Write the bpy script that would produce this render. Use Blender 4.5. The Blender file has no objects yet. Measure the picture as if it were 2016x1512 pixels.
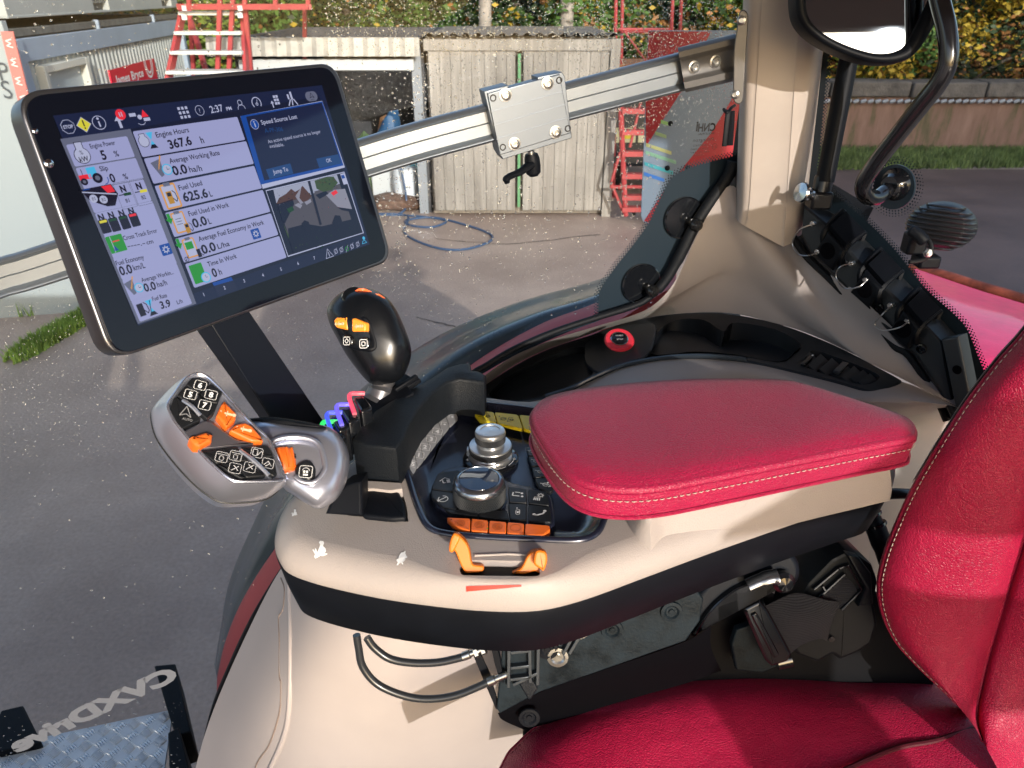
import bpy, bmesh, math, random
from mathutils import Vector as V, Matrix, noise
from mathutils.geometry import delaunay_2d_cdt
from mathutils.bvhtree import BVHTree
random.seed(7)
R = math.radians
sc = bpy.context.scene
COL = sc.collection
# ------------------------------------------------------------------ camera
F = 1450.0; TH = R(28); CAM = V((0, 0, 2.7))
ct, st = math.cos(TH), math.sin(TH)
def ray(px, py):
    x = (px-1008)/F; v = (py-756)/F
    return V((x, ct - v*st, -st - v*ct))
def D(px, py, d): return CAM + ray(px, py)*d
def Z(px, py, z):
    r = ray(px, py); return CAM + r*((z-2.7)/r.z)
def Y(px, py, y):
    r = ray(px, py); return CAM + r*(y/r.y)
def PL(px, py, o, n):
    r = ray(px, py); return CAM + r*((o-CAM).dot(n)/r.dot(n))
GS = .27
GN = V((GS, -1, 0)).normalized()           # side glass normal, towards the cab
GO = V((.35, 1.2, 2))
def G(px, py, off=0.0): return PL(px, py, GO + GN*off, GN)
RO = V((.475, 1.115, 2.3)); RN = V((-.86, -.51, 0)).normalized()   # rear corner glass
def RG(px, py, off=0.0): return PL(px, py, RO + RN*off, RN)
cam = bpy.data.cameras.new('camera'); camo = bpy.data.objects.new('camera', cam); COL.objects.link(camo)
camo.location = CAM; camo.rotation_euler = (R(90)-TH, 0, 0)
cam.sensor_width = 36; cam.lens = 36*F/2016; cam.clip_start = .02; cam.clip_end = 600
sc.camera = camo
cam.dof.use_dof = True; cam.dof.focus_distance = .9; cam.dof.aperture_fstop = 14
# ------------------------------------------------------------------ materials
MATS = {}
def M(name, c=(.5,.5,.5), rough=.5, metal=0, spec=.5, coat=0, bump=None, var=0, vscale=6, em=None, ems=1, sheen=0, trans=0, ior=1.45, crough=.1, rvar=0, alpha=None):
    if name in MATS: return MATS[name]
    m = bpy.data.materials.new(name); m.use_nodes = True; nt = m.node_tree; N = nt.nodes; L = nt.links
    b = N['Principled BSDF']
    b.inputs['Base Color'].default_value = (*c, 1); b.inputs['Roughness'].default_value = rough
    b.inputs['Metallic'].default_value = metal; b.inputs['Specular IOR Level'].default_value = spec
    b.inputs['Sheen Weight'].default_value = sheen; b.inputs['Sheen Roughness'].default_value = .45; b.inputs['Coat Weight'].default_value = coat; b.inputs['Coat Roughness'].default_value = crough
    b.inputs['Transmission Weight'].default_value = trans; b.inputs['IOR'].default_value = ior
    if em: b.inputs['Emission Color'].default_value = (*em, 1); b.inputs['Emission Strength'].default_value = ems
    tc = N.new('ShaderNodeTexCoord')
    if var or rvar:
        nz = N.new('ShaderNodeTexNoise'); nz.inputs['Scale'].default_value = vscale; nz.inputs['Detail'].default_value = 6; nz.inputs['Roughness'].default_value = .62
        L.new(tc.outputs['Object'], nz.inputs['Vector'])
        if var:
            mr = N.new('ShaderNodeMapRange'); mr.inputs[1].default_value = .3; mr.inputs[2].default_value = .7; mr.inputs[3].default_value = 1-var; mr.inputs[4].default_value = 1+var
            L.new(nz.outputs['Fac'], mr.inputs[0])
            mx = N.new('ShaderNodeVectorMath'); mx.operation = 'SCALE'; mx.inputs[0].default_value = c
            L.new(mr.outputs[0], mx.inputs['Scale']); L.new(mx.outputs[0], b.inputs['Base Color'])
        if rvar:
            m2 = N.new('ShaderNodeMapRange'); m2.inputs[1].default_value = .3; m2.inputs[2].default_value = .7; m2.inputs[3].default_value = max(.02, rough-rvar); m2.inputs[4].default_value = rough+rvar
            L.new(nz.outputs['Fac'], m2.inputs[0]); L.new(m2.outputs[0], b.inputs['Roughness'])
    if bump:
        kind, scale, strength, dist = bump
        bp = N.new('ShaderNodeBump'); bp.inputs['Strength'].default_value = strength; bp.inputs['Distance'].default_value = dist
        if kind.startswith('leather'):
            # pebbled grain: warped cells plus long fine creases
            nw = N.new('ShaderNodeTexNoise'); nw.inputs['Scale'].default_value = scale*.35; L.new(tc.outputs['Object'], nw.inputs['Vector'])
            va = N.new('ShaderNodeVectorMath'); va.operation = 'MULTIPLY_ADD'; va.inputs[1].default_value = (1.0/scale,)*3
            L.new(nw.outputs['Color'], va.inputs[0]); L.new(tc.outputs['Object'], va.inputs[2])
            vo = N.new('ShaderNodeTexVoronoi'); vo.feature = 'DISTANCE_TO_EDGE'; vo.inputs['Scale'].default_value = scale; L.new(va.outputs[0], vo.inputs['Vector'])
            me_ = N.new('ShaderNodeMapRange'); me_.interpolation_type = 'SMOOTHSTEP'; me_.inputs[1].default_value = 0; me_.inputs[2].default_value = .22; L.new(vo.outputs['Distance'], me_.inputs[0])
            v2 = N.new('ShaderNodeTexVoronoi'); v2.feature = 'DISTANCE_TO_EDGE'; v2.inputs['Scale'].default_value = scale*.13; L.new(va.outputs[0], v2.inputs['Vector'])
            m2_ = N.new('ShaderNodeMapRange'); m2_.interpolation_type = 'SMOOTHSTEP'; m2_.inputs[2].default_value = .05; m2_.inputs[4].default_value = .5; L.new(v2.outputs['Distance'], m2_.inputs[0])
            n2 = N.new('ShaderNodeTexNoise'); n2.inputs['Scale'].default_value = 20; n2.inputs['Detail'].default_value = 4
            if kind == 'leather_worn': n2.inputs['Scale'].default_value = 16; n2.inputs['Distortion'].default_value = 2.2; n2.inputs['Detail'].default_value = 6
            L.new(tc.outputs['Object'], n2.inputs['Vector'])
            m3_ = N.new('ShaderNodeMath'); m3_.operation = 'MULTIPLY_ADD'; m3_.inputs[1].default_value = 7 if kind == 'leather_worn' else 1.5; L.new(n2.outputs['Fac'], m3_.inputs[0]); L.new(me_.outputs[0], m3_.inputs[2])
            ma = N.new('ShaderNodeMath'); ma.operation = 'ADD'; L.new(m3_.outputs[0], ma.inputs[0]); L.new(m2_.outputs[0], ma.inputs[1])
            L.new(ma.outputs[0], bp.inputs['Height'])
        elif kind == 'weave':
            for ax, sc_ in ((0, scale), (2, scale*.55)):
                wv_ = N.new('ShaderNodeTexWave'); wv_.inputs['Scale'].default_value = sc_; wv_.bands_direction = 'XYZ'[ax]; L.new(tc.outputs['Object'], wv_.inputs['Vector'])
                if ax == 0: first = wv_
            mm_ = N.new('ShaderNodeMath'); mm_.operation = 'ADD'; L.new(first.outputs['Fac'], mm_.inputs[0]); L.new(wv_.outputs['Fac'], mm_.inputs[1]); L.new(mm_.outputs[0], bp.inputs['Height'])
        else:
            n3 = N.new('ShaderNodeTexNoise'); n3.inputs['Scale'].default_value = scale; n3.inputs['Detail'].default_value = 4
            if kind == 'brushed':
                mp = N.new('ShaderNodeMapping'); mp.inputs['Scale'].default_value = (.05, 1, 1); L.new(tc.outputs['Object'], mp.inputs['Vector']); L.new(mp.outputs[0], n3.inputs['Vector'])
            else: L.new(tc.outputs['Object'], n3.inputs['Vector'])
            L.new(n3.outputs['Fac'], bp.inputs['Height'])
        L.new(bp.outputs[0], b.inputs['Normal'])
    MATS[name] = m; return m
beige = M('beige_plastic', (.375,.325,.30), .46, spec=.35, var=.05, vscale=5, bump=('noise', 900, .12, .0006), rvar=.06)
beigeL = M('beige_grained', (.345,.305,.283), .47, bump=('leather', 420, .32, .0004), var=.04)
blackp = M('black_plastic', (.004,.005,.0075), .5, spec=.16, bump=('noise', 1500, .25, .0004), var=.2, vscale=20)
blackg = M('black_grained', (.007,.009,.012), .5, spec=.25, bump=('leather', 420, .4, .0004))
blackgl = M('black_gloss', (.006,.007,.009), .12, coat=.5)
blacks = M('black_satin', (.010,.011,.014), .3)
rubber = M('rubber', (.006,.006,.007), .6, spec=.25)
casting = M('dusty_casting', (.007,.012,.016), .5, spec=.18, var=.5, vscale=40, bump=('noise', 300, .5, .0006), rvar=.15)
leather = M('red_leather', (.31,.007,.046), .43, spec=.45, bump=('leather', 360, .55, .0005), var=.10, vscale=10, rvar=.06, sheen=.10)
leatherw = M('red_leather_worn', (.34,.006,.040), .42, spec=.4, bump=('leather_worn', 350, .62, .0005), var=.16, vscale=7, rvar=.09, sheen=.04)
stitch = M('stitch_thread', (.45,.36,.30), .8)
silver = M('silver_paint', (.50,.52,.61), .29, metal=.82, coat=.3)
chrome = M('chrome', (.75,.76,.78), .12, metal=1)
steel = M('zinc_steel', (.5,.5,.48), .3, metal=1, var=.15, vscale=60)
alu = M('brushed_aluminium', (.27,.30,.33), .38, metal=.85, bump=('brushed', 700, .25, .0003), rvar=.05)
castgrey = M('grey_casting', (.13,.125,.12), .42, metal=.5, bump=('noise', 900, .3, .0004))
orange = M('orange_button', (.70,.135,.016), .38, coat=.2)
orangel = M('orange_lever', (.66,.165,.010), .4)
yellow = M('yellow_button', (.80,.62,.02), .4)
greyb = M('grey_button', (.27,.27,.28), .35, metal=.3)
darkb = M('dark_button', (.010,.011,.013), .35)
panelm = M('dark_metallic_panel', (.018,.022,.042), .25, metal=.35, coat=.7, bump=('noise', 2500, .15, .0003))
white = M('white_print', (.8,.8,.8), .5)
printk = M('black_print', (.01,.01,.01), .5)
printg = M('grey_print', (.60,.60,.62), .5)
red_paint = M('red_paint', (.50,.05,.05), .55, coat=.1, crough=.3, var=.06, vscale=4)
redpr = M('red_print', (.65,.03,.015), .5)
# ------------------------------------------------------------------ mesh builder
class MB:
    def __init__(s): s.v = []; s.f = []; s.m = []; s.mi = 0
    def add(s, vs, fs, mi=None):
        o = len(s.v); s.v += [V(p) for p in vs]
        s.f += [tuple(o+i for i in f) for f in fs]; s.m += [s.mi if mi is None else mi]*len(fs)
    def build(s, name, mats, parent=None, angle=38, bevel=0, smooth=True, merge=0):
        if not isinstance(mats, (list, tuple)): mats = [mats]
        base = V(parent['_w']) if parent is not None and '_w' in parent else V((0,0,0))
        me = bpy.data.meshes.new(name); me.from_pydata([p-base for p in s.v], [], s.f); 
        for m in mats: me.materials.append(m)
        me.polygons.foreach_set('material_index', s.m)
        me.update()
        if merge:
            bm = bmesh.new(); bm.from_mesh(me); bmesh.ops.remove_doubles(bm, verts=bm.verts, dist=merge); bmesh.ops.recalc_face_normals(bm, faces=bm.faces); bm.to_mesh(me); bm.free()
        if smooth:
            me.shade_smooth(); me.set_sharp_from_angle(angle=R(angle))
        o = bpy.data.objects.new(name, me); COL.objects.link(o)
        if parent is not None: o.parent = parent; o['_w'] = list(base)
        if bevel:
            b = o.modifiers.new('b', 'BEVEL'); b.width = bevel; b.segments = 2; b.limit_method = 'ANGLE'; b.angle_limit = R(40); b.harden_normals = False
        return o
def thing(name, label, cat, loc=(0,0,0), group=None):
    o = bpy.data.objects.new(name, None); COL.objects.link(o); o.location = loc; o['_w'] = list(loc); o.empty_display_size = .05
    o['label'] = label; o['category'] = cat
    if group: o['group'] = group
    return o
def tag(o, label=None, cat=None, group=None, kind=None):
    for k, x in (('label', label), ('category', cat), ('group', group), ('kind', kind)):
        if x: o[k] = x
    return o
def cr(pts, n=6, closed=False):
    """Catmull-Rom through points"""
    pts = [V(p) for p in pts]; out = []; k = len(pts)
    rng = range(k if closed else k-1)
    for i in rng:
        if closed: p0, p1, p2, p3 = pts[(i-1)%k], pts[i], pts[(i+1)%k], pts[(i+2)%k]
        else:
            p1, p2 = pts[i], pts[i+1]; p0 = pts[i-1] if i else p1*2-p2; p3 = pts[i+2] if i+2 < k else p2*2-p1
        for j in range(n):
            t = j/n; out.append(.5*((2*p1)+(p2-p0)*t+(2*p0-5*p1+4*p2-p3)*t*t+(3*p1-p0-3*p2+p3)*t**3))
    if not closed: out.append(pts[-1])
    return out
def rnd(pts, r=.3, n=4):
    """round the corners of a closed polygon: r is the fraction of each side that is cut, or metres when a tuple (m,)"""
    out = []; k = len(pts); pts = [V(p) for p in pts]
    for i in range(k):
        a, b, c = pts[i-1], pts[i], pts[(i+1)%k]
        if isinstance(r, tuple):
            ra = min(r[0]/max((a-b).length, 1e-9), .48); rc = min(r[0]/max((c-b).length, 1e-9), .48)
        else: ra = rc = r
        p, q = b.lerp(a, ra), b.lerp(c, rc)
        for j in range(n+1):
            t = j/n; out.append((p.lerp(b, t)).lerp(b.lerp(q, t), t))
    return out
def basis(n):
    n = V(n).normalized(); a = V((1,0,0)) if abs(n.x) < .8 else V((0,1,0))
    u = (a - n*a.dot(n)).normalized(); return u, n.cross(u), n
def loft(mb, rings, closed=True, cap0=False, cap1=False, mi=None):
    k = len(rings[0]); vs = [p for r in rings for p in r]; fs = []
    for i in range(len(rings)-1):
        for j in range(k if closed else k-1):
            a = i*k+j; b = i*k+(j+1) % k; fs.append((a, b, b+k, a+k))
    if cap0: fs.append(tuple(range(k-1, -1, -1)))
    if cap1: fs.append(tuple((len(rings)-1)*k+j for j in range(k)))
    mb.add(vs, fs, mi)
def sheet(mb, rows, nu=8, nv=8, mi=None, thick=None):
    rr = [cr(r, nu) for r in rows]; cols = len(rr[0])
    cc = [cr([r[j] for r in rr], nv) for j in range(cols)]
    g = [[cc[j][i] for j in range(cols)] for i in range(len(cc[0]))]
    loft(mb, g, closed=False, mi=mi)
    if thick is not None:
        t = V(thick); g2 = [[p+t for p in r] for r in g]; o = len(mb.v)
        loft(mb, [r[::-1] for r in g2], closed=False, mi=mi)
        b = [g[0], g2[0]]; loft(mb, b, closed=False, mi=mi); loft(mb, [g2[-1], g[-1]], closed=False, mi=mi)
        loft(mb, [[r[0] for r in g2], [r[0] for r in g]], closed=False, mi=mi); loft(mb, [[r[-1] for r in g], [r[-1] for r in g2]], closed=False, mi=mi)
def tube(mb, pts, r, seg=10, cap=True, closed=False, flat=1, up=None, mi=None, n=0):
    if n: pts = cr(pts, n, closed)
    pts = [V(p) for p in pts]; k = len(pts); rings = []; prev = None
    for i, p in enumerate(pts):
        if closed: t = pts[(i+1)%k]-pts[i-1]
        else: t = pts[min(i+1,k-1)]-pts[max(i-1,0)]
        t.normalize()
        if prev is None:
            a = V(up) if up is not None else (V((0,0,1)) if abs(t.z) < .9 else V((1,0,0)))
        else: a = prev
        u = (a-t*a.dot(t)).normalized(); w = t.cross(u); prev = u
        rad = r[int(round(i*(len(r)-1)/max(k-1,1)))] if isinstance(r, (list,tuple)) else r
        rings.append([p+(u*math.cos(q)*flat+w*math.sin(q))*rad for q in (2*math.pi*j/seg for j in range(seg))])
    if closed: rings.append(rings[0])
    loft(mb, rings, cap0=cap and not closed, cap1=cap and not closed, mi=mi)
def lathe(mb, o, axis, prof, seg=32, mi=None, cap=True, ell=1, up=None):
    u, w, n = basis(axis); o = V(o)
    if up is not None:
        u = (V(up)-n*V(up).dot(n)).normalized(); w = n.cross(u)
    rings = [[o+n*h+(u*math.cos(q)+w*math.sin(q)*ell)*r for q in (2*math.pi*j/seg for j in range(seg))] for r, h in prof]
    loft(mb, rings, cap0=cap, cap1=cap, mi=mi)
def box(mb, c, s, ax=None, mi=None):
    c = V(c); X, Yv, Zv = ax if ax else (V((1,0,0)), V((0,1,0)), V((0,0,1)))
    vs = [c+X*(i*s[0]/2)+Yv*(j*s[1]/2)+Zv*(k*s[2]/2) for i in (-1,1) for j in (-1,1) for k in (-1,1)]
    mb.add(vs, [(0,1,3,2),(4,6,7,5),(0,4,5,1),(2,3,7,6),(0,2,6,4),(1,5,7,3)], mi)
def bar(mb, a, b, w, h, up=(0,0,1), mi=None):
    a, b = V(a), V(b); t = (b-a).normalized(); u = V(up); u = (u-t*u.dot(t))
    if u.length < 1e-4: u = V((1,0,0))-t*t.x
    u.normalize(); s = t.cross(u); box(mb, (a+b)/2, ((b-a).length, w, h), (t, s, u), mi)
def inset2(P, d):
    k = len(P); out = []
    for i in range(k):
        a, b, c = P[i-1], P[i], P[(i+1)%k]
        e1 = (b-a); e2 = (c-b)
        if e1.length < 1e-9 or e2.length < 1e-9: out.append(b.copy()); continue
        e1.normalize(); e2.normalize(); n1 = V((-e1.y, e1.x)); n2 = V((-e2.y, e2.x)); m = n1+n2
        if m.length < 1e-6: m = n1
        m.normalize(); s = max(m.dot(n1), .5); out.append(b+m*(d/s))
    return out
def slab(mb, pts, n, thick, r=.001, seg=3, crown=0, cr_r=.02, grid=0, holes=(), mi=None, bottom=True, hole_depth=.01, flare=0):
    """plate with rounded top edge; pts in 3D on the top plane, n the outward normal"""
    u, w, n = basis(n); o = V(pts[0])
    P = [V(((V(p)-o).dot(u), (V(p)-o).dot(w))) for p in pts]
    hs = [(V(p)-o).dot(n) for p in pts]
    area = sum(P[i-1].x*P[i].y-P[i].x*P[i-1].y for i in range(len(P)))
    if area < 0: P.reverse(); hs.reverse()
    def W(q, h): return o+u*q.x+w*q.y+n*h
    rings = [(inset2(P, -flare), -thick), (P, -r)]
    for i in range(1, seg+1):
        a = i/seg*math.pi/2; rings.append((inset2(P, r*(1-math.cos(a))), -r+r*math.sin(a)))
    loft(mb, [[W(q, h+hs[i]) for i, q in enumerate(ps)] for ps, h in rings], mi=mi)
    if bottom: mb.add([W(q, -thick+hs[i]) for i, q in enumerate(rings[0][0])], [tuple(range(len(P)-1, -1, -1))], mi)
    T = rings[-1][0]
    if not crown and not holes:
        mb.add([W(q, hs[i]) for i, q in enumerate(T)], [tuple(range(len(T)))], mi); return
    vs = [V(q) for q in T]; ed = [(i, (i+1) % len(T)) for i in range(len(T))]
    H2 = []
    for h in holes:
        hp = [V(((V(p)-o).dot(u), (V(p)-o).dot(w))) for p in h]; s0 = len(vs); vs += hp; ed += [(s0+i, s0+(i+1) % len(hp)) for i in range(len(hp))]; H2.append(hp)
    def inside(q, poly):
        c = False; k = len(poly)
        for i in range(k):
            a, b = poly[i-1], poly[i]
            if (a.y > q.y) != (b.y > q.y) and q.x < (b.x-a.x)*(q.y-a.y)/(b.y-a.y)+a.x: c = not c
        return c
    def dist(q, poly):
        m = 1e9
        for i in range(len(poly)):
            a, b = poly[i-1], poly[i]; e = b-a; l = e.length_squared
            t = 0 if l == 0 else max(0, min(1, (q-a).dot(e)/l)); m = min(m, (q-(a+e*t)).length)
        return m
    if grid:
        x0, x1 = min(q.x for q in T), max(q.x for q in T); y0, y1 = min(q.y for q in T), max(q.y for q in T)
        nx, ny = int((x1-x0)/grid), int((y1-y0)/grid)
        for i in range(1, nx+1):
            for j in range(1, ny+1):
                q = V((x0+(i+(j%2)*.5)*grid, y0+j*grid))
                if inside(q, T) and dist(q, T) > grid*.4 and not any(inside(q, h) or dist(q, h) < grid*.4 for h in H2): vs.append(q)
    ov, oe, of, *_ = delaunay_2d_cdt(vs, ed, [], 1, 1e-7)
    fs = []
    for f in of:
        c = sum((ov[i] for i in f), V((0,0)))/len(f)
        if inside(c, T) and not any(inside(c, h) for h in H2): fs.append(tuple(f))
    def hh(q):
        if not crown: return 0
        d = min(1, dist(q, T)/cr_r); return crown*math.sqrt(max(0, 1-(1-d)**2))
    def hb(q):  # base height by inverse distance
        if max(hs)-min(hs) < 1e-6: return hs[0]
        a = b = 0
        for i, t in enumerate(T):
            ww = 1/((q-t).length_squared+1e-6)**1.5; a += ww*hs[i]; b += ww
        return a/b
    # orient up
    mb.add([W(q, hh(q)+hb(q)) for q in ov], fs, mi)
    for h in H2:
        ar = sum(h[i-1].x*h[i].y-h[i].x*h[i-1].y for i in range(len(h)))
        hp = h if ar < 0 else h[::-1]
        loft(mb, [[W(q, hb(q)-hole_depth) for q in hp], [W(q, hb(q)) for q in hp]], mi=mi)
def ppts(lst, z): return [Z(x, y, z) for x, y in lst]
def rect2(a, b): return [(a[0],a[1]),(b[0],a[1]),(b[0],b[1]),(a[0],b[1])]
# ---- text and flat marks
_TC = {}
def glyphs(s, bold=0.0):
    k = (s, bold)
    if k not in _TC:
        cu = bpy.data.curves.new('t', 'FONT'); cu.body = s; cu.size = 1; cu.offset = bold; cu.resolution_u = 3
        o = bpy.data.objects.new('t', cu); COL.objects.link(o); dg = bpy.context.evaluated_depsgraph_get(); me = bpy.data.meshes.new_from_object(o.evaluated_get(dg))
        vs = [V((v.co.x, v.co.y)) for v in me.vertices]; fs = [tuple(p.vertices) for p in me.polygons]
        bpy.data.objects.remove(o); bpy.data.curves.remove(cu); bpy.data.meshes.remove(me)
        if vs:
            x0, x1 = min(v.x for v in vs), max(v.x for v in vs)
        else: x0, x1 = 0, 1
        _TC[k] = (vs, fs, x0, x1)
    return _TC[k]
class Canvas:
    """flat marks in a plane: o origin, u right, w up, n towards the viewer; units metres"""
    def __init__(s, mb, o, u, w, n=None, eps=.00025):
        s.mb, s.o, s.u, s.w = mb, V(o), V(u).normalized(), V(w).normalized(); s.n = V(n).normalized() if n is not None else s.u.cross(s.w).normalized(); s.eps = eps; s.L = 1
    def P(s, x, y): return s.o+s.u*x+s.w*y+s.n*(s.eps*s.L)
    def poly(s, pts, mi): s.mb.add([s.P(*p) for p in pts], [tuple(range(len(pts)))], mi)
    def rect(s, x0, y0, x1, y1, mi): s.poly([(x0,y0),(x1,y0),(x1,y1),(x0,y1)], mi)
    def rrect(s, x0, y0, x1, y1, r, mi, line=None):
        q = []
        for cx, cy, a0 in ((x1-r,y1-r,0),(x0+r,y1-r,90),(x0+r,y0+r,180),(x1-r,y0+r,270)):
            for j in range(5): a = R(a0+j*22.5); q.append((cx+r*math.cos(a), cy+r*math.sin(a)))
        if line: s.stroke(q+[q[0]], line, mi)
        else: s.poly(q, mi)
    def circ(s, x, y, r, mi, n=20, a0=0): s.poly([(x+r*math.cos(R(a0)+2*math.pi*j/n), y+r*math.sin(R(a0)+2*math.pi*j/n)) for j in range(n)], mi)
    def ring(s, x, y, r, lw, mi, n=20, a0=0, a1=360):
        k = max(3, int(n*(a1-a0)/360)); s.stroke([(x+r*math.cos(R(a0+(a1-a0)*j/k)), y+r*math.sin(R(a0+(a1-a0)*j/k))) for j in range(k+1)], lw, mi)
    def stroke(s, pts, lw, mi):
        for (x0,y0), (x1,y1) in zip(pts, pts[1:]):
            dx, dy = x1-x0, y1-y0; l = math.hypot(dx, dy) or 1; nx, ny = -dy/l*lw/2, dx/l*lw/2; ex, ey = dx/l*lw*.25, dy/l*lw*.25
            s.poly([(x0+nx-ex,y0+ny-ey),(x0-nx-ex,y0-ny-ey),(x1-nx+ex,y1-ny+ey),(x1+nx+ex,y1+ny+ey)], mi)
    def text(s, t, x0, y0, h, mi, w=None, bold=0, x1=None, y1=None, mirror=False, align='l'):
        """cap height h, baseline from (x0,y0); fitted to end at (x1,y1) or to width w"""
        vs, fs, a, b = glyphs(t, bold); k = h/.70
        if x1 is not None:
            dx, dy = x1-x0, y1-y0; l = math.hypot(dx, dy); ex, ey = dx/l, dy/l; kx = l/(b-a)
        else: ex, ey = 1, 0; kx = (w/(b-a)) if w else k*.88
        sx = 0 if align == 'l' else -(b-a)*kx*(.5 if align == 'c' else 1)
        if align == 'c': y0 -= h/2
        sg = -1 if mirror else 1
        out = []
        for v in vs:
            X = ((v.x-a)*kx+sx)*sg; Yy = v.y*k; out.append(s.P(x0+ex*X-ey*Yy, y0+ey*X+ex*Yy))
        s.mb.add(out, fs if not mirror else [f[::-1] for f in fs], mi)
# ================================================================== WORLD AND LIGHT
LD = V((-.36, 1, -.335)).normalized()
w = bpy.data.worlds.new('World'); sc.world = w; w.use_nodes = True
nt = w.node_tree; bg = nt.nodes['Background']; sky = nt.nodes.new('ShaderNodeTexSky'); sky.sky_type = 'NISHITA'; sky.sun_disc = False
el = math.asin(-LD.z); az = math.atan2(-LD.x, -LD.y)
sky.sun_elevation = el; sky.sun_rotation = az; sky.air_density = .9; sky.dust_density = 2.2; sky.ozone_density = .6
nt.links.new(sky.outputs[0], bg.inputs[0]); bg.inputs[1].default_value = .15
sl = bpy.data.lights.new('sun', 'SUN'); so = bpy.data.objects.new('sun', sl); COL.objects.link(so)
sl.energy = 2.0; sl.angle = R(.6); sl.color = (1, .955, .90)
so.rotation_euler = LD.to_track_quat('-Z', 'Y').to_euler()
sc.view_settings.view_transform = 'Standard'; sc.view_settings.look = 'None'; sc.view_settings.exposure = 1.1; sc.view_settings.gamma = 1
sc.cycles.max_bounces = 10; sc.cycles.transparent_max_bounces = 16; sc.cycles.transmission_bounces = 8
sc.cycles.caustics_reflective = False; sc.cycles.caustics_refractive = False; sc.cycles.use_denoising = True; sc.cycles.sample_clamp_indirect = 6
# ================================================================== GROUND
def ground_mat(name, c1, c2, rough, bs, bst, specks=True, dark=None):
    m = bpy.data.materials.new(name); m.use_nodes = True; nt = m.node_tree; N = nt.nodes; L = nt.links; b = N['Principled BSDF']
    tc = N.new('ShaderNodeTexCoord')
    a = N.new('ShaderNodeTexNoise'); a.inputs['Scale'].default_value = .55; a.inputs['Detail'].default_value = 8; a.inputs['Roughness'].default_value = .65; L.new(tc.outputs['Object'], a.inputs['Vector'])
    r = N.new('ShaderNodeValToRGB'); r.color_ramp.elements[0].position = .38; r.color_ramp.elements[0].color = (*c1,1); r.color_ramp.elements[1].position = .62; r.color_ramp.elements[1].color = (*c2,1)
    L.new(a.outputs['Fac'], r.inputs[0])
    s = N.new('ShaderNodeTexNoise'); s.inputs['Scale'].default_value = bs; s.inputs['Detail'].default_value = 3; L.new(tc.outputs['Object'], s.inputs['Vector'])
    mr = N.new('ShaderNodeMapRange'); mr.inputs[1].default_value = .3; mr.inputs[2].default_value = .75; mr.inputs[3].default_value = .86; mr.inputs[4].default_value = 1.14; L.new(s.outputs['Fac'], mr.inputs[0])
    mx = N.new('ShaderNodeVectorMath'); mx.operation = 'SCALE'; L.new(r.outputs[0], mx.inputs[0]); L.new(mr.outputs[0], mx.inputs['Scale']); L.new(mx.outputs[0], b.inputs['Base Color'])
    rr = N.new('ShaderNodeMapRange'); rr.inputs[3].default_value = rough-.18; rr.inputs[4].default_value = rough+.1; L.new(a.outputs['Fac'], rr.inputs[0]); L.new(rr.outputs[0], b.inputs['Roughness'])
    bp = N.new('ShaderNodeBump'); bp.inputs['Strength'].default_value = bst; bp.inputs['Distance'].default_value = .01; L.new(s.outputs['Fac'], bp.inputs['Height']); L.new(bp.outputs[0], b.inputs['Normal'])
    return m
asph = ground_mat('damp_asphalt', (.29,.215,.18), (.43,.33,.275), .52, 45, .25)
mb = MB(); mb.add([(-90,-30,0),(90,-30,0),(90,160,0),(-90,160,0)], [(0,1,2,3)]); g = mb.build('asphalt_yard', asph, smooth=False); g['kind'] = 'structure'
trk = ground_mat('red_ash_track', (.12,.078,.070), (.19,.125,.11), .62, 60, .35)
mb = MB(); mb.add([V((x, y, .004)) for x, y in ((3.2,5.5),(3.6,8),(3.9,11),(4.0,13.0),(22,12.8),(22,3),(3.0,3))], [tuple(range(7))]); o = mb.build('ash_track', trk, smooth=False); o['kind'] = 'structure'
# cracks and repair seams, a thin dark sheet
def ribbon(mb, pts, w, z, jit=.0):
    pts = cr(pts, 8)
    L_, R_ = [], []
    for i, p in enumerate(pts):
        t = (pts[min(i+1, len(pts)-1)]-pts[max(i-1, 0)]).normalized(); n = V((-t.y, t.x, 0)); a = w*(.6+.8*random.random())
        q = V((p.x+random.uniform(-jit, jit), p.y+random.uniform(-jit, jit), z)); L_.append(q+n*a/2); R_.append(q-n*a/2)
    loft(mb, [L_, R_], closed=False)
crk = MB()
ribbon(crk, [Z(1330,420,0), Z(1300,470,0), Z(1240,540,0), Z(1190,600,0)], .03, .004, .02)
ribbon(crk, [Z(820,625,0), Z(900,645,0), Z(960,660,0)], .02, .004, .01)
ribbon(crk, [Z(860,470,0), Z(1000,480,0), Z(1180,462,0)], .025, .004, .02)
o = crk.build('ground_cracks', M('crack_dark', (.11,.09,.08), .8), smooth=False); o['kind'] = 'structure'
# far bank
mb = MB(); rows = []
for j, (yy, z) in enumerate(((19.5,-.02),(22,.6),(27,2.8),(36,6),(60,9),(110,10))):
    rows.append([V((x, yy+(0 if x < 2 else 1.5), z+noise.noise(V((x*.2, yy, 3)))*.5*(j>0))) for x in range(-70, 75, 5)])
loft(mb, rows, closed=False); o = mb.build('wooded_bank', M('bank_earth', (.022,.030,.012), .9, var=.5, vscale=2, bump=('noise', 6, 1, .2))); o['kind'] = 'structure'
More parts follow.
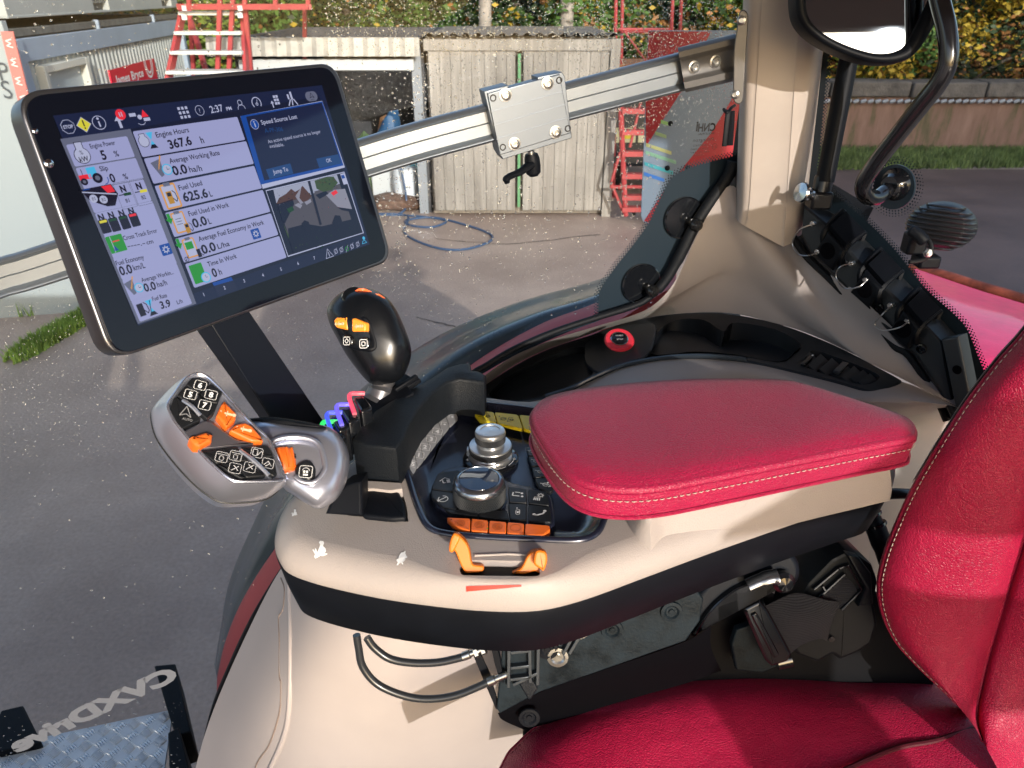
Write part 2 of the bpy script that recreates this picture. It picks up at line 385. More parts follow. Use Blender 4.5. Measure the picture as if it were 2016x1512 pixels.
# grass
def grass_mat(): return M('grass_blades', (.13,.18,.055), .6, var=.5, vscale=3)
def grass(name, pts_fn, n, h, label, cat='grass'):
    mb = MB()
    for i in range(n):
        p = pts_fn(); a = random.uniform(0, 6.28); hh = h*random.uniform(.4, 1.2); wv = V((math.cos(a), math.sin(a), 0))*.006*random.uniform(1, 2.5)
        ln = V((random.uniform(-.4,.4), random.uniform(-.4,.4), 1))*hh
        mb.add([p-wv, p+wv, p+ln], [(0,1,2)])
    return tag(mb.build(name, grass_mat() if 'verge' in name else M('fresh_grass', (.17,.27,.05), .6, var=.4, vscale=3), smooth=False), label, cat, kind='stuff')
def strip(a, b, wd):
    def f():
        t = random.random(); p = a.lerp(b, t); s = random.random()**.8; return V((p.x+random.uniform(-.1,.1), p.y+s*wd*(1+.25*noise.noise(V((p.x*2,0,0)))), 0))
    return f
grass('grass_verge', strip(Z(1560,338,0), Z(2200,328,0), 1.9), 26000, .14, 'ragged strip of short grass along the foot of the stone wall')
grass('grass_tufts', strip(Z(20,718,0), Z(190,620,0), .28), 5000, .1, 'line of bright grass growing from the ground beside the white cabin')
grass('weeds', strip(Z(40,625,0), Z(75,600,0), .3), 1600, .16, 'clump of green weeds at the foot of the white cabin')
# ================================================================== STONE WALL
def wall_mat():
    m = bpy.data.materials.new('stained_render'); m.use_nodes = True; nt = m.node_tree; N = nt.nodes; L = nt.links; b = N['Principled BSDF']; b.inputs['Roughness'].default_value = .85
    tc = N.new('ShaderNodeTexCoord'); mp = N.new('ShaderNodeMapping'); mp.inputs['Scale'].default_value = (3, 3, .6); L.new(tc.outputs['Object'], mp.inputs[0])
    a = N.new('ShaderNodeTexNoise'); a.inputs['Scale'].default_value = .9; a.inputs['Detail'].default_value = 9; a.inputs['Roughness'].default_value = .68; L.new(mp.outputs[0], a.inputs['Vector'])
    r = N.new('ShaderNodeValToRGB'); e = r.color_ramp.elements; e[0].position = .30; e[0].color = (.05,.04,.028,1); e[1].position = .68; e[1].color = (.29,.18,.145,1)
    for p, c in ((.42,(.13,.105,.06,1)), (.5,(.22,.13,.10,1))): x = e.new(p); x.color = c
    L.new(a.outputs['Fac'], r.inputs[0]); L.new(r.outputs[0], b.inputs['Base Color'])
    bp = N.new('ShaderNodeBump'); bp.inputs['Strength'].default_value = .5; bp.inputs['Distance'].default_value = .03; L.new(a.outputs['Fac'], bp.inputs['Height']); L.new(bp.outputs[0], b.inputs['Normal'])
    return m
WY = 14.6
wl = thing('stone_wall', 'long pink rendered stone wall with grey coping beyond the tractor', 'wall', (8, WY, 0))
mb = MB(); box(mb, (10, WY+.25, .49), (24, .5, .98)); mb.build('wall_face', wall_mat(), wl)
cop = M('coping_stone', (.13,.115,.105), .9, var=.35, vscale=5, bump=('noise', 25, .9, .02))
mb = MB(); x = -2
while x < 22:
    l = random.uniform(1.0, 1.7); box(mb, (x+l/2, WY+.22, 1.12+random.uniform(-.012,.012)), (l-.035, .62+random.uniform(-.03,.03), .27)); x += l
mb.build('coping', cop, wl, bevel=.03)
mb = MB(); x = -2
for i in range(180): x = -2+i*.135; lathe(mb, (x, WY-.1, .92), (1,0,.3), [(.028,-.05),(.034,0),(.028,.05)], 8)
tag(mb.build('cable_conduit', M('conduit_grey', (.30,.32,.36), .5), wl))
# ================================================================== CABIN (two stacked container cabins)
A = Z(-260, 700, 0); c0 = V((-4.6, 7.4, 0)); c1 = V((-5.35, 13.1, 0)); cd = (c1-c0).normalized(); cn = V((cd.y, -cd.x, 0)); clen = (c1-c0).length
def CP(s, out, z): return c0+cd*s+cn*out+V((0,0,z))
cabw = M('cabin_white', (.36,.38,.37), .5, var=.10, vscale=2); cabg = M('cabin_blue_grey', (.30,.36,.44), .45, var=.08, vscale=3); cabd = M('cabin_dark_grey', (.12,.12,.11), .8, var=.3, vscale=8)  # dark grey puts in the shade of the seam gap and fork pockets
seam = 2.42
for lvl, nm in ((0, 'lower'), (1, 'upper')):
    z0 = 0 if lvl == 0 else seam+.07; H = seam if lvl == 0 else 2.5
    cb = thing('portable_cabin', ('pale grey portable cabin standing on the ground beyond the monitor, red sign on its wall' if lvl == 0 else 'upper portable cabin stacked on top of the grey one, with dark forklift pockets'), 'cabin', CP(0, 0, z0))
    mb = MB(); box(mb, CP(clen/2, -1.25, z0+H/2), (clen, 2.46, H-.04), (cd, cn, V((0,0,1))), 1)
    zt = z0+H-.29 if lvl == 0 else z0+H
    s = .1; prof = []
    while s < clen-.1:   # corrugated wall panel
        prof += [(s,.0),(s+.06,.0),(s+.075,.018),(s+.115,.018)]; s += .13
    loft(mb, [[CP(a, b+.0, z0+.1) for a, b in prof], [CP(a, b, zt) for a, b in prof]], closed=False, mi=0)
    mb.build('wall_panel', [cabw, cabd], cb, smooth=False)
    mb = MB()
    if lvl == 0:
        box(mb, CP(clen/2, .02, z0+H-.20), (clen, .07, .20), (cd, cn, V((0,0,1))))
        box(mb, CP(clen/2, .0, z0+H-.05), (clen, .05, .07), (cd, cn, V((0,0,1))), 1)
        box(mb, CP(clen/2, .02, z0+.06), (clen, .06, .12), (cd, cn, V((0,0,1))))
    else:
        for a, b in ((0,.30),(.42,.47),(.59,1.0)):
            pass
        segs = [(0, 2.15), (2.65, 4.9), (5.4, clen)]
        for a, b in segs: box(mb, CP((a+b)/2, .02, z0+.085), (b-a, .08, .17), (cd, cn, V((0,0,1))))
        box(mb, CP(clen/2, .021, z0+.012), (clen, .082, .024), (cd, cn, V((0,0,1)))); box(mb, CP(clen/2, .021, z0+.16), (clen, .082, .02), (cd, cn, V((0,0,1))))
        box(mb, CP(clen/2, -.2, z0+.085), (clen, .02, .16), (cd, cn, V((0,0,1))), 1)
    mb.build('rail', [cabg if lvl == 0 else cabw, cabd], cb, bevel=.006)
    if lvl == 0:
        for a in (.04, clen-.04): mb = MB(); box(mb, CP(a, .03, z0+H/2-.05), (.14, .1, H-.1), (cd, cn, V((0,0,1)))); mb.build('corner_post', cabg, cb, bevel=.01)
        for a in (2.2, 4.4): mb = MB(); box(mb, CP(a, .02, z0+H-.05), (.05, .07, .1), (cd, cn, V((0,0,1)))); mb.build('stacking_lug', cabg, cb, bevel=.01)
        fr = MB(); 
        a0, a1, b0, b1 = .42, 1.42, .9, 2.0
        for (sa, sb, za, zb) in ((a0,a1,b1,b1+.07),(a0,a1,b0-.07,b0),(a0-.07,a0,b0-.07,b1+.07),(a1,a1+.09,b0-.07,b1+.07)):
            box(fr, CP((sa+sb)/2, .05, (za+zb)/2), (sb-sa, .1, zb-za), (cd, cn, V((0,0,1))))
        f = fr.build('window', M('window_cream', (.55,.54,.48), .5), cb, bevel=.008)
        mb = MB(); box(mb, CP((a0+a1)/2, .012, (b0+b1)/2), (a1-a0, .02, b1-b0), (cd, cn, V((0,0,1)))); mb.build('shutter', M('shutter_grey', (.37,.42,.44), .4), f)
        # red sign with white lettering and a white arc mark
        q = [PL(x, y, CP(0,.06,0), cn) for x, y in ((217,144),(305,122),(313,152),(222,163))]
        sgp = q[0]; sgz = q[0].z; L1 = (q[1]-q[0]).dot(cd)
        mb = MB(); box(mb, CP((q[0]-c0).dot(cd)+L1/2, .045, sgz-.14), (L1, .02, .34), (cd, cn, V((0,0,1))), 0)
        cv = Canvas(mb, CP((q[0]-c0).dot(cd), .056, sgz-.31), cd, (0,0,1), cn, .003)
        cv.text('James Bryce', .07*L1, .165, .10, 1, w=.60*L1, bold=.02)
        cx = .83*L1
        for rr_, l in ((.17,.03),(.115,.03)): cv.ring(cx, .30, rr_, l, 1, 20, 180, 360)
        for sx in (-1, 1):
            for rr_ in (.17,.115): cv.stroke([(cx+sx*rr_, .30), (cx+sx*rr_, .335)], .03, 1)
        s_ = mb.build('wall_sign', [M('sign_red', (.62,.02,.05), .4), white], cb); s_['label'] = 'red sign with white lettering and arch mark'
# white board with letters beside a red banner post, standing nearer than the cabin
bd = thing('white_board', 'tall white board with grey letters at the left edge beside the red banner', 'board', Z(-60, 610, 0))
n_ = V((.25,-1,0)).normalized(); bo = V((-4.09, 6.6, 0)); bu = V((1,.25,0)).normalized()
mb = MB(); box(mb, bo-bu*1.5+V((0,0,1.25)), (3.0, .06, 2.5), (bu, V((0,1,0)), V((0,0,1))), 0)
for t, x, y, h in (('P', 7, 140, .14), ('S', 13, 176, .14)):
    p = PL(x, y, bo+n_*.04, n_); cv = Canvas(mb, p, bu, (0,0,1), n_, .004); cv.text(t, 0, 0, h, 1, align='c', bold=.0)
mb.build('board_panel', [M('board_white', (.27,.305,.32), .5), M('letter_grey', (.05,.06,.07), .6)], bd)
for a in (2.9, .12): mb = MB(); box(mb, bo-bu*a+V((0,.09,.6)), (.06,.06,1.2)); mb.build('post', cabg, bd)
bn = thing('banner_post', 'narrow red banner strip with white wavy letters by the cabin corner', 'banner', (bo.x+.12, bo.y, 0))
mb = MB(); ba, bb = PL(13, 62, bo+n_*.08, n_), PL(44, 186, bo+n_*.08, n_); bb2 = ba+(bb-ba)*2.6
bx = (bb-ba).normalized(); sd = bx.cross(n_).normalized()
mb.add([ba+V((-.05,0,0)), ba+V((.05,0,0)), bb2+V((.05,0,0)), bb2+V((-.05,0,0))], [(0,1,2,3)], 0)
o_ = [p+(-n_)*.02 for p in (ba+V((-.05,0,0)), ba+V((.05,0,0)), bb2+V((.05,0,0)), bb2+V((-.05,0,0)))]
mb.add(o_, [(3,2,1,0)], 0)
for k in range(6):
    p = ba.lerp(bb2, .07+k*.115)
    cv = Canvas(mb, p, -bx if False else V((bx.x,bx.y,bx.z)), sd*-1, n_, .012)
    cv.stroke([(-.03,.02),(-.018,-.02),(0,.012),(.018,-.02),(.03,.02)], .009, 1)
tag(mb.build('banner_sheet', [M('banner_red', (.50,.17,.15), .5), M('banner_white', (.62,.56,.54), .5)], bn, smooth=False))
# ================================================================== SHED
wood = bpy.data.materials.new('weathered_boards'); wood.use_nodes = True; nt = wood.node_tree; N = nt.nodes; L = nt.links; b = N['Principled BSDF']; b.inputs['Roughness'].default_value = .8
tc = N.new('ShaderNodeTexCoord'); mp = N.new('ShaderNodeMapping'); mp.inputs['Scale'].default_value = (14, 14, .8); L.new(tc.outputs['Object'], mp.inputs[0])
a_ = N.new('ShaderNodeTexNoise'); a_.inputs['Scale'].default_value = 1; a_.inputs['Detail'].default_value = 8; a_.inputs['Roughness'].default_value = .7; L.new(mp.outputs[0], a_.inputs['Vector'])
r_ = N.new('ShaderNodeValToRGB'); e = r_.color_ramp.elements; e[0].position = .3; e[0].color = (.19,.17,.15,1); e[1].position = .62; e[1].color = (.34,.315,.285,1); L.new(a_.outputs['Fac'], r_.inputs[0])
b2 = N.new('ShaderNodeTexNoise'); b2.inputs['Scale'].default_value = .8; b2.inputs['Detail'].default_value = 5; L.new(tc.outputs['Object'], b2.inputs['Vector'])
mr = N.new('ShaderNodeMapRange'); mr.inputs[1].default_value = .35; mr.inputs[2].default_value = .65; mr.inputs[3].default_value = .72; mr.inputs[4].default_value = 1.12; L.new(b2.outputs['Fac'], mr.inputs[0])
mx = N.new('ShaderNodeVectorMath'); mx.operation = 'SCALE'; L.new(r_.outputs[0], mx.inputs[0]); L.new(mr.outputs[0], mx.inputs['Scale']); L.new(mx.outputs[0], b.inputs['Base Color'])
SY = 10.0
p0 = Y(833, 62, SY); p1 = Y(1218, 58, SY); sx0, sx1 = p0.x, p1.x; sh = 2.27
shd = thing('wooden_shed', 'weathered pale boarded shed with a dark corrugated roof edge and green stripe', 'shed', ((sx0+sx1)/2, SY, 0))
mb = MB(); box(mb, ((sx0+sx1)/2, SY+1.6, 1.12), (sx1-sx0-.04, 3.1, 2.2)); mb.build('shed_body', M('shed_side', (.20,.17,.14), .85, var=.3), shd)
def doorleaf(x0, x1, nm, lab):
    mb = MB(); x = x0; 
    while x < x1-.02:
        l = min(random.uniform(.12,.16), x1-x); box(mb, (x+l/2, SY-.02+random.uniform(-.002,.002), 1.07), (l-.003, .04, 1.98)); x += l
    d_ = mb.build('door', wood, shd, bevel=.004); d_['label'] = lab
    return d_
gx = Y(1022, 240, SY).x
doorleaf(sx0+.05, gx-.05, 'door', 'left boarded door leaf'); doorleaf(gx+.05, sx1-.10, 'door', 'right boarded door leaf')
mb = MB(); box(mb, (gx, SY-.03, 1.08), (.035,.05,1.9)); s_ = mb.build('cover_strip', M('green_stripe', (.10,.26,.12), .6), shd); s_['label'] = 'bright green vertical strip'
mb = MB(); box(mb, ((sx0+sx1)/2, SY-.045, 2.13), (sx1-sx0, .05, .13)); box(mb, (sx1-.03, SY-.05, 1.1), (.12,.06,2.2)); mb.build('fascia', wood, shd, bevel=.005)
mb = MB(); pf = []; x = sx0-.05
while x < sx1+.05: pf.append((x, .02*math.sin(x*42))); x += .03
loft(mb, [[V((a, SY-.14, 2.25+b)) for a, b in pf], [V((a, SY-.14, 2.262+b)) for a, b in pf], [V((a, SY+3.2, 2.05+b)) for a, b in pf]], closed=False); mb.build('roof', M('roof_dark', (.10,.09,.08), .85, var=.3), shd)
# open bay to the left
bx0 = Y(470, 120, SY+.15).x; bx1 = sx0-.02; BY = SY+.15
bay = thing('open_store', 'low open-fronted store with a pale corrugated fascia left of the wooden shed', 'shed', ((bx0+bx1)/2, BY, 0))
conc = M('pale_fibre_cement', (.42,.40,.36), .8, var=.18, vscale=6); dk = M('dark_interior', (.06,.06,.065), .9, var=.3)
mb = MB(); box(mb, ((bx0+bx1)/2, BY+3.2, 1.1), (bx1-bx0, .1, 2.2)); box(mb, (bx0, BY+1.6, 1.1), (.1, 3.2, 2.2)); box(mb, (bx1-.05, BY+1.6, 1.1), (.08, 3.2, 2.2)); box(mb, (bx1-.10, BY, 1.05), (.12,.1,2.1), mi=1); mb.build('wall', [dk, M('post_grey', (.22,.24,.27), .6)], bay)
pf = []; x = bx0-.3
while x < bx1: pf.append((x, .022*math.sin(x*40))); x += .035
mb = MB(); zt = Y(640, 72, BY).z; zb = Y(640, 108, BY).z
loft(mb, [[V((a, BY-.25+b, zb)) for a, b in pf], [V((a, BY-.2+b, zt)) for a, b in pf]], closed=False); loft(mb, [[V((a, BY-.2+b, zt+b*.5)) for a, b in pf], [V((a, BY+3.4, zt-.3+b)) for a, b in pf]], closed=False)
mb.build('roof', conc, bay)
zl = Y(640, 138, BY).z
mb = MB(); box(mb, ((bx0+bx1)/2-.05, BY-.05, zl+.07), (bx1-bx0-.15, .12, .13)); mb.build('lintel', M('white_beam', (.50,.52,.54), .5), bay, bevel=.01)
# stored goods in the bay
def lump(mb, c, s, seed, mi=0):
    me_ = []; rings = []
    for i in range(7):
        ph = math.pi*i/6; rr = []
        for j in range(12):
            q = 2*math.pi*j/12; d = V((math.sin(ph)*math.cos(q), math.sin(ph)*math.sin(q), math.cos(ph))); k = 1+.35*noise.noise(d*1.7+V((seed,0,0))); rr.append(V(c)+V((d.x*s[0]*k, d.y*s[1]*k, d.z*s[2]*k)))
        rings.append(rr)
    loft(mb, rings, mi=mi)
def goods(name, lab, cat, px, py, dep, size, mat, shape='box', rot=0, grp='goods kept in the open store'):
    p = Y(px, py, BY+dep); t = tag(None or MB().build('tmp', mat)) if False else None
    mb = MB(); ax = (V((math.cos(rot),math.sin(rot),0)), V((-math.sin(rot),math.cos(rot),0)), V((0,0,1)))
    c = V((p.x, p.y, size[2]/2 if shape != 'hang' else p.z))
    if shape == 'lump': lump(mb, (p.x, p.y, size[2]*.45), (size[0]/2, size[1]/2, size[2]/2), px)
    elif shape == 'drum': lathe(mb, (p.x,p.y,0), (0,0,1), [(size[0]/2,0),(size[0]/2+.01,size[2]*.33),(size[0]/2,size[2]*.34),(size[0]/2+.01,size[2]*.66),(size[0]/2,size[2]*.67),(size[0]/2,size[2]*.98),(size[0]/2-.03,size[2])], 20)
    else:
        box(mb, c, size, ax); box(mb, c+V((0,0,size[2]/2-.03 if shape != 'hang' else 0)), (size[0]+.02, size[1]+.02, .05), ax)
    return tag(mb.build(name, mat, bevel=.015 if shape in ('box','hang') else 0), lab, cat, grp)
goods('covered_machine', 'olive green covered machine in the dark open store', 'machine', 712, 265, .9, (.62,.6,.95), M('olive_cover', (.12,.19,.09), .7, var=.3), 'lump')
goods('log_pile', 'orange brown heap of sawn logs in the open store', 'logs', 762, 250, 1.4, (.45,.5,1.15), M('cut_wood', (.45,.25,.13), .8, var=.3, vscale=12), 'lump')
goods('plastic_crate', 'pale grey crate standing below the log heap', 'crate', 760, 330, .7, (.38,.35,.55), M('crate_grey', (.45,.48,.5), .6))
goods('tarpaulin', 'crumpled blue tarpaulin lying on the pale crate', 'tarpaulin', 768, 240, .72, (.42,.4,1.3), M('tarp_blue', (.03,.09,.20), .5), 'lump')
goods('water_drum', 'white drum by the right post of the open store', 'drum', 798, 350, .35, (.34,.34,.55), M('drum_white', (.55,.60,.66), .5), 'drum')
goods('oil_drum', 'teal drum squeezed behind the right post of the store', 'drum', 822, 345, .5, (.26,.26,.6), M('drum_teal', (.03,.22,.28), .5), 'drum')
goods('rubbish_heap', 'brown heap of leaves and scraps on the store floor', 'heap', 775, 400, .2, (.8,.5,.22), M('heap_brown', (.12,.07,.05), .9, var=.5, vscale=15), 'lump')
goods('timber_stack', 'brown stack of boards lying deep inside the store', 'timber', 560, 300, 1.4, (1.1,.6,.8), M('timber_brown', (.2,.13,.08), .8, var=.3))
# ================================================================== RED WAREHOUSE STEPS by the cabin
redst = M('red_steel', (.33,.045,.048), .45, var=.15, vscale=5)
LY = 8.6
stp = thing('platform_steps', 'red steel platform steps with pale treads beside the grey cabin', 'steps', (Y(420,200,LY).x, LY, 0))
def SP(px, py, dy=0): return Y(px, py, LY+dy)
treads = [(362,470,18),(352,470,52),(344,470,91),(336,476,130),(328,480,172)]
mb = MB()
def bp_(mb, a, b, w=.05, h=.05, mi=None): bar(mb, a, b, w, h, (0,1,0), mi)
LT, RT = SP(362,14,.55), SP(478,14,.55); LB, RB = SP(275,420,-.6), SP(500,420,-.6)
sw = .11
for a, b in ((LT, LB), (RT, RB)):
    d_ = (b-a).normalized(); bar(mb, a, b, sw, .04, (1,0,0))
mb.build('side_rail', redst, stp, bevel=.005)
for k in range(8):
    t = .03+k*.095
    a, b = LT.lerp(LB, t), RT.lerp(RB, t); m_ = MB(); bar(m_, a, b, .26, .035, (0,0,1)); m_.build('tread', M('tread_pale', (.60,.60,.57), .6, var=.15, vscale=20), stp, bevel=.004)
mb = MB(); pz = LT.z; RTB = SP(610, 14, .55)
bp_(mb, SP(350,14,.3), SP(608,14,.3), .05, .06); bp_(mb, SP(350,12,1.5), SP(608,12,1.5), .05, .06); bp_(mb, SP(608,14,.3), SP(608,12,1.5), .05, .06)
for (x, y, dy, x2, y2, dy2) in ((435,-60,.3,420,420,.3),(462,-60,.35,435,420,.35),(476,-60,.4,520,420,.4),(540,-60,.4,543,14,.4),(605,-60,.4,607,14,.4),(368,-60,1.4,400,420,1.4),(600,10,1.5,600,420,1.5)):
    bp_(mb, SP(x,y,dy), SP(x2,y2,dy2), .045, .045)
bp_(mb, SP(430,-55,.3), SP(605,-55,.3)); bp_(mb, SP(375,40,1.3), SP(415,170,.6))
mb.build('frame_tubes', redst, stp)
for (x, y) in ((363,16),(363,34),(473,16),(473,30)):
    m_ = MB(); box(m_, SP(x, y, .28), (.05,.02,.05)); m_.build('end_plate', M('tape_white', (.7,.7,.68), .5), stp)
# ================================================================== RED TOWER AND TROLLEY right of shed
tw = thing('scaffold_tower', 'tall slim red scaffold tower standing right of the wooden shed', 'scaffold', (Y(1275,250,11.2).x, 11.2, 0))
def TP(px, py, y=11.2): return Y(px, py, y)
mb = MB()
for (xa, xb, yy) in ((1213,1209,11),(1226,1220,11.5),(1326,1312,11),(1343,1330,11.5)):
    t_ = TP(xa, -40, yy); b_ = TP(xb, 300, yy); b_ = t_+(b_-t_)*(t_.z/(t_.z-b_.z)); tube(mb, [t_, b_], .024, 8)
for y_ in (58, 180): tube(mb, [TP(1217, y_, 11), TP(1322, y_, 11)], .02, 8); tube(mb, [TP(1228, y_+4, 11.5), TP(1336, y_+4, 11.5)], .02, 8)
tube(mb, [TP(1228,60,11.4), TP(1322,190,11.4)], .014, 6)
mb.build('tube_frame', redst, tw)
tr = thing('stock_trolley', 'red ladder trolley with short cross rungs in front of the dark machine', 'trolley', (Y(1240,400,9.6).x, 9.6, 0))
def QP(px, py, y=9.6): return Y(px, py, y)
mb = MB(); tube(mb, [QP(1221,185), QP(1227,330), QP(1232,425)], .035, 8); tube(mb, [QP(1300,190), QP(1292,330), QP(1285,425)], .035, 8); tube(mb, [QP(1221,300), QP(1203,360), QP(1227,418)], .02, 6); tube(mb, [QP(1201,368), QP(1290,368)], .022, 6); tube(mb, [QP(1240,290), QP(1262,200)], .018, 6)
mb.build('frame', redst, tr)
for y_ in (190, 218, 260, 302, 346, 388, 411):
    m_ = MB(); bar(m_, QP(1224,y_), QP(1296,y_), .12, .06, (0,0,1)); m_.build('rung', redst, tr)
for x_ in (1248, 1280):
    m_ = MB(); lathe(m_, QP(x_,416)-V((0,0,0)), (1,0,0), [(.05,-.02),(.06,0),(.05,.02)], 14); m_.build('wheel', rubber, tr)
mc = thing('parked_vehicle', 'dark vehicle with two yellow number plates behind the red trolley', 'vehicle', (QP(1250,380,10.8).x, 11.2, 0))
c = QP(1262, 330, 11.4); mb = MB(); box(mb, (c.x, 11.9, .95), (1.2, 1.6, .95)); box(mb, (c.x, 11.05, .55), (1.2,.15,.2)); mb.build('body', M('vehicle_dark', (.02,.025,.035), .35), mc, bevel=.06)
mb = MB(); box(mb, (c.x, 11.9, 1.62), (1.0, 1.2, .35)); s_ = mb.build('load', M('load_orange', (.50,.22,.10), .7, var=.4, vscale=5), mc, bevel=.08)
for dx in (-.42, .42):
    m_ = MB(); lathe(m_, (c.x+dx, 11.4, .3), (1,0,0), [(.22,-.1),(.3,-.07),(.3,.07),(.22,.1)], 20); m_.build('wheel', rubber, mc)
for dx in (-.32,.02):
    m_ = MB(); box(m_, (c.x+dx, 11.08, .88), (.3,.03,.2)); cv = Canvas(m_, (c.x+dx-.06, 11.064, .83), (1,0,0), (0,0,1), (0,-1,0), .002); cv.rect(0,0,.18,.1,1); m_.build('plate', [M('plate_cream', (.65,.66,.45), .5), M('plate_yellow', (.75,.62,.05), .5)], mc)
# concrete block behind the top of the trolley
mb = MB(); box(mb, QP(1270,185,12.5)-V((0,0,.1)), (1.3,.6,.9)); tag(mb.build('concrete_block', conc, bevel=.02), 'rough pale concrete block showing above the red trolley', 'block')
# ================================================================== HOSE on the ground
mb = MB(); hz = .015
pts = [Z(790,330,.6), Z(800,400,.12), Z(785,421,hz), Z(750,423,hz), Z(800,424,hz), Z(860,430,hz), Z(878,437,hz), Z(850,447,hz), Z(810,444,hz), Z(800,434,hz), Z(850,428,hz), Z(900,438,hz), Z(960,458,hz), Z(966,474,hz), Z(920,490,hz), Z(870,490,hz), Z(820,474,hz), Z(795,455,hz), Z(800,424,.03), Z(720,421,hz)]
tube(mb, pts, .014, 8, n=8); tag(mb.build('garden_hose', M('hose_blue', (.04,.08,.16), .5)), 'blue hose lying in a loose coil on the asphalt before the shed', 'hose')
# ================================================================== TREES
def leafmat(nm, c): return M(nm, c, .55, var=.45, vscale=2.2, spec=.3)
LM = {'green': leafmat('leaf_green', (.062,.12,.026)), 'dark': leafmat('leaf_dark', (.018,.034,.011)), 'yellow': leafmat('leaf_yellow', (.36,.25,.03)), 'orange': leafmat('leaf_orange', (.26,.12,.04)), 'lime': leafmat('leaf_lime', (.14,.19,.035))}
bark = M('bark', (.14,.115,.09), .9, var=.4, vscale=9, bump=('noise', 30, 1, .02)); barkp = M('pale_bark', (.32,.28,.24), .85, var=.3, vscale=5, bump=('noise', 20, .8, .02))
def tree(name, lab, x, y, h, cr_, n, mix, leaf=.06, trunk=.12, bk=bark, low=.3, cat='tree', grp='trees beyond the yard'):
    t = thing(name, lab, cat, (x, y, 0), grp)
    mb = MB(); tp = [V((x, y, -.1)), V((x+random.uniform(-.1,.1), y, h*.4)), V((x+random.uniform(-.3,.3), y, h*.85))]
    tube(mb, tp, [trunk, trunk*.75, trunk*.3], 10, n=5)
    cl = []
    for k in range(9):
        z = h*random.uniform(low, .95); a = random.uniform(0, 6.28); rr_ = cr_*random.uniform(.35,.85)*(1-.3*z/h)
        e = V((x+math.cos(a)*rr_, y+math.sin(a)*rr_, z+.3)); tube(mb, [V((x, y, z-.5)), V((x, y, z-.5)).lerp(e, .5)+V((0,0,.1)), e], [trunk*.35, trunk*.25, .01], 6, n=3)
    mb.build('trunk', bk, t)
    mb = MB(); cl = []
    for k in range(26):
        z = h*random.uniform(low, 1.0); a = random.uniform(0, 6.28); rr_ = cr_*math.sqrt(random.random())*(1.05-.5*abs(z/h-.55)); cl.append((V((x+math.cos(a)*rr_, y+math.sin(a)*rr_, z)), cr_*random.uniform(.22,.42), random.choices(range(len(mix)), [m[1] for m in mix])[0]))
    for i in range(n):
        c, s, mi = random.choice(cl); d = V((random.gauss(0,1), random.gauss(0,1), random.gauss(0,.8))).normalized()*s*random.uniform(.5,1.05)
        p = c+d; nn = V((random.gauss(0,1), random.gauss(0,1)-.6, random.gauss(0,1)+.6)).normalized(); u, w_, _ = basis(nn); q = random.uniform(0,6.28); a = (u*math.cos(q)+w_*math.sin(q)); b_ = nn.cross(a); l = leaf*random.uniform(.6,1.4)
        if random.random() < .25: mi = random.choices(range(len(mix)), [m[1] for m in mix])[0]
        mb.add([p-a*l, p-b_*l*.6, p+a*l, p+b_*l*.6], [(0,1,2,3)], mi)
    mb.build('crown', [LM[m[0]] for m in mix], t, smooth=False)
    return t
T_ = [('evergreen_tree','dark evergreen tree behind the red platform steps',-5.2,17.5,5.5,2.0,17000,[('dark',3),('green',3)],.08),
      ('bushy_tree','mid green bushy tree behind the pale open store',-3.2,16.5,4.2,1.7,17000,[('green',4),('lime',1),('dark',1)],.075),
      ('ivy_tree','ivy covered tree behind the left end of the shed roof',-1.3,17.0,5,1.6,17000,[('green',3),('dark',2),('yellow',.6)],.07),
      ('maple_tree','yellow leaved maple behind the middle of the shed roof',.2,16.2,4.6,1.3,15000,[('yellow',4),('green',1.4),('orange',.6)],.075),
      ('hazel_tree','green and yellow hazel behind the right half of the shed roof',1.9,16.8,4.8,1.5,17000,[('green',3),('yellow',1.2),('orange',.7),('dark',1)],.07),
      ('beech_tree','orange tinted tree seen through the red scaffold tower',3.6,17.4,5,1.7,17000,[('green',2.2),('orange',1),('lime',1.5),('yellow',.8)],.07),
      ('willow_tree','grey green tree against the cab pillar above the aluminium rail',5.2,17.4,5,1.7,15000,[('lime',2),('green',2),('orange',.8)],.07),
      ('autumn_maple','yellow and orange maple over the wall just right of the pillar',7.2,16.6,4.2,1.5,20000,[('yellow',2.5),('orange',1.6),('green',2.2),('dark',1)],.055),
      ('golden_maple','golden maple over the wall behind the black grab handle',9.3,16.4,4.4,1.6,22000,[('yellow',5),('orange',1.4),('green',1.6),('dark',1.5)],.055),
      ('amber_maple','amber leaved maple over the wall at the right edge',11.6,16.6,4.6,1.7,22000,[('yellow',4),('orange',2.4),('green',1.6),('dark',1.2)],.055)]
for t in T_: tree(t[0], t[1], *t[2:8], leaf=t[8], low=.12)
mb = MB()
for (px, yy, r0) in ((955,14.5,.11), (1116,15.2,.13)):
    p = Y(px, 20, yy); t = thing('bare_trunk', 'bare grey trunk rising behind the shed roof '+('left of' if px < 1000 else 'right of')+' the yellow maple', 'tree', (p.x, yy, 0), 'bare trunks behind the shed')
    m_ = MB(); tube(m_, [V((p.x-.05,yy,-.1)), V((p.x,yy,2.4)), V((p.x+.05,yy,4.5)), V((p.x+.3,yy,7))], [r0*1.2,r0,r0*.8,r0*.5], 12, n=4); m_.build('trunk', barkp, t)
    m_ = MB()
    for k in range(5): a = random.uniform(0,6.28); e = V((p.x+math.cos(a)*.9, yy+math.sin(a)*.9, 5.5+k*.4)); tube(m_, [V((p.x+.1,yy,4.4+k*.4)), e], [r0*.4,.01], 6)
    m_.build('bough', barkp, t)
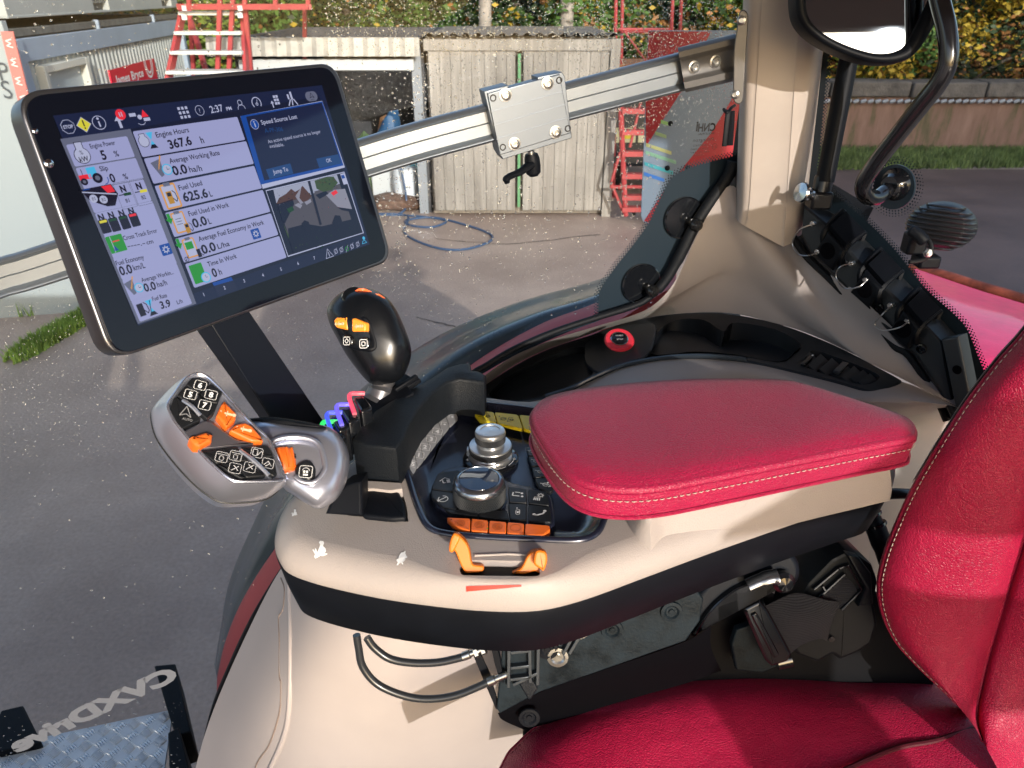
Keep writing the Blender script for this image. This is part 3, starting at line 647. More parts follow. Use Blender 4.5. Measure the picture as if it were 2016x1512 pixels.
# undergrowth on the bank, uncountable
mb = MB()
for i in range(130000):
    x = random.uniform(-12, 19); yy = random.uniform(15.2, 21) if x > 3 or x < -99 else random.uniform(14.6, 21); k = noise.noise(V((x*.5, yy*.5, 1)))
    z = random.uniform(0, 3.1)*(.85+.5*noise.noise(V((x*.8, 0, 5))))+max(0, (yy-19)*.5); p = V((x, yy, z)); nn = V((random.gauss(0,1), random.gauss(0,1)-.8, random.gauss(0,1)+.6)).normalized(); u, w_, _ = basis(nn); l = .055*random.uniform(.6,1.5)
    mi = 0 if k < .05 else (1 if k < .3 else 2)
    if random.random() < (.12 if x < 3 else .3): mi = random.choice((3,4))
    mb.add([p-u*l, p-w_*l*.6, p+u*l, p+w_*l*.6], [(0,1,2,3)], mi)
tag(mb.build('undergrowth', [LM['dark'],LM['green'],LM['lime'],LM['yellow'],LM['orange']], smooth=False), 'tangled green and yellow undergrowth covering the bank', 'undergrowth', kind='stuff')

# unseen building added to shade the right of the yard and the stone wall
ws = thing('added_shade_building', 'tall grey workshop standing behind the tractor, shading the right of the yard', 'building', (18, -10, 0))
mb = MB(); box(mb, (19.8,-10.5,4.6), (20,5,9.2)); mb.build('wall', M('shade_building_grey', (.25,.26,.27), .7, var=.1), ws)
mb = MB(); box(mb, (19.8,-10.5,9.28), (20.5,5.5,.14)); mb.build('roof', M('roof_dark', (.10,.09,.08), .85), ws)
# ================================================================== SIDE GLASS, SEAL, FRIT
glass = bpy.data.materials.new('window_glass'); glass.use_nodes = True; nt = glass.node_tree; N = nt.nodes; L = nt.links; N.remove(N['Principled BSDF'])
tr_ = N.new('ShaderNodeBsdfTransparent'); tr_.inputs[0].default_value = (.90,.94,.94,1); gl_ = N.new('ShaderNodeBsdfGlossy'); gl_.inputs['Roughness'].default_value = .01
fr_ = N.new('ShaderNodeFresnel'); fr_.inputs[0].default_value = 1.4; mm = N.new('ShaderNodeMath'); mm.operation = 'MULTIPLY'; mm.inputs[1].default_value = .3; L.new(fr_.outputs[0], mm.inputs[0])
mxs = N.new('ShaderNodeMixShader'); L.new(mm.outputs[0], mxs.inputs[0]); L.new(tr_.outputs[0], mxs.inputs[1]); L.new(gl_.outputs[0], mxs.inputs[2]); L.new(mxs.outputs[0], N['Material Output'].inputs[0])
drop = M('water_drop', (1,1,1), .0, trans=1, ior=1.33)
frit = M('frit_black', (.014,.024,.034), .35, spec=.4)
sealm = M('door_seal', (.006,.007,.009), .6, spec=.25)
sw_ = thing('side_window', 'large rain spotted side window glass with dark dotted border', 'window', G(700, 1100))
def gp(X, z, off=0): # point on side glass plane
    return V((X, 1.2+GS*(X-.35), z))+GN*off
mb = MB(); a, b_, c, d = gp(-1.7,.5), gp(.42,.5), gp(.42,3.15), gp(-1.7,3.15); mb.add([a,b_,c,d], [(0,1,2,3)]); mb.build('glass_pane', glass, sw_, smooth=False)
seal_px = [(1444,318),(1438,338),(1422,365),(1390,410),(1364,452),(1334,512),(1307,556),(1274,589),(1240,605),(1169,627),(1086,655),(1009,689),(957,720),(925,740),(850,808),(760,900),(660,1000),(590,1080),(552,1130),(500,1215),(455,1310),(420,1400),(395,1512),(380,1620)]
sp = cr([G(x, y, .022) for x, y in seal_px], 8); spd = cr([G(x, y, .03)+V((0,0,0)) for x, y in seal_px], 8)
mb = MB(); tube(mb, sp, [.0095]*4+[.0085]+[.0055]*12, 12); mb.build('seal', sealm, sw_)
fo = [(1450,305),(1437,309),(1400,318),(1360,330),(1325,348),(1305,381),(1276,441),(1243,487),(1215,522),(1193,553),(1181,572),(1178,590),(1178,630)]
fi = [(1462,330),(1450,345),(1438,350),(1428,370),(1414,390),(1385,425),(1352,475),(1315,530),(1288,566),(1262,590),(1240,600),(1215,612),(1178,632)]
mb = MB(); A_ = cr([G(*p, .004) for p in fo], 6); B_ = cr([G(*p, .004) for p in fi], 6); loft(mb, [A_, B_], closed=False)
lo = [G(x, y, .004) for x, y in [(1178,616),(1110,647),(1010,691),(930,734)]]; lo2 = [G(x, y, .004) for x, y in [(1178,632),(1110,657),(1010,702),(930,748)]]
loft(mb, [cr(lo,6), cr(lo2,6)], closed=False)
def dots(mb, line, out, rows=3, sp_=.0052, off=.0042, nrm=GN, s0=.0022):
    tot = 0; pts = [line[0]]; 
    for a, b in zip(line, line[1:]):
        l = (b-a).length; t = sp_-tot
        while t < l: pts.append(a.lerp(b, t/l)); t += sp_
        tot = (tot+l) % sp_
    for r in range(rows):
        s = s0*(1-r*.19)
        for i in range(len(pts)-1):
            t = (pts[i+1]-pts[i]).normalized(); o_ = nrm.cross(t)*out; p = (pts[i].lerp(pts[i+1], .5 if r%2 else 0))+o_*(sp_*.55*(r+.45))
            mb.add([p+t*s, p+o_*s, p-t*s, p-o_*s], [(0,1,2,3)])
dots(mb, A_, -1); dots(mb, cr([G(x, y, .0042) for x, y in [(1178,616),(1110,647),(1010,691),(930,734)]], 6)[::-1], -1, rows=2)
mb.build('frit_border', frit, sw_, smooth=False)
cu_, cw_ = V((1,GS,0)).normalized(), V((0,0,1))
# makers' stamp, read from outside
mb = MB(); cv = Canvas(mb, G(1407,262,.003), cu_, cw_, GN, .0003); kk = (G(1407,262,0)-G(1367,262,0)).length/40
def stamp(t, rx, y, hpx, wpx, bold=0): cv.text(t, (rx-1407)*kk, (262-y)*kk*1.02, hpx*kk, 0, w=wpx*kk, mirror=True, bold=bold)
stamp('CNH', 1407, 258, 13, 34, .04); stamp('INDUSTRIAL', 1406, 264, 3.6, 32, .02); stamp('Pilkington', 1406, 275, 6, 40); stamp('TEMPERED', 1397, 283, 3.4, 30); stamp('AGR 617685', 1399, 289, 3.2, 36); stamp('E1', 1413, 287, 4, 6); stamp('43R 001567', 1401, 294, 2.6, 38); stamp('010521', 1388, 299, 2.6, 16)
cv.ring((1410-1407)*kk, (262-285)*kk, 5*kk, .7*kk, 0); cv.stroke([((1371-1407)*kk, (262-257)*kk), ((1371-1407)*kk, (262-246)*kk)], 3*kk, 0); cv.circ((1371-1407)*kk, (262-243)*kk, 2*kk, 0)
mb.build('makers_stamp', M('stamp_ink', (.01,.01,.012), .5), sw_, smooth=False)
# decal seen from behind
mb = MB(); q0 = G(352,1330,.002); q1 = G(22,1482,.002); u_ = (q0-q1).normalized(); w2 = GN.cross(u_)*-1
if w2.z < 0: w2 = -w2
cv = Canvas(mb, q0, u_, w2, GN, .0003); cv.text('CVXDrive', 0, -.005, .034, 0, w=(q0-q1).length*.98, mirror=True, bold=.06)
s_ = mb.build('lettering', M('decal_grey', (.13,.135,.15), .6), sw_, smooth=False); s_['label'] = 'grey reversed lettering low on the glass'
# discs fixing the glass
for x, y in ((1345,428),(1261,557)):
    p = G(x, y, .006); m_ = MB(); lathe(m_, p, GN, [(.034,0),(.034,.004),(.032,.006),(.0,.0065)], 36, cap=False); f = m_.build('fixing_disc', blackgl, sw_)
    q = G(x+6, y+4, .006); m_ = MB(); lathe(m_, q, GN+V((.25,0,-.12)), [(.007,0),(.006,.012),(.009,.018),(.0105,.023),(.0105,.028),(.007,.033),(.0,.035)], 20, cap=False); m_.build('pin', M('pin_dark', (.05,.05,.05), .2, metal=.8), f)
# raindrops on the outside: uncountable
def drops(mb, n, fn, rmin, rmax, off=-.0005):
    for i in range(n):
        q = fn()
        if q is None: continue
        x, y = q; r = .95*(rmin+(rmax-rmin)*random.random()**2.6); p = G(x, y, off); el_ = random.uniform(.85,1.35); rot = random.uniform(-.5,.5)
        u, w_ = cu_*math.cos(rot)+cw_*math.sin(rot), cw_*math.cos(rot)-cu_*math.sin(rot)
        rings = []
        for h, rr in ((0,1),(.28,.88),(.46,.55)):
            rings.append([p+(u*math.cos(2*math.pi*j/8)+w_*math.sin(2*math.pi*j/8)*el_)*r*rr-GN*(h*r) for j in range(8)])
        rings = [rg[::-1] for rg in rings]
        loft(mb, rings, cap0=True); mb.add(rings[-1]+[p-GN*r*.52], [(j,(j+1)%8,8) for j in range(8)])
def reg(x0,y0,x1,y1): return lambda: (random.uniform(x0,x1), random.uniform(y0,y1))
def streak():
    t = random.random(); x = 830-60*t+random.gauss(0,22+40*t*(1-t)) ; return (x, 130+t*420)
def streak2():
    t = random.random(); return (1240+random.gauss(0,30)-t*20, 190+t*240)
def cluster():
    return (random.gauss(1000,120), random.gauss(420,60))
mb = MB()
drops(mb, 2600, reg(830,50,1460,250), .0005, .0014); drops(mb, 1600, reg(1170,0,1470,200), .0005, .0013); drops(mb, 1300, reg(640,0,1200,110), .0004, .0012)
drops(mb, 420, streak, .0006, .0021); drops(mb, 200, streak2, .0006, .0022); drops(mb, 260, cluster, .0007, .0022); drops(mb, 500, reg(740,240,1300,620), .0005, .0021)
drops(mb, 1000, reg(0,600,420,900), .0004, .0011); drops(mb, 800, reg(380,540,960,760), .0004, .0014); drops(mb, 220, reg(0,880,560,1300), .0004, .0018); drops(mb, 160, reg(0,1380,360,1512), .0005, .0020); drops(mb, 260, reg(0,0,640,180), .0004, .0014)
drops(mb, 5200, reg(640,0,1470,620), .0003, .0009); drops(mb, 1500, reg(0,560,700,1000), .0003, .0007)
o = mb.build('raindrops', drop); tag(o, 'scattered raindrops on the outside of the side window', 'raindrops', kind='stuff')
# rear corner glass
rw = thing('rear_corner_window', 'narrow rear corner window with a dotted black border around it', 'window', RG(1850, 500))
ru = V((.51,-.86,0)).normalized()
mb = MB(); a = RO-ru*.03; mb.add([V((a.x,a.y,1.6)), V((a+ru*.75).to_tuple()[:2]+(1.6,)), V((a+ru*.75).to_tuple()[:2]+(3.15,)), V((a.x,a.y,3.15))], [(0,1,2,3)]); mb.build('glass_pane', glass, rw, smooth=False)
mb = MB()
e1 = [(1634,60),(1630,110),(1622,200),(1614,290),(1610,345),(1640,380),(1700,430),(1760,490),(1820,565),(1880,620),(1905,650),(1925,700),(1940,740),(1950,800)]
e0 = [(1600,60),(1596,110),(1590,200),(1580,290),(1570,370),(1580,420),(1640,500),(1700,560),(1760,630),(1820,700),(1840,740),(1860,780),(1870,810),(1880,850)]
A_ = cr([RG(*p,.004) for p in e1], 6); B_ = cr([RG(*p,.004) for p in e0], 6); loft(mb, [A_, B_], closed=False); dots(mb, A_, 1, rows=3, nrm=RN, sp_=.0046, s0=.0019)
mb.build('frit_border', frit, rw, smooth=False)
p = RG(1762,368,.006); m_ = MB(); lathe(m_, p, RN, [(.030,0),(.030,.003),(.0,.0035)], 30, cap=False)
for r in range(3):
    k = 44+r*5
    for j in range(k):
        q = 2*math.pi*(j+(r%2)*.5)/k; rr = .0325+r*.0036; u, w_, n_ = basis(RN); c = RG(1762,368,.0045)+(u*math.cos(q)+w_*math.sin(q))*rr; s = .0016*(1-.2*r); m_.add([c+u*s, c+w_*s, c-u*s, c-w_*s], [(0,1,2,3)])
m_.build('frit_disc', frit, rw)
# ================================================================== CAB FRAME (roof, floor, far posts; they shade the seat)
cab = thing('cab_frame', 'dark lined cab roof with slim beige door posts around the driver seat', 'cab', (0, .4, 1.3))
mb = MB(); box(mb, (0,.42,3.17), (2.8,1.72,.10)); mb.build('roof', M('headliner', (.24,.19,.175), .8), cab, bevel=.02)
mb = MB(); box(mb, (.1,.25,1.18), (1.6,.9,.06)); mb.build('floor', blackp, cab)
for a, b_, w_ in ((V((-.95,-.3,1.3)),V((-1.2,-.42,3.15)),.08), (V((1.25,-.46,1.4)),V((1.2,-.46,3.15)),.1)): mb = MB(); bar(mb, a, b_, w_, .1, (0,1,0)); mb.build('post', beige, cab)
for pts in ([(.58,2.585),(.70,2.635),(.75,2.66),(.82,2.72),(.93,2.80),(1.25,2.84),(1.25,2.59)], [(.63,1.3),(.79,1.3),(.80,2.36),(1.25,2.40),(1.25,2.50),(.66,2.50),(.63,2.40)], [(.86,1.3),(1.25,1.3),(1.25,2.24),(.90,2.24)]):
    mb = MB(); slab(mb, [V((x, -.46, z)) for x, z in pts], (0,1,0), .04, .01); mb.build('shade_trim', beige, cab)  # unseen panels shaped to throw the bands of shade on the seat
mb = MB(); box(mb, (-.35,-.50,1.52), (1.9,.06,.64)); mb.build('door_panel', blackp, cab, bevel=.02)
# tractor bonnet and chassis ahead of the cab; they keep the near yard in shade
tb = thing('tractor_bonnet', 'long red tractor bonnet ahead of the cab', 'bonnet', (-2.8, .3, 1.2))
mb = MB(); box(mb, (-2.75,.25,1.75), (2.5,.7,.9)); mb.build('bonnet_shell', M('bonnet_red', (.10,.012,.014), .5), tb, bevel=.12)
mb = MB(); box(mb, (-1.9,.3,.95), (4.4,.9,.7)); mb.build('chassis', blackp, tb, bevel=.05)
# ================================================================== PILLAR
pil = thing('cab_pillar', 'broad beige cab pillar between the side window and rear corner window', 'pillar', Y(1500, 460, 1.1))
def pc(px, y): return lambda py: Y(px(py), py, y)
rows = []
def lx(a, b): # px line given at y=0 and y=420
    return lambda py: a+(b-a)*py/420
cols = [(lx(1463,1448),1.165),(lx(1467,1452),1.125),(lx(1477,1462),1.106),(lx(1500,1474),1.10),(lx(1506,1480),1.098),(lx(1570,1540),1.09),(lx(1578,1549),1.088),(lx(1612,1572),1.10),(lx(1628,1585),1.13),(lx(1634,1590),1.2)]
for py in (-520,-250,-60,60,180,300,400): rows.append([Y(f(py), py, y) for f, y in cols])
bot = [(1447,425),(1449,428),(1455,434),(1466,440),(1474,445),(1535,478),(1545,480),(1566,470),(1580,455),(1592,440)]
rows.append([Y(x, y+4, c[1]) for (x, y), c in zip(bot, cols)])
mb = MB(); sheet(mb, rows, 3, 5); mb.build('pillar_trim', M('pillar_beige', (.42,.36,.315), .40, var=.06, vscale=9, rvar=.06, bump=('noise', 1100, .1, .0005)), pil, angle=60)
m_ = MB(); box(m_, (.39, 1.19, 2.75), (.07,.06,.8)); m_.build('post_core', blackp, pil)
# black clip on the pillar's edge
m_ = MB(); tube(m_, [Y(1426,288,1.08), Y(1430,250,1.08), Y(1434,216,1.085)], .0018, 8, flat=2.0); tube(m_, [Y(1425,215,1.08), Y(1429,221,1.07), Y(1434,220,1.07), Y(1439,213,1.075), Y(1446,208,1.09)], .0022, 8, n=4)
tube(m_, [Y(1437,286,1.09), Y(1441,218,1.095)], .0045, 8); m_.build('clip', blackp, pil)
# ================================================================== ALUMINIUM RAIL
rl = thing('mounting_rail', 'long curved aluminium rail running across the side window to the pillar', 'rail', G(1000, 240, .06))
top = [(-160,556),(0,507),(100,476),(705,274),(960,203),(1120,160),(1340,103)]; bot = [(-160,660),(0,588),(130,548),(722,350),(975,277),(1130,234),(1347,178)]
T1 = cr([G(*p, .065) for p in top], 8); B1 = cr([G(*p, .065) for p in bot], 8)
mb = MB(); prof = [(0,-.004),(0,.004),(.03,.008),(.08,.010),(.13,.009),(.175,.004),(.19,.001),(.20,.0),(.48,.0),(.50,.0012),(.52,.0),(.80,0),(.81,.001),(.825,.004),(.87,.009),(.92,.010),(.97,.008),(1,.004),(1,-.004)]
ring = [[a.lerp(b, t)+GN*h for a, b in zip(T1, B1)] for t, h in prof]
ring += [[p for p in ring[0]]]
loft(mb, ring, closed=False); mb.build('extrusion', alu, rl, angle=50)
bk_ = MB(); T2 = [G(1338,84,.07), G(1456,50,.07)]
up_ = [G(1336,108,.07), G(1450,76,.07)]; 
def bracket(m_):
    pts0 = [(1334,92),(1344,175)]; pts1 = [(1448,58),(1452,162)]
    r0, r1 = [], []
    for t, h in ((0,0),(.02,.012),(.10,.020),(.22,.020),(.30,.011),(.34,.009),(.66,.009),(.70,.011),(.78,.020),(.92,.020),(.98,.012),(1,0)):
        a = G(1334+(1350-1334)*t, 100+(178-90)*t-6, .068+h); b_ = G(1448+6*t, 66+(158-66)*t, .068+h); r0.append(a); r1.append(b_)
    loft(m_, [r0, r1], closed=False); loft(m_, [[p-GN*(.0) for p in r0], [G(1342,136,.06)]*len(r0)], closed=False)
bracket(bk_); bk_.build('end_bracket', castgrey, rl, angle=50)
def allen(mb, p, n, r=.007, h=.005):
    lathe(mb, p, n, [(r*1.35,0),(r*1.35,h*.25),(r,h*.3),(r,h*.85),(r*.85,h),(r*.5,h),(r*.48,h*.5),(0,h*.5)], 18, cap=False)
for x, y in ((1366,132),(1408,121)):
    m_ = MB(); allen(m_, G(x, y, .077), GN, .0062, .006); m_.build('bolt', steel, rl)
pm = MB(); slab(pm, [Y(x, y, 1.075) for x, y in rnd_px] if False else rnd([Y(1456,16,1.075), Y(1474,24,1.072), Y(1462,206,1.072), Y(1443,204,1.075), Y(1444,100,1.075)], (.01,)), (-.35,-1,0), .006, .0015); pm.build('end_plate', castgrey, rl)
for x, y in ((1460,40),(1447,186)):
    m_ = MB(); lathe(m_, Y(x, y, 1.071), (-.35,-1,0), [(.006,0),(.0055,.003),(.003,.004),(.0028,.0015),(0,.0015)], 16, cap=False); m_.build('bolt', steel, rl)
# sliding clamp plate
cl = thing('sliding_clamp', 'square aluminium clamp block bolted to the middle of the rail', 'clamp', G(1040, 230, .08))
m_ = MB(); slab(m_, [G(x, y, .088) for x, y in ((960,184),(1102,146),(1124,262),(984,306))], GN, .010, .0012); 
aluC = M('aluminium_block', (.19,.215,.245), .42, metal=.85, bump=('brushed', 600, .2, .0003))
pl_ = m_.build('face_plate', aluC, cl)
m_ = MB()
for t in (.30,.52,.74):
    a = G(960+24*t, 184+122*t, .0885); b_ = G(1102+22*t, 146+116*t, .0885); bar(m_, a, b_, .0016, .0022, GN)
m_.build('groove_ridge', aluC, pl_)
m_ = MB(); slab(m_, [G(x, y, .084) for x, y in ((953,180),(1000,168),(1003,176),(1060,160),(1058,152),(1106,142),(1112,150),(1126,272),(990,314),(982,300))], GN, .03, .001); m_.build('back_block', aluC, cl)
for x, y in ((995,187),(1078,164),(1094,260),(1013,283)):
    m_ = MB(); allen(m_, G(x, y, .0885), GN, .0062, .004); m_.build('bolt', steel, cl)
for x, y in ((971,193),(1101,158),(1118,253),(990,290)):
    m_ = MB(); lathe(m_, G(x, y, .0883), GN, [(.0045,0),(.0042,.0006),(.003,.0006),(.0028,-.001),(0,-.001)], 14, cap=False); m_.build('screw_hole', M('hole_dark', (.03,.03,.03), .4, metal=.5), cl)
m_ = MB(); lathe(m_, G(1045,297,.075), G(1050,340,.075)-G(1045,297,.075), [(.005,0),(.005,.008)], 14); h_ = m_.build('clamp_stud', steel, cl)
m_ = MB(); lathe(m_, G(1046,303,.075), G(1050,340,.075)-G(1045,297,.075), [(.0085,0),(.0105,.006),(.011,.016),(.010,.026),(.006,.030)], 18)
tube(m_, [G(1048,322,.08), G(1025,338,.085), G(1006,346,.09), G(997,353,.092), G(999,360,.092)], [.0075,.006,.0055,.006,.0045], 10, n=4, flat=.8); hd = m_.build('clamp_lever', blackp, cl); hd['label'] = 'black plastic clamping lever'
# ================================================================== MIRROR, GRAB HANDLE, STRUT
mr = thing('rear_view_mirror', 'black rimmed mirror hanging at the top beside the pillar, reflecting pale sky', 'mirror', D(1700, 40, .86))
MN = V((-.12,-.88,-.05)).normalized(); MO = D(1710, 30, .86)
mN = V((-.05, -.93, .175)).normalized()
outl = [(1568,-60),(1565,0),(1572,40),(1598,72),(1640,98),(1690,118),(1735,126),(1775,122),(1803,104),(1830,65),(1855,15),(1872,-40),(1860,-90),(1720,-110),(1600,-100)]
inn = [(1590,-50),(1585,10),(1596,45),(1625,70),(1665,90),(1710,104),(1740,106),(1766,100),(1784,88),(1804,52),(1832,-5),(1845,-50),(1830,-75),(1720,-92),(1612,-84)]
O_ = cr([PL(x, y, MO, mN) for x, y in outl], 5, True); I_ = cr([PL(x, y, MO, mN) for x, y in inn], 5, True)
m_ = MB(); loft(m_, [[p-mN*.03+(c-p)*.1 for p, c in zip(O_, I_)], [p-mN*.02 for p in O_], O_, [p.lerp(q,.15)+mN*.006 for p, q in zip(O_, I_)], [p.lerp(q,.6)+mN*.007 for p, q in zip(O_, I_)], [q+mN*.003 for q in I_], [q-mN*.002 for q in I_]], cap0=True); m_.build('housing', blackp, mr, angle=70)
m_ = MB(); m_.add([q-mN*.001 for q in I_], [tuple(range(len(I_)))]); m_.build('mirror_glass', M('mirror_silver', (.32,.36,.40), .015, metal=1), mr, smooth=False)
m_ = MB(); tube(m_, [D(1700,-20,.9), D(1720,-80,1.0), V((.5,1.0,3.1))], .012, 10, n=4); m_.build('stalk', blackp, mr)
gh = thing('grab_handle', 'bent glossy black grab handle tube in front of the rear corner window', 'handle', RG(1765, 370, .05))
m_ = MB(); hp = [RG(1752,366,.005), RG(1742,378,.03), RG(1722,390,.055), RG(1704,384,.075), RG(1700,362,.085), RG(1722,325,.09), RG(1770,262,.09), RG(1815,205,.09), RG(1850,160,.09), RG(1867,118,.09), RG(1864,60,.09), RG(1850,0,.09), RG(1838,-60,.09)]
tube(m_, hp, .0105, 16, n=8); m_.build('tube', M('gloss_black_tube', (.008,.008,.010), .16, coat=.6), gh)
m_ = MB(); lathe(m_, RG(1768,362,.004), RN, [(.022,0),(.022,.006),(.016,.010),(.012,.02)], 24); m_.build('mount', blackgl, gh)
sg = thing('gas_strut', 'straight black strut rising from the cable strip beside the pillar', 'strut', D(1605, 400, 1.05))
m_ = MB(); tube(m_, [D(1624,358,1.04), D(1676,90,.99), D(1700,-60,.97)], .0125, 16); m_.build('cylinder', blackp, sg)
m_ = MB(); tube(m_, [D(1624,345,1.04), D(1612,398,1.05)], [.0135,.015,.012], 14); box(m_, D(1612,392,1.05), (.03,.03,.025)); m_.build('end_socket', blacks, sg, bevel=.004)
kn = thing('chrome_stud', 'small silver stud with round head on the pillar beside the strut', 'stud', D(1575, 378, 1.04))
m_ = MB(); ax = D(1575,378,1.03)-D(1602,384,1.04); lathe(m_, D(1606,385,1.045), ax, [(.006,0),(.006,.008),(.009,.010),(.009,.014),(.0045,.016),(.0045,.022),(.012,.024),(.0145,.026),(.013,.029),(0,.031)], 22); m_.build('stud_body', M('dull_chrome', (.5,.5,.5), .2, metal=1), kn)
# ================================================================== MARKER BOARD outside
mk = thing('marker_board', 'red and silver striped reflective marker board outside the side window', 'board', Y(1350, 300, 1.75))
MY = 1.72
def BP(x, y, o=0): return Y(x, y, MY-o)
m_ = MB(); slab(m_, [BP(1277,60), BP(1520,60), BP(1520,470), BP(1285,445), BP(1266,436), BP(1262,425)], (0,-1,0), .004, .0008, mi=0)
def tri(px, mi, o): m_.add([BP(x, y, o) for x, y in px], [tuple(range(len(px)))], mi)
tri([(1277,62),(1400,62),(1340,182),(1272,288),(1271,200)], 1, .0012); tri([(1520,100),(1520,300),(1440,330),(1340,352),(1286,442),(1268,435),(1310,372),(1400,262),(1444,190)], 1, .0012)
holo = [(1301,239,18,(.35,.6,.25)),(1290,262,22,(.40,.55,.30)),(1272,285,50,(.55,.55,.25)),(1271,300,60,(.3,.55,.40)),(1269,322,56,(.10,.5,.6)),(1268,342,40,(.08,.25,.75))]
for i, (x, y, l, c) in enumerate(holo):
    tri([(x,y-3.5),(x+l,y+l*.33-3.5),(x+l,y+l*.33+3.5),(x,y+3.5)], 2+i, .0018)
mats = [M('reflective_silver', (.24,.30,.40), .45, metal=0, bump=('noise', 800, .2, .0005)), M('reflective_red', (.42,.015,.03), .35)]+[M('hologram_%s' % n, h[3], .3, metal=.3) for n, h in zip(('lime','green','gold','mint','cyan','blue'), holo)]
m_.build('striped_face', mats, mk, smooth=False)
for x, y in ((1320,243),(1314,331),(1354,330)):
    q = MB(); lathe(q, BP(x, y, .002), (0,-1,0), [(.006,0),(.005,.003),(0,.004)], 14, cap=False); q.build('screw', blackp, mk)
m_ = MB(); bar(m_, BP(1490,300,-.01), BP(1700,420,-.2), .04, .04); bar(m_, BP(1300,120,-.01), BP(1510,120,-.01), .03, .02, (0,1,0)); m_.build('support_arm', blackp, mk)
# ================================================================== FENDER outside
fd = thing('rear_fender', 'glossy red rear fender with black edge arching outside the side window', 'fender', G(1000, 700, -.2))
inn = [(1330,560),(1185,650),(1050,715),(930,780),(760,930),(620,1060),(545,1170),(480,1280),(440,1370),(425,1440)]
mid = [(1330,520),(1178,594),(1060,640),(925,720),(770,850),(620,985),(540,1082),(478,1180),(444,1262),(428,1330)]
ou1 = [(1330,500),(1185,575),(1050,620),(905,690),(745,815),(600,950),(520,1060),(470,1160),(440,1250),(425,1325)]
ou2 = [(1330,468),(1200,543),(1010,598),(850,668),(700,775),(560,920),(490,1050),(450,1150),(434,1240),(422,1310)]
m_ = MB(); sheet(m_, [[G(x, y, -.08) for x, y in inn], [G(*( (a[0]+b_[0])/2, (a[1]+b_[1])/2), -.13) for a, b_ in zip(inn, mid)], [G(x, y, -.20) for x, y in mid], [G(x+4, y-2, -.24)-V((0,0,.02)) for x, y in mid]], 8, 5, thick=(0,0,-.02)); m_.build('fender_skin', red_paint, fd, angle=60)
m_ = MB(); sheet(m_, [[G(x, y, -.215) for x, y in mid], [G(x, y, -.25) for x, y in ou1], [G(*((a[0]+b_[0])/2, (a[1]+b_[1])/2), -.36) for a, b_ in zip(ou1, ou2)], [G(x, y, -.46) for x, y in ou2], [G(x, y, -.50)-V((0,0,.05)) for x, y in ou2]], 8, 5, thick=(0,0,-.015)); s_ = m_.build('fender_extension', M('fender_black', (.05,.065,.075), .32, coat=.3, rvar=.1, vscale=3), fd, angle=60)
# large tyre under the extension
m_ = MB(); c = G(640, 1800, -.45); c = V((.45, 1.75, .95))
lathe(m_, c, (GS*-1,1,0), [(.45,-.02),(.80,-.05),(.90,-.0),(.92,.1),(.92,.35),(.9,.5),(.5,.45)], 60)
for k in range(36):
    q = 2*math.pi*k/36; u, w_, n_ = basis((-GS,1,0)); d_ = u*math.cos(q)+w_*math.sin(q); t_ = n_.cross(d_); bar(m_, c+d_*.93+n_*.04, c+d_*.93+n_*.26+t_*.12, .05, .06, d_)
m_.build('tyre', rubber, fd)
# red body panel behind the rear corner window
rf = thing('rear_body_panel', 'bright red wet body panel beyond the rear corner window', 'panel', Z(1930, 620, 2.0))
redwet = M('wet_red_paint', (.85,.03,.15), .4, coat=.4, crough=.06, var=.10, vscale=30, bump=('noise', 60, .3, .003))
m_ = MB(); P_ = lambda x, y, z: Z(x, y, z)
sheet(m_, [[P_(1800,528,2.06), P_(1850,545,2.06), P_(1930,572,2.06), P_(2016,598,2.06), P_(2140,640,2.06)], [P_(1830,610,2.09), P_(1880,620,2.09), P_(1950,640,2.09), P_(2030,655,2.09), P_(2150,700,2.09)], [P_(1850,720,2.07), P_(1900,740,2.07), P_(1960,750,2.07), P_(2040,760,2.07), P_(2150,800,2.07)], [P_(1850,850,1.95), P_(1900,870,1.95), P_(1960,880,1.95), P_(2040,890,1.95), P_(2150,900,1.95)]], 6, 6, thick=(0,0,-.04)); m_.build('panel_skin', redwet, rf, angle=60)
m_ = MB(); tube(m_, [P_(1790,528,2.05), P_(1850,540,2.055), P_(1930,565,2.055), P_(2016,590,2.055), P_(2140,630,2.055)], .014, 10, n=4); m_.build('panel_edge', M('dirty_red', (.20,.05,.03), .6, var=.7, vscale=20), rf)
# work light
wk = thing('work_light', 'round finned black work lamp standing outside the rear corner window', 'lamp', D(1830, 500, 1.75))
wc = D(1850, 446, 1.75); wn = (D(1935,455,1.80)-D(1850,446,1.75)); wn = (wn.normalized()*.75+V((0,.75,0))+V((0,0,-.1))).normalized()
u_ = V((0,0,1)); m_ = MB()
lathe(m_, wc, wn, [(.0,-.035),(.055,-.03),(.068,-.01),(.074,.02),(.076,.03),(.076,.045),(.068,.05),(0,.052)], 40, cap=False, ell=.76, up=wn.cross(V((0,0,1))))
m_.build('lamp_housing', M('lamp_black', (.006,.006,.008), .4), wk)
m_ = MB(); a_, b_, n_ = basis(wn); up = (V((0,0,1))-wn*wn.z).normalized(); sd = wn.cross(up)
for k in range(10):
    h = (-.062+k*.0138)*.76; hw = math.sqrt(max(0,.074**2-(h/.76)**2)); c = wc+up*h-wn*.022
    pts = [c-sd*hw+wn*.03, c-sd*hw*.85-wn*.006, c-sd*hw*.4-wn*.02, c+sd*hw*.4-wn*.02, c+sd*hw*.85-wn*.006, c+sd*hw+wn*.03]
    tube(m_, pts, .0028, 8, n=4)
m_.build('cooling_fins', M('fin_black', (.012,.012,.014), .25, spec=.5), wk)
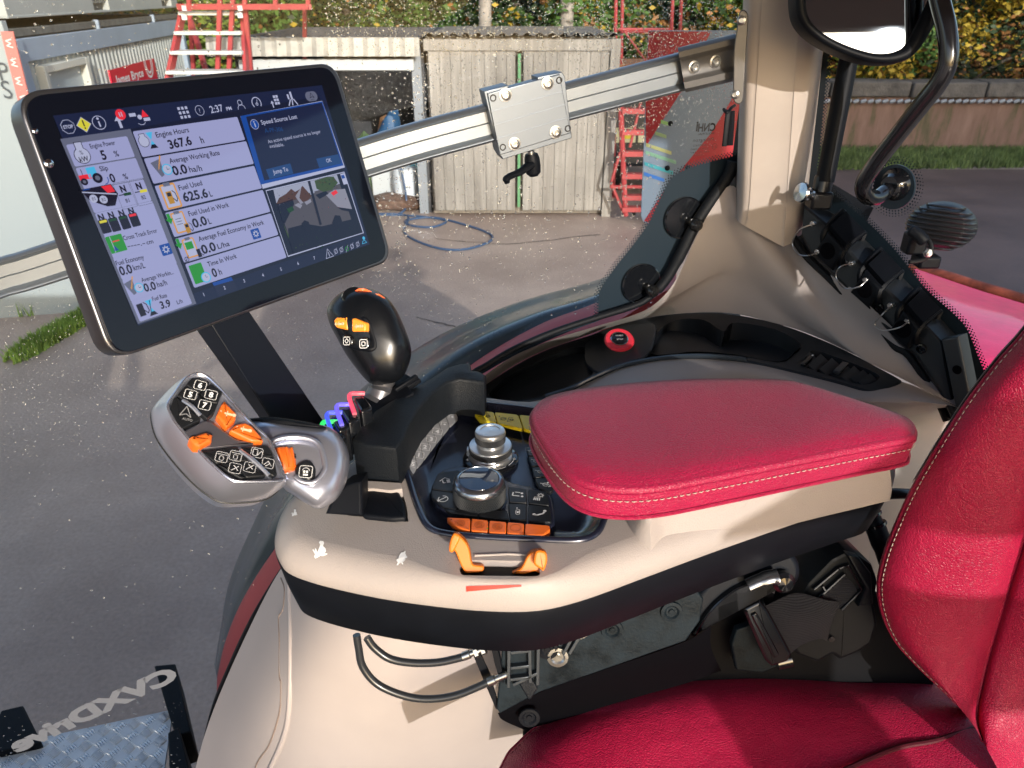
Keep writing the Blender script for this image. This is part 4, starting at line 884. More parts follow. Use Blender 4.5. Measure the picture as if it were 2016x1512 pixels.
m_ = MB(); box(m_, D(1800,478,1.74), (.045,.04,.05)); box(m_, D(1822,512,1.74), (.05,.05,.03)); tube(m_, [D(1790,452,1.70), D(1808,462,1.69), D(1822,478,1.69)], .014, 10); m_.build('bracket', blackp, wk, bevel=.006)
m_ = MB(); tube(m_, [D(1818,462,1.69), D(1832,480,1.68), D(1832,500,1.68), D(1815,512,1.69), D(1790,516,1.69)], .005, 8, n=5); m_.build('lamp_cable', rubber, wk)
m_ = MB(); lathe(m_, D(1826,498,1.67), (-.2,-1,.1), [(.010,0),(.010,.006),(.006,.008),(.006,.012),(0,.013)], 6); m_.build('bolt', steel, wk)
# ================================================================== STEP PLATFORM
sf = thing('access_step', 'aluminium checker plate step with black side brackets beside the cab', 'step', Z(180, 1470, 1.1))
alp = M('checker_aluminium', (.60,.62,.66), .4, metal=.1, var=.15, vscale=12, rvar=.1)
A0, A1 = Z(-25,1476,1.1), Z(341,1398,1.1); ux = (A1-A0).normalized(); uy = V((-ux.y, ux.x, 0))*-1; Wd = (A1-A0).length
m_ = MB(); slab(m_, [A0-ux*.25, A1, A1+uy*.42, A0-ux*.25+uy*.42], (0,0,1), .006, .001); bar(m_, A0-ux*.25+V((0,0,-.02)), A1+V((0,0,-.02)), .004, .04)
i = 0; step = .034
for a in range(-7, int(Wd/step)+1):
    for b in range(12):
        c = A1-ux*(a*step+.02)+uy*(b*step+.018)
        if (c-A1).dot(ux) > -.008 or a < 0: continue
        dr = (ux+uy).normalized() if (a+b) % 2 else (ux-uy).normalized(); pr = V((-dr.y, dr.x, 0))
        for k in (-2,-1,0,1,2):
            q = c+pr*(k*.0056); l = .0150; m_.add([q-dr*l, q+pr*.0028, q+dr*l, q-pr*.0028, q+V((0,0,.0050))], [(0,3,4),(3,2,4),(2,1,4),(1,0,4)], 1)
m_.build('checker_plate', [alp, M('tread_bar', (.85,.87,.9), .25, metal=.6)], sf)
m_ = MB()
def bx(pxs, z0, z1): slab(m_, [Z(x, y, z1) for x, y in pxs], (0,0,1), z1-z0, .004)
bx([(303,1310),(345,1306),(376,1440),(345,1450)], 1.02, 1.13); bx([(330,1442),(352,1430),(372,1512),(372,1560),(335,1560)], 1.0, 1.17)
m_.build('side_bracket', blackp, sf, bevel=.003)
m_ = MB(); bx([(2,1398),(45,1388),(82,1462),(0,1480),(-40,1480)], 1.0, 1.12); m_.build('side_bracket', blackp, sf, bevel=.003)
# ================================================================== FENDER LINER (beige trim inside the cab)
ln = thing('side_trim', 'broad beige moulded trim below the pillar and windows, lit and shaded', 'trim', (0, 1.0, 1.5))
up_o = [(950,752),(1040,700),(1150,649),(1205,622),(1258,602),(1303,572),(1340,520),(1380,455),(1410,405),(1443,372)]
# upper slope: from the seal to the outer edge of the tray, then up to the pillar and the cable strip
r0 = [G(930,765,.03), G(1000,725,.03), G(1085,682,.03), G(1180,636,.03), G(1240,612,.03), G(1298,578,.03), G(1336,527,.03), G(1374,469,.03), G(1408,414,.03), G(1440,374,.03)]
def TZ(x):  # tray height along its length
    ks = [(900,2.075),(950,2.09),(1050,2.115),(1180,2.16),(1300,2.20),(1400,2.225),(1500,2.235),(1800,2.235)]
    for (a, za), (b_, zb) in zip(ks, ks[1:]):
        if x <= b_: return za+(zb-za)*(x-a)/(b_-a)
    return 2.235
def TR_(x, y, dz=0): # point on the tray
    return Z(x, y, TZ(x)+dz)
tray_out = [(944,764),(999,727),(1050,699),(1102,678),(1159,660),(1215,640),(1272,626),(1344,617),(1430,617),(1530,636),(1640,677),(1740,728),(1776,748)]
tray_in = [(944,790),(1010,790),(1075,782),(1125,766),(1170,744),(1225,722),(1300,707),(1380,703),(1470,710),(1560,730),(1650,752),(1715,771),(1745,768),(1776,750)]
# rows run left to right
rowA = [G(930,757,.03), G(1009,702,.03), G(1090,668,.03), G(1172,643,.03), G(1245,621,.03), G(1290,598,.03), G(1330,552,.03), G(1368,472,.03), G(1405,405,.03), G(1444,366,.035), Y(1500,440,1.14), Y(1560,470,1.13), Y(1610,500,1.12)]
rowD = [TR_(x, y, .001) for x, y in [(934,774),(1000,727),(1060,695),(1130,669),(1200,645),(1280,625),(1360,616),(1440,617),(1510,632),(1590,656),(1690,702),(1776,746),(1785,752)]]
rowB = [a.lerp(b_, .33) for a, b_ in zip(rowA, rowD)]; rowC = [a.lerp(b_, .68) for a, b_ in zip(rowA, rowD)]
# hand-shaped middle rows: ridge from (1560,480) running down right to (1740,700)
rowB[9:] = [Y(1452,425,1.135), Y(1520,480,1.11), Y(1580,520,1.09), Y(1650,585,1.02)]
rowC[7:] = [D(1440,545,1.20), D(1475,560,1.185), D(1530,590,1.155), D(1610,640,1.105), D(1690,690,1.055)]+[D(1760,715,1.015)]
rowC[6] = D(1400,550,1.215); rowB[-1] = D(1695,585,1.03); rowC[-1] = D(1850,735,.985); rowD[-1] = Z(1888,802,2.225)
m_ = MB(); sheet(m_, [rowA, rowB, rowC, rowD], 7, 7); 
# lower shelf and wall: from the inner edge of the tray down to the floor
rE = [TR_(x, y, .001) for x, y in [(934,795),(1010,795),(1080,784),(1130,766),(1175,743),(1230,721),(1300,706),(1380,702),(1470,709),(1560,729),(1690,764),(1776,752)]]+[Z(1888,803,2.225)]
rF = [Z(900,900,2.06), Z(1000,880,2.08), Z(1080,850,2.10), Z(1140,820,2.13), Z(1200,790,2.16), Z(1250,770,2.19), Z(1320,750,2.21), Z(1400,745,2.22), Z(1480,750,2.225), Z(1570,770,2.23), Z(1660,795,2.23), Z(1750,800,2.23), Z(1862,800,2.23)]
rG = [G(600,1090,.10), G(700,1040,.22), G(820,1000,.26), G(930,960,.28), G(1030,930,.29), G(1120,900,.29), G(1220,880,.29), G(1330,870,.28), G(1450,870,.27), G(1560,870,.26), G(1650,860,.26), G(1760,850,.26), G(1872,832,.22)]
rH = [G(553,1120,.05), G(640,1150,.24), G(760,1150,.31), G(880,1130,.34), G(990,1110,.34), G(1100,1090,.34), G(1210,1070,.33), G(1330,1050,.32), G(1450,1030,.32), G(1560,1010,.31), G(1650,1000,.31), G(1760,985,.30), G(1900,960,.28)]
rI = [G(480,1260,.05), G(590,1290,.27), G(740,1300,.35), G(870,1290,.36), G(990,1280,.36), G(1100,1260,.36), G(1210,1240,.35), G(1330,1220,.34), G(1450,1200,.34), G(1560,1180,.33), G(1650,1160,.33), G(1760,1140,.32), G(1900,1100,.30)]
rJ = [G(412,1420,.05), G(530,1450,.26), G(690,1470,.34), G(850,1480,.35), G(990,1470,.35), G(1100,1450,.35), G(1210,1420,.35), G(1330,1400,.35), G(1450,1380,.34), G(1560,1360,.33), G(1650,1340,.33), G(1760,1320,.33), G(1900,1300,.30)]
rK = [G(372,1560,.05), G(500,1620,.25), G(660,1640,.32), G(840,1650,.33), G(990,1650,.33), G(1100,1630,.33), G(1210,1600,.33), G(1330,1590,.33), G(1450,1580,.33), G(1560,1560,.33), G(1650,1540,.33), G(1760,1520,.33), G(1900,1500,.30)]
sheet(m_, [rE, rF, rG, rH, rI, rJ, rK], 7, 7)
tb_ = m_.build('trim_panel', beige, ln, angle=60); TRIM = BVHTree.FromPolygons(m_.v, m_.f)
def ontrim(x, y, o_=0):
    h, n, _, _ = TRIM.ray_cast(CAM, ray(x, y).normalized()); return (h-ray(x, y).normalized()*o_) if h else D(x, y, 1.5)
# moulded seam groove on the lower panel
for pts, r_, nm_ in (([(553,1138),(560,1160),(557,1200),(549,1215),(550,1260),(550,1330),(553,1345),(552,1390),(543,1430),(528,1470),(505,1505),(490,1560)], .0012, 'panel_seam'),):
    m_ = MB(); tube(m_, cr([ontrim(x, y, .0004) for x, y in pts], 4), r_, 8); m_.build(nm_, M('seam_beige', (.20,.15,.12), .7), ln)
m_ = MB(); tube(m_, cr([ontrim(x, y, -.0015) for x, y in ((570,1150),(573,1250),(572,1350),(567,1420),(552,1470),(532,1515),(520,1560))], 5), .0045, 10); m_.build('moulded_ridge', beige, ln)
# ------------------------------------------------------------------ black tray with pockets, start button and vent
ty = thing('storage_tray', 'curved black tray with cup pocket, start button and air vent below the pillar', 'tray', TR_(1350, 660))
def tr(pts, dz=.004): return [TR_(x, y, dz) for x, y in pts]
full = tray_out+tray_in[::-1][1:-1] if False else None
op = cr(tr(tray_out), 4); ip = cr(tr(tray_in), 4)
left_pocket = [(963,776),(999,742),(1050,715),(1102,692),(1146,683),(1163,694),(1169,716),(1166,738),(1128,760),(1090,774),(1045,783),(990,785)]
cup = [(1282,696),(1288,667),(1308,641),(1344,628),(1386,630),(1412,646),(1427,652),(1435,640),(1453,635),(1525,648),(1576,676),(1564,693),(1533,712),(1448,698),(1370,692),(1319,697)]
vent = [(1592,696),(1606,690),(1660,708),(1715,730),(1732,742),(1722,752),(1695,757),(1640,742),(1590,724),(1580,716)]
m_ = MB()
poly = op+ip[::-1]
def loftpocket(mb, pts, depth, inset=.004):
    top = cr(tr(pts), 3, True); c = sum(top, V((0,0,0)))/len(top)
    loft(mb, [top, [p+(c-p).normalized()*inset*.4-V((0,0,inset*.5)) for p in top], [p+(c-p).normalized()*inset-V((0,0,depth*.9)) for p in top], [p+(c-p)*.15-V((0,0,depth)) for p in top]], cap1=True)
holes = [cr(tr(h), 3, True) for h in (left_pocket, cup, vent)]
slab(m_, poly, (0,0,1), .012, .003, holes=holes, hole_depth=.002)
for h, d_ in ((left_pocket,.09),(cup,.08),(vent,.02)): pass
m_.build('tray_body', M('tray_slate', (.011,.015,.021), .42, spec=.4), ty, angle=50)
for h, d_, nm_ in ((left_pocket,.09,'front_pocket'),(cup,.08,'cup_pocket'),(vent,.02,'vent_well')): m_ = MB(); loftpocket(m_, h, d_); m_.build(nm_, M('pocket_black', (.003,.004,.006), .55, spec=.2), ty)
m_ = MB(); tube(m_, [p+V((0,0,.002)) for p in cr(tr(tray_in[2:9]), 6)], .0035, 8); m_.build('inner_lip', M('lip_slate', (.035,.045,.055), .25, coat=.4), ty)
m_ = MB(); slab(m_, rnd(tr([(1150,712),(1152,672),(1230,640),(1296,634),(1280,700),(1225,716),(1180,735)], .009), .3), (0,0,1), .006, .002); st_ = m_.build('button_block', MATS['tray_slate'], ty)
bc = TR_(1218, 685, .0135)
BA = V((0,-.42,.9)).normalized(); bc = bc+V((0,0,.014))
m_ = MB(); lathe(m_, bc, BA, [(.0245,-.0005),(.0245,0),(.0222,.003),(.020,.0035),(.014,.002)], 40, cap=False); r_ = m_.build('red_ring', M('ring_red', (.62,.03,.05), .35, coat=.3), st_)
m_ = MB(); lathe(m_, bc, BA, [(.0145,.0015),(.0145,.0042),(.0135,.0048),(.0125,.0044)], 36, cap=False); m_.build('chrome_ring', chrome, st_)
m_ = MB(); lathe(m_, bc, BA, [(.0127,.001),(.0127,.0045),(.0110,.0058),(.0,.0062)], 36, cap=False)
cv = Canvas(m_, bc+BA*.0064, (1,0,0), (0,.9,.42), BA, .0003); cv.text('START', 0, .0042, .0026, 1, w=.013, bold=.03, align='c'); cv.text('STOP', 0, -.0036, .0026, 1, w=.0105, bold=.03, align='c')
m_.build('start_button', [blackgl, M('print_dim', (.32,.32,.33), .5)], st_)
vb = MB(); k = 0
vp = [(1600,700),(1622,704),(1644,712),(1666,720),(1688,728),(1706,736),(1720,743)]
vent_base = None
for i, (x, y) in enumerate(vp):
    q = MB(); a = TR_(x, y, .001); b_ = TR_(x-24, y+22-(i>4)*6, -.001); bar(q, a, b_, .014, .0022, (.6,0,.8)); q.build('vent_slat', M('slat_slate', (.03,.036,.045), .35), ty)
q = MB(); a = TR_(1664,716,.006); b_ = TR_(1646,735,.006); bar(q, a, b_, .009, .006, (0,0,1)); s_ = q.build('vent_tab', M('tab_black', (.03,.032,.036), .2, coat=.5), ty, bevel=.001)
q = MB(); bar(q, TR_(1596,703,.004), TR_(1580,720,.004), .006, .006); q.build('vent_wheel', blackgl, ty, bevel=.001)
q = MB(); lathe(q, TR_(1600,700,.006), (0,0,1), [(.0016,0),(.0014,.001),(0,.0013)], 12); q.build('vent_mark', white, ty)
# ================================================================== CABLE STRIP along the rear corner window
ck = thing('cable_strip', 'black cable pass-through strip with three clamped covers and wire loops', 'cable strip', RG(1700, 560, .03))
def K(x, y, o_=.03): return RG(x, y, o_)
outer = [(1590,392),(1650,425),(1700,468),(1760,530),(1812,580),(1850,625),(1884,662),(1900,740),(1908,790)]   # ridge (outer top edge)
midl = [(1584,405),(1625,440),(1672,495),(1722,548),(1776,598),(1826,644),(1853,672),(1868,745),(1880,800)]     # front edge of top face
lowl = [(1578,462),(1598,500),(1640,540),(1690,590),(1735,635),(1770,675),(1800,695),(1850,770),(1874,822)]
m_ = MB()
Ro = [K(x, y, .012) for x, y in outer]; Rm = [K(x, y, .052) for x, y in midl]; Rl = [K(x, y, .058) for x, y in lowl]; Rl2 = [K(x-6, y+4, .05) for x, y in lowl]; Rb = [K(x-10, y+6, .02) for x, y in lowl]
loft(m_, [Ro, Rm, Rl, Rb], closed=False); m_.build('strip_body', M('strip_black', (.013,.015,.018), .38, bump=('noise', 1300, .2, .0004)), ck, angle=30, bevel=.0025)
m_ = MB(); tube(m_, [K(x-8, y+6, .045) for x, y in [(1570,462)]+lowl[1:]], .006, 8, n=4); m_.build('sealing_lip', rubber, ck)
m_ = MB(); slab(m_, [K(x, y, .06) for x, y in ((1852,668),(1886,662),(1912,792),(1882,812))], RN, .02, .003); m_.build('end_cover', M('cover_slate', (.035,.04,.045), .35), ck)
m_ = MB(); lathe(m_, K(1884,728,.0605), RN, [(.006,0),(.0055,.0004),(0,.0005)], 16, cap=False); m_.build('screw_hole', M('deep_black', (.002,.002,.003), .8, spec=.05), ck)
for i, t in enumerate(((1640,432,1668,402+40),(1722,510,1742,488),(1794,590,1812,566))):
    # clamp covers: a raised saddle across the strip
    cx, cy = [(1655,452),(1728,528),(1803,606)][i]
    q = MB(); pts = [(cx-38,cy+22),(cx-8,cy-12),(cx+16,cy-16),(cx+34,cy+4),(cx+40,cy+26),(cx+14,cy+40)]
    a = [K(cx-26, cy+4, .058), K(cx+4, cy-24, .026), K(cx+40, cy+14, .026), K(cx+6, cy+40, .058)]
    slab(q, a, (K(cx-26,cy+4,.058)-K(cx+4,cy-24,.026)).cross(a[1]-a[2]), .014, .004)
    b4 = [K(cx-26, cy+4, .066), K(cx+6, cy+40, .066), K(cx-18, cy+82, .066), K(cx-56, cy+48, .066)]
    slab(q, b4, RN, .012, .004)
    s_ = q.build('clamp_cover', blackp, ck)
    q = MB()
    for dx in (0,1):
        e0_, e1_ = (a[0], a[1]) if dx == 0 else (a[3], a[2]); off_ = (a[3]-a[0])*(-.06 if dx == 0 else .06)
        tube(q, [e0_+off_-V((0,0,.02)), e0_+off_+RN*.004, e1_+off_+V((0,0,.008)), e1_+off_+V((0,0,-.004))], .0045, 6, n=3)
    q.build('cover_rib', blackp, s_)
    q = MB(); lathe(q, K(cx-26, cy+42, .0665), RN, [(.012,0),(.0115,.0005),(0,.0007)], 24, cap=False); q.build('grommet_hole', MATS['deep_black'], s_)
for (x, y) in ((1660,516),(1732,606),(1815,686)):
    q = MB(); lathe(q, K(x, y, .056), RN, [(.007,0),(.0066,.003),(.0045,.0035),(.004,.001),(0,.001)], 18, cap=False); q.build('screw', blackgl, ck)
wire = M('bare_wire', (.42,.42,.43), .3, metal=.9)
for i, (a, b_, mid_) in enumerate((((1604,440),(1613,495),[(1575,452),(1560,478),(1572,500),(1592,503)]), ((1680,518),(1708,550),[(1655,525),(1646,545),(1662,567),(1690,565)]), ((1757,600),(1790,632),[(1738,618),(1722,638),(1738,650),(1770,645)]))):
    q = MB(); tube(q, [K(*a,.066)]+[K(x, y, .078) for x, y in mid_]+[K(*b_,.066)], .0010, 6, n=7); w_ = q.build('wire_loop', wire, ck)
    for e in (a, b_):
        q = MB(); lathe(q, K(*e,.060), RN, [(.0042,0),(.0042,.006),(.003,.007),(0,.007)], 6); q.build('ferrule', steel, w_)
# ================================================================== ARMREST CONSOLE
ac = thing('armrest_console', 'beige and black armrest console with control panel, knobs and orange levers', 'armrest', Z(1000, 1100, 2.2))
ZT = 2.250
bt = [(566,1124),(610,1142),(680,1160),(760,1176),(860,1190),(960,1199),(1060,1198),(1150,1177),(1260,1137),(1400,1085),(1560,1029),(1680,990),(1752,962)]
far = [(1756,905),(1700,850),(1500,800),(1300,785),(1150,790),(1042,800),(960,792),(885,786),(800,830),(720,880),(690,930),(620,968),(592,984),(565,1008),(548,1040),(541,1075),(549,1103)]
border = [Z(x, y, 2.224) for x, y in bt]+[Z(x, y, 2.235 if x > 700 else 2.225) for x, y in far]
BO = cr(border, 4, True)
cen = sum(BO, V((0,0,0)))/len(BO)
def ins(P, d, dz, zset=None):
    q = inset2([V((p.x, p.y)) for p in P], d); return [V((a.x, a.y, (p.z+dz) if zset is None else zset)) for a, p in zip(q, P)]
area = sum(BO[i-1].x*BO[i].y-BO[i].x*BO[i-1].y for i in range(len(BO)))
if area < 0: BO.reverse()
# top: outline inset from the border; plateau
TP_ = []
for p, q, q2 in zip(BO, inset2([V((p.x, p.y)) for p in BO], .026), inset2([V((p.x, p.y)) for p in BO], .0095)):
    k_ = math.exp(-((p.x+.01)/.075)**4) if p.y < .52 else 0; q = q.lerp(q2, k_); TP_.append(V((q.x, q.y, ZT)))
RR = [[V((a.x+(b_.x-a.x)*t, a.y+(b_.y-a.y)*t, a.z+(b_.z-a.z)*math.sqrt(1-(1-t)**2))) for a, b_ in zip(BO, TP_)] for t in (.03,.09,.18,.30,.45,.62,.80)]
panel_px = [(884,787),(960,796),(1045,806),(1110,820),(1200,900),(1215,970),(1194,1014),(1176,1050),(1138,1065),(1050,1063),(960,1059),(880,1052),(843,1038),(822,1000),(806,950),(797,918),(803,882),(835,836),(868,796)]
PO = cr([Z(x, y, ZT) for x, y in panel_px], 4, True)
well_px = [(716,950),(780,962),(797,985),(803,1020),(796,1027),(720,1018),(676,1012),(660,990),(680,958)]
WO = cr([Z(x, y, ZT) for x, y in well_px], 3, True)
slot_px = [(906,1108),(930,1103),(1000,1104),(1056,1106),(1062,1122),(1058,1134),(1000,1134),(930,1133),(908,1130)]
SO = cr([Z(x, y, ZT) for x, y in slot_px], 3, True)
m_ = MB(); loft(m_, [ins(BO, .001, -.004), BO]+RR+[TP_])
slab(m_, TP_, (0,0,1), .004, .00001, seg=1, holes=[PO, WO, SO], bottom=False, hole_depth=.03)
m_.build('top_shell', beigeL, ac, angle=60, merge=.00005); SHELL = BVHTree.FromPolygons(m_.v, m_.f)
# black skirt
SK1 = ins(BO, .0015, -.002); SK2 = ins(BO, .0, -.006); SK3 = ins(BO, .004, -.034); SK4 = ins(BO, .010, -.062); SK5 = ins(BO, .020, -.069)
m_ = MB(); loft(m_, [SK5, SK4, SK3, SK2, SK1], cap0=True); m_.build('lower_skirt', blackp, ac, angle=50)
# raised box under the pad
pb = [(1195,1030),(1215,1003),(1290,995),(1500,950),(1745,893),(1756,890),(1752,870),(1700,830),(1500,790),(1200,800),(1110,850)]
bxp = [Z(x, y, 2.284) for x, y in [(1275,1000),(1310,985),(1400,965),(1500,943),(1620,916),(1740,890),(1754,884),(1745,858),(1690,830),(1500,800),(1340,800),(1260,850),(1245,940)]]
if True:
    area = sum(bxp[i-1].x*bxp[i].y-bxp[i].x*bxp[i-1].y for i in range(len(bxp)))
    bb_ = cr(bxp, 4, True)
    if sum(bb_[i-1].x*bb_[i].y-bb_[i].x*bb_[i-1].y for i in range(len(bb_))) < 0: bb_.reverse()
    m_ = MB(); loft(m_, [ins(bb_, -.010, 0, 2.226), ins(bb_, -.009, 0, 2.240), ins(bb_, -.006, 0, 2.252), ins(bb_, -.002, 0, 2.266), ins(bb_, .0, 0, 2.280), ins(bb_, .003, 0, 2.284)], cap1=True); m_.build('pad_base', beigeL, ac, angle=60)
# slot interior: a black slab put in for its shade; well interior
m_ = MB(); slab(m_, ins(SO, .0004, 0, ZT-.0075), (0,0,1), .02, .0005); m_.build('slot_shade', M('well_black', (.004,.004,.005), .6), ac); m_ = MB(); box(m_, sum(WO, V((0,0,0)))/len(WO)-V((0,0,.028)), (.062,.036,.004)); m_.build('well_floor', M('well_black', (.004,.004,.005), .6), ac)
m_ = MB(); tube(m_, [Z(934,1094,ZT+.0002), Z(1000,1091,ZT+.0002), Z(1062,1094,ZT+.0002)], .0012, 8); m_.build('slot_lip', beigeL, ac)
# bunny, tortoise and red wedge printed on the top; they stand a hair above it
m_ = MB()
def HZ(x, y, dz=.0): return Z(x, y, ZT-.0005+dz)
def surf(x, y): return Z(x, y, 2.2465)
def printp(px, mi, z=None):
    out = []
    for x, y in px:
        h, n, _, _ = SHELL.ray_cast(CAM, ray(x, y).normalized())
        n = (n if n.z > 0 else -n) if h else V((0,0,1)); out.append((h or Z(x, y, ZT))+n*.0009)
    m_.add(out, [tuple(range(len(px)))], mi)
def pr(lst, ox, oy, sx, sy, mi, z=None): printp([(ox+x*sx, oy+y*sy) for x, y in lst], mi, z)
hare = [(.42,.0),(.62,.02),(.66,.14),(.60,.30),(.74,.42),(.78,.58),(.70,.72),(.86,.70),(.84,.78),(.62,.86),(.46,.84),(.30,.94),(.16,1),(.10,.88),(.16,.76),(.0,.50),(.04,.46),(.14,.62),(.14,.44),(.20,.42),(.26,.62),(.30,.60),(.38,.40),(.44,.22),(.36,.10)]
pr(hare, 616, 1066, 34, 34, 0)
tort = [(.30,.30),(.45,.12),(.66,.10),(.78,.0),(.86,.02),(.82,.16),(.92,.36),(1,.40),(.98,.50),(.86,.50),(.78,.68),(.60,.80),(.66,.92),(.58,.94),(.48,.84),(.34,.84),(.16,1),(.04,.98),(.16,.80),(.02,.66),(.06,.56),(.18,.56)]
pr(tort, 780, 1086, 22, 28, 0)
[printp([(918+i*15.5, 1154-i*.4),(918+(i+1)*15.5, 1154-(i+1)*.4),(918+(i+1)*15.5, 1164-(i+1)*1.3),(918+i*15.5, 1164-i*1.3)], 1) for i in range(7)]
pr(hare, 574, 1004, 14, 14, 0, 2.246); 
m_.build('printed_marks', [white, redpr], ac, smooth=False)
# control panel dish
cp = MB(); PI_ = ins(PO, .005, 0) ; 
if sum(PO[i-1].x*PO[i].y-PO[i].x*PO[i-1].y for i in range(len(PO))) < 0: PO.reverse()
loft(cp, [ins(PO, -.003, .000), ins(PO, -.0028, .002), ins(PO, -.001, .0035), ins(PO, .002, .0035), ins(PO, .004, .002), ins(PO, .010, -.004), ins(PO, .020, -.0085), ins(PO, .026, -.010)], cap1=True)
# rounded control island and silver button shelf
isl = [(868,925),(905,915),(960,925),(1010,950),(1085,965),(1095,1030),(1080,1042),(880,1010),(855,995),(846,960)]
slab(cp, rnd([Z(x, y, ZT-.003) for x, y in isl], .3), (0,0,1), .008, .003)
cpo = cp.build('control_panel', panelm, ac, angle=60)
def key(name, px, z, mat, marks=None, th=.004, r=.0008, parent=cpo, mats=None, rn=.12, label=None, nrm=(0,0,1)):
    q = MB(); pts = [Z(x, y, z) for x, y in px]; slab(q, rnd(pts, rn, 3), nrm, th, r)
    if marks:
        c = sum(pts, V((0,0,0)))/len(pts); ux = (pts[1]-pts[0]).normalized(); uy = V((-ux.y, ux.x, 0)); uy = uy if uy.y > 0 else -uy
        cv = Canvas(q, c, ux, uy, (0,0,1), .0003); marks(cv)
    o = q.build(name, [mat]+(mats or [M('print_soft', (.55,.55,.56), .5)]), parent)
    if label: o['label'] = label
    return o
# row of silver keys on the left slope
s0, s1 = (822,905), (889,816); e0, e1 = (812,922), (903,822)
nm = ['','1','2','3','4','','']
A2 = [(806,905),(815,886),(826,872),(838,857),(850,843),(862,828),(876,814),(892,803)]; B2 = [(808,944),(822,921),(835,905),(848,888),(860,872),(872,857),(885,841),(903,823)]
def zk(i): return ZT+.0005
gl5 = ['5','1','2','3','4','','']
for i in range(7):
    a, b_, c, d_ = A2[i], A2[i+1], B2[i+1], B2[i]
    t = gl5[i] if i < 5 else None
    def mk_(cv, t=t, i=i):
        if t: cv.text(t, 0, 0, .0065, 1, align='c', bold=.04); cv.rrect(-.0055,-.0055,.0055,.0055,.0015,1,line=.0005)
        else: cv.stroke([(-.003,-.003),(-.003,.003),(.003,.003)], .0006, 1); cv.circ(.001,-.001,.0014,1)
    q = MB(); pts = [Z(x, y, ZT-.001+(.004 if k_ in (0,1) else 0)) for k_, (x, y) in enumerate((a, b_, c, d_))]
    n_ = (pts[1]-pts[0]).cross(pts[3]-pts[0]); n_ = n_ if n_.z > 0 else -n_
    q2 = [p.lerp(sum(pts, V((0,0,0)))/4, .035) for p in pts]
    slab(q, rnd(q2, .10 if 0 < i < 6 else .2, 3), n_, .003, .0006)
    c_ = sum(pts, V((0,0,0)))/4; ux = (pts[2]-pts[1]).normalized(); ux = V((1,0,0))-n_.normalized()*n_.normalized().x; ux.normalize()
    cv = Canvas(q, c_, ux, n_.normalized().cross(ux), n_, .0004); mk_(cv)
    q.build('silver_key', [greyb, printg], cpo)
# yellow keys
def gear(cv, x, y, r, mi):
    cv.ring(x, y, r*.62, r*.3, mi, 12)
    for k in range(8): a = k*math.pi/4; cv.stroke([(x+r*.7*math.cos(a), y+r*.7*math.sin(a)), (x+r*1.05*math.cos(a), y+r*1.05*math.sin(a))], r*.3, mi)
def yk1(cv): cv.stroke([(-.008,.003),(-.003,0),(-.008,-.003)], .0007, 1); cv.stroke([(.004,.005),(-.002,.005),(-.002,-.005),(.004,-.005)], .0006, 1); gear(cv, .003, 0, .003, 1); cv.circ(-.013,.004,.0009,1)
def yk2(cv): cv.ring(-.006,0,.003,.0006,1); cv.stroke([(-.009,-.003),(-.003,.003)], .0006, 1); cv.stroke([(.005,.005),(0,.005),(0,-.005),(.005,-.005)], .0006, 1); gear(cv, .004, 0, .0026, 1); cv.circ(-.012,.005,.0009,1)
key('yellow_key', [(928,807),(972,811),(978,832),(945,828)], ZT+.001, yellow, yk1, mats=[printk]); key('yellow_key', [(973.5,811),(1020,816),(1030,845),(980,833)], ZT+.001, yellow, yk2, mats=[printk]); key('yellow_key', [(1022,816),(1075,822),(1085,852),(1032,845)], ZT+.001, yellow, None)
# encoder with number ring
ec = Z(966, 906, ZT-.009)
q = MB(); lathe(q, ec, (0,0,1), [(.031,0),(.031,.003),(.029,.0045),(.0,.0045)], 40, cap=False)
cv = Canvas(q, ec+V((0,0,.0048)), (1,0,0), (0,1,0), (0,0,1), .0003)
for t, a in (('4',195),('3',225),('2',250),('5',170),('0',-10)): cv.text(t, .0265*math.cos(R(a)), .0265*math.sin(R(a)), .0045, 1, align='c', bold=.03)
cv.ring(0,0,.0265,.0008,1,30,-40,-15); cv.ring(0,0,.0265,.0008,1,30,-85,-50)
en = q.build('encoder_ring', [blackgl, white], cpo)
knurl = M('knurled_metal', (.020,.021,.023), .4, spec=.35); sil = M('satin_silver', (.60,.61,.62), .28, metal=.9)
def knurled(name, c, r, h, parent, mat=knurl, rows=6, cols=64):
    q = MB(); lathe(q, c, (0,0,1), [(r*.985,0),(r*.985,h)], cols); 
    for i in range(cols):
        for j in range(rows):
            a = 2*math.pi*(i+.5*(j%2))/cols; d_ = V((math.cos(a), math.sin(a), 0)); t_ = V((-d_.y, d_.x, 0)); z = h*(j+.5)/rows; s = h/rows*.55; wq = math.pi*r/cols
            p = c+d_*r*.985+V((0,0,z)); q.add([p+t_*wq, p+V((0,0,s)), p-t_*wq, p-V((0,0,s)), p+d_*r*.05], [(0,1,4),(1,2,4),(2,3,4),(3,0,4)])
    return q.build(name, mat, parent, angle=10)
q = MB(); lathe(q, ec, (0,0,1), [(.024,.004),(.0245,.008),(.022,.010),(.022,.012)], 40, cap=False); tube(q, [ec+V((.022*math.cos(R(a)), .022*math.sin(R(a)), .008)) for a in range(-75,-40,5)], .0035, 8); box(q, ec+V((-.023,.006,.008)), (.007,.008,.008)); q.build('encoder_collar', sil, cpo, bevel=.0006)
knurled('encoder_grip', ec+V((0,0,.012)), .0235, .007, cpo, rows=4)
q = MB(); lathe(q, ec, (0,0,1), [(.0235,.019),(.023,.0205),(.018,.0215),(.0152,.022),(.0148,.026)], 40, cap=False); q.build('encoder_shoulder', sil, cpo)
knurled('encoder_top_grip', ec+V((0,0,.026)), .0165, .008, cpo, rows=5, cols=54)
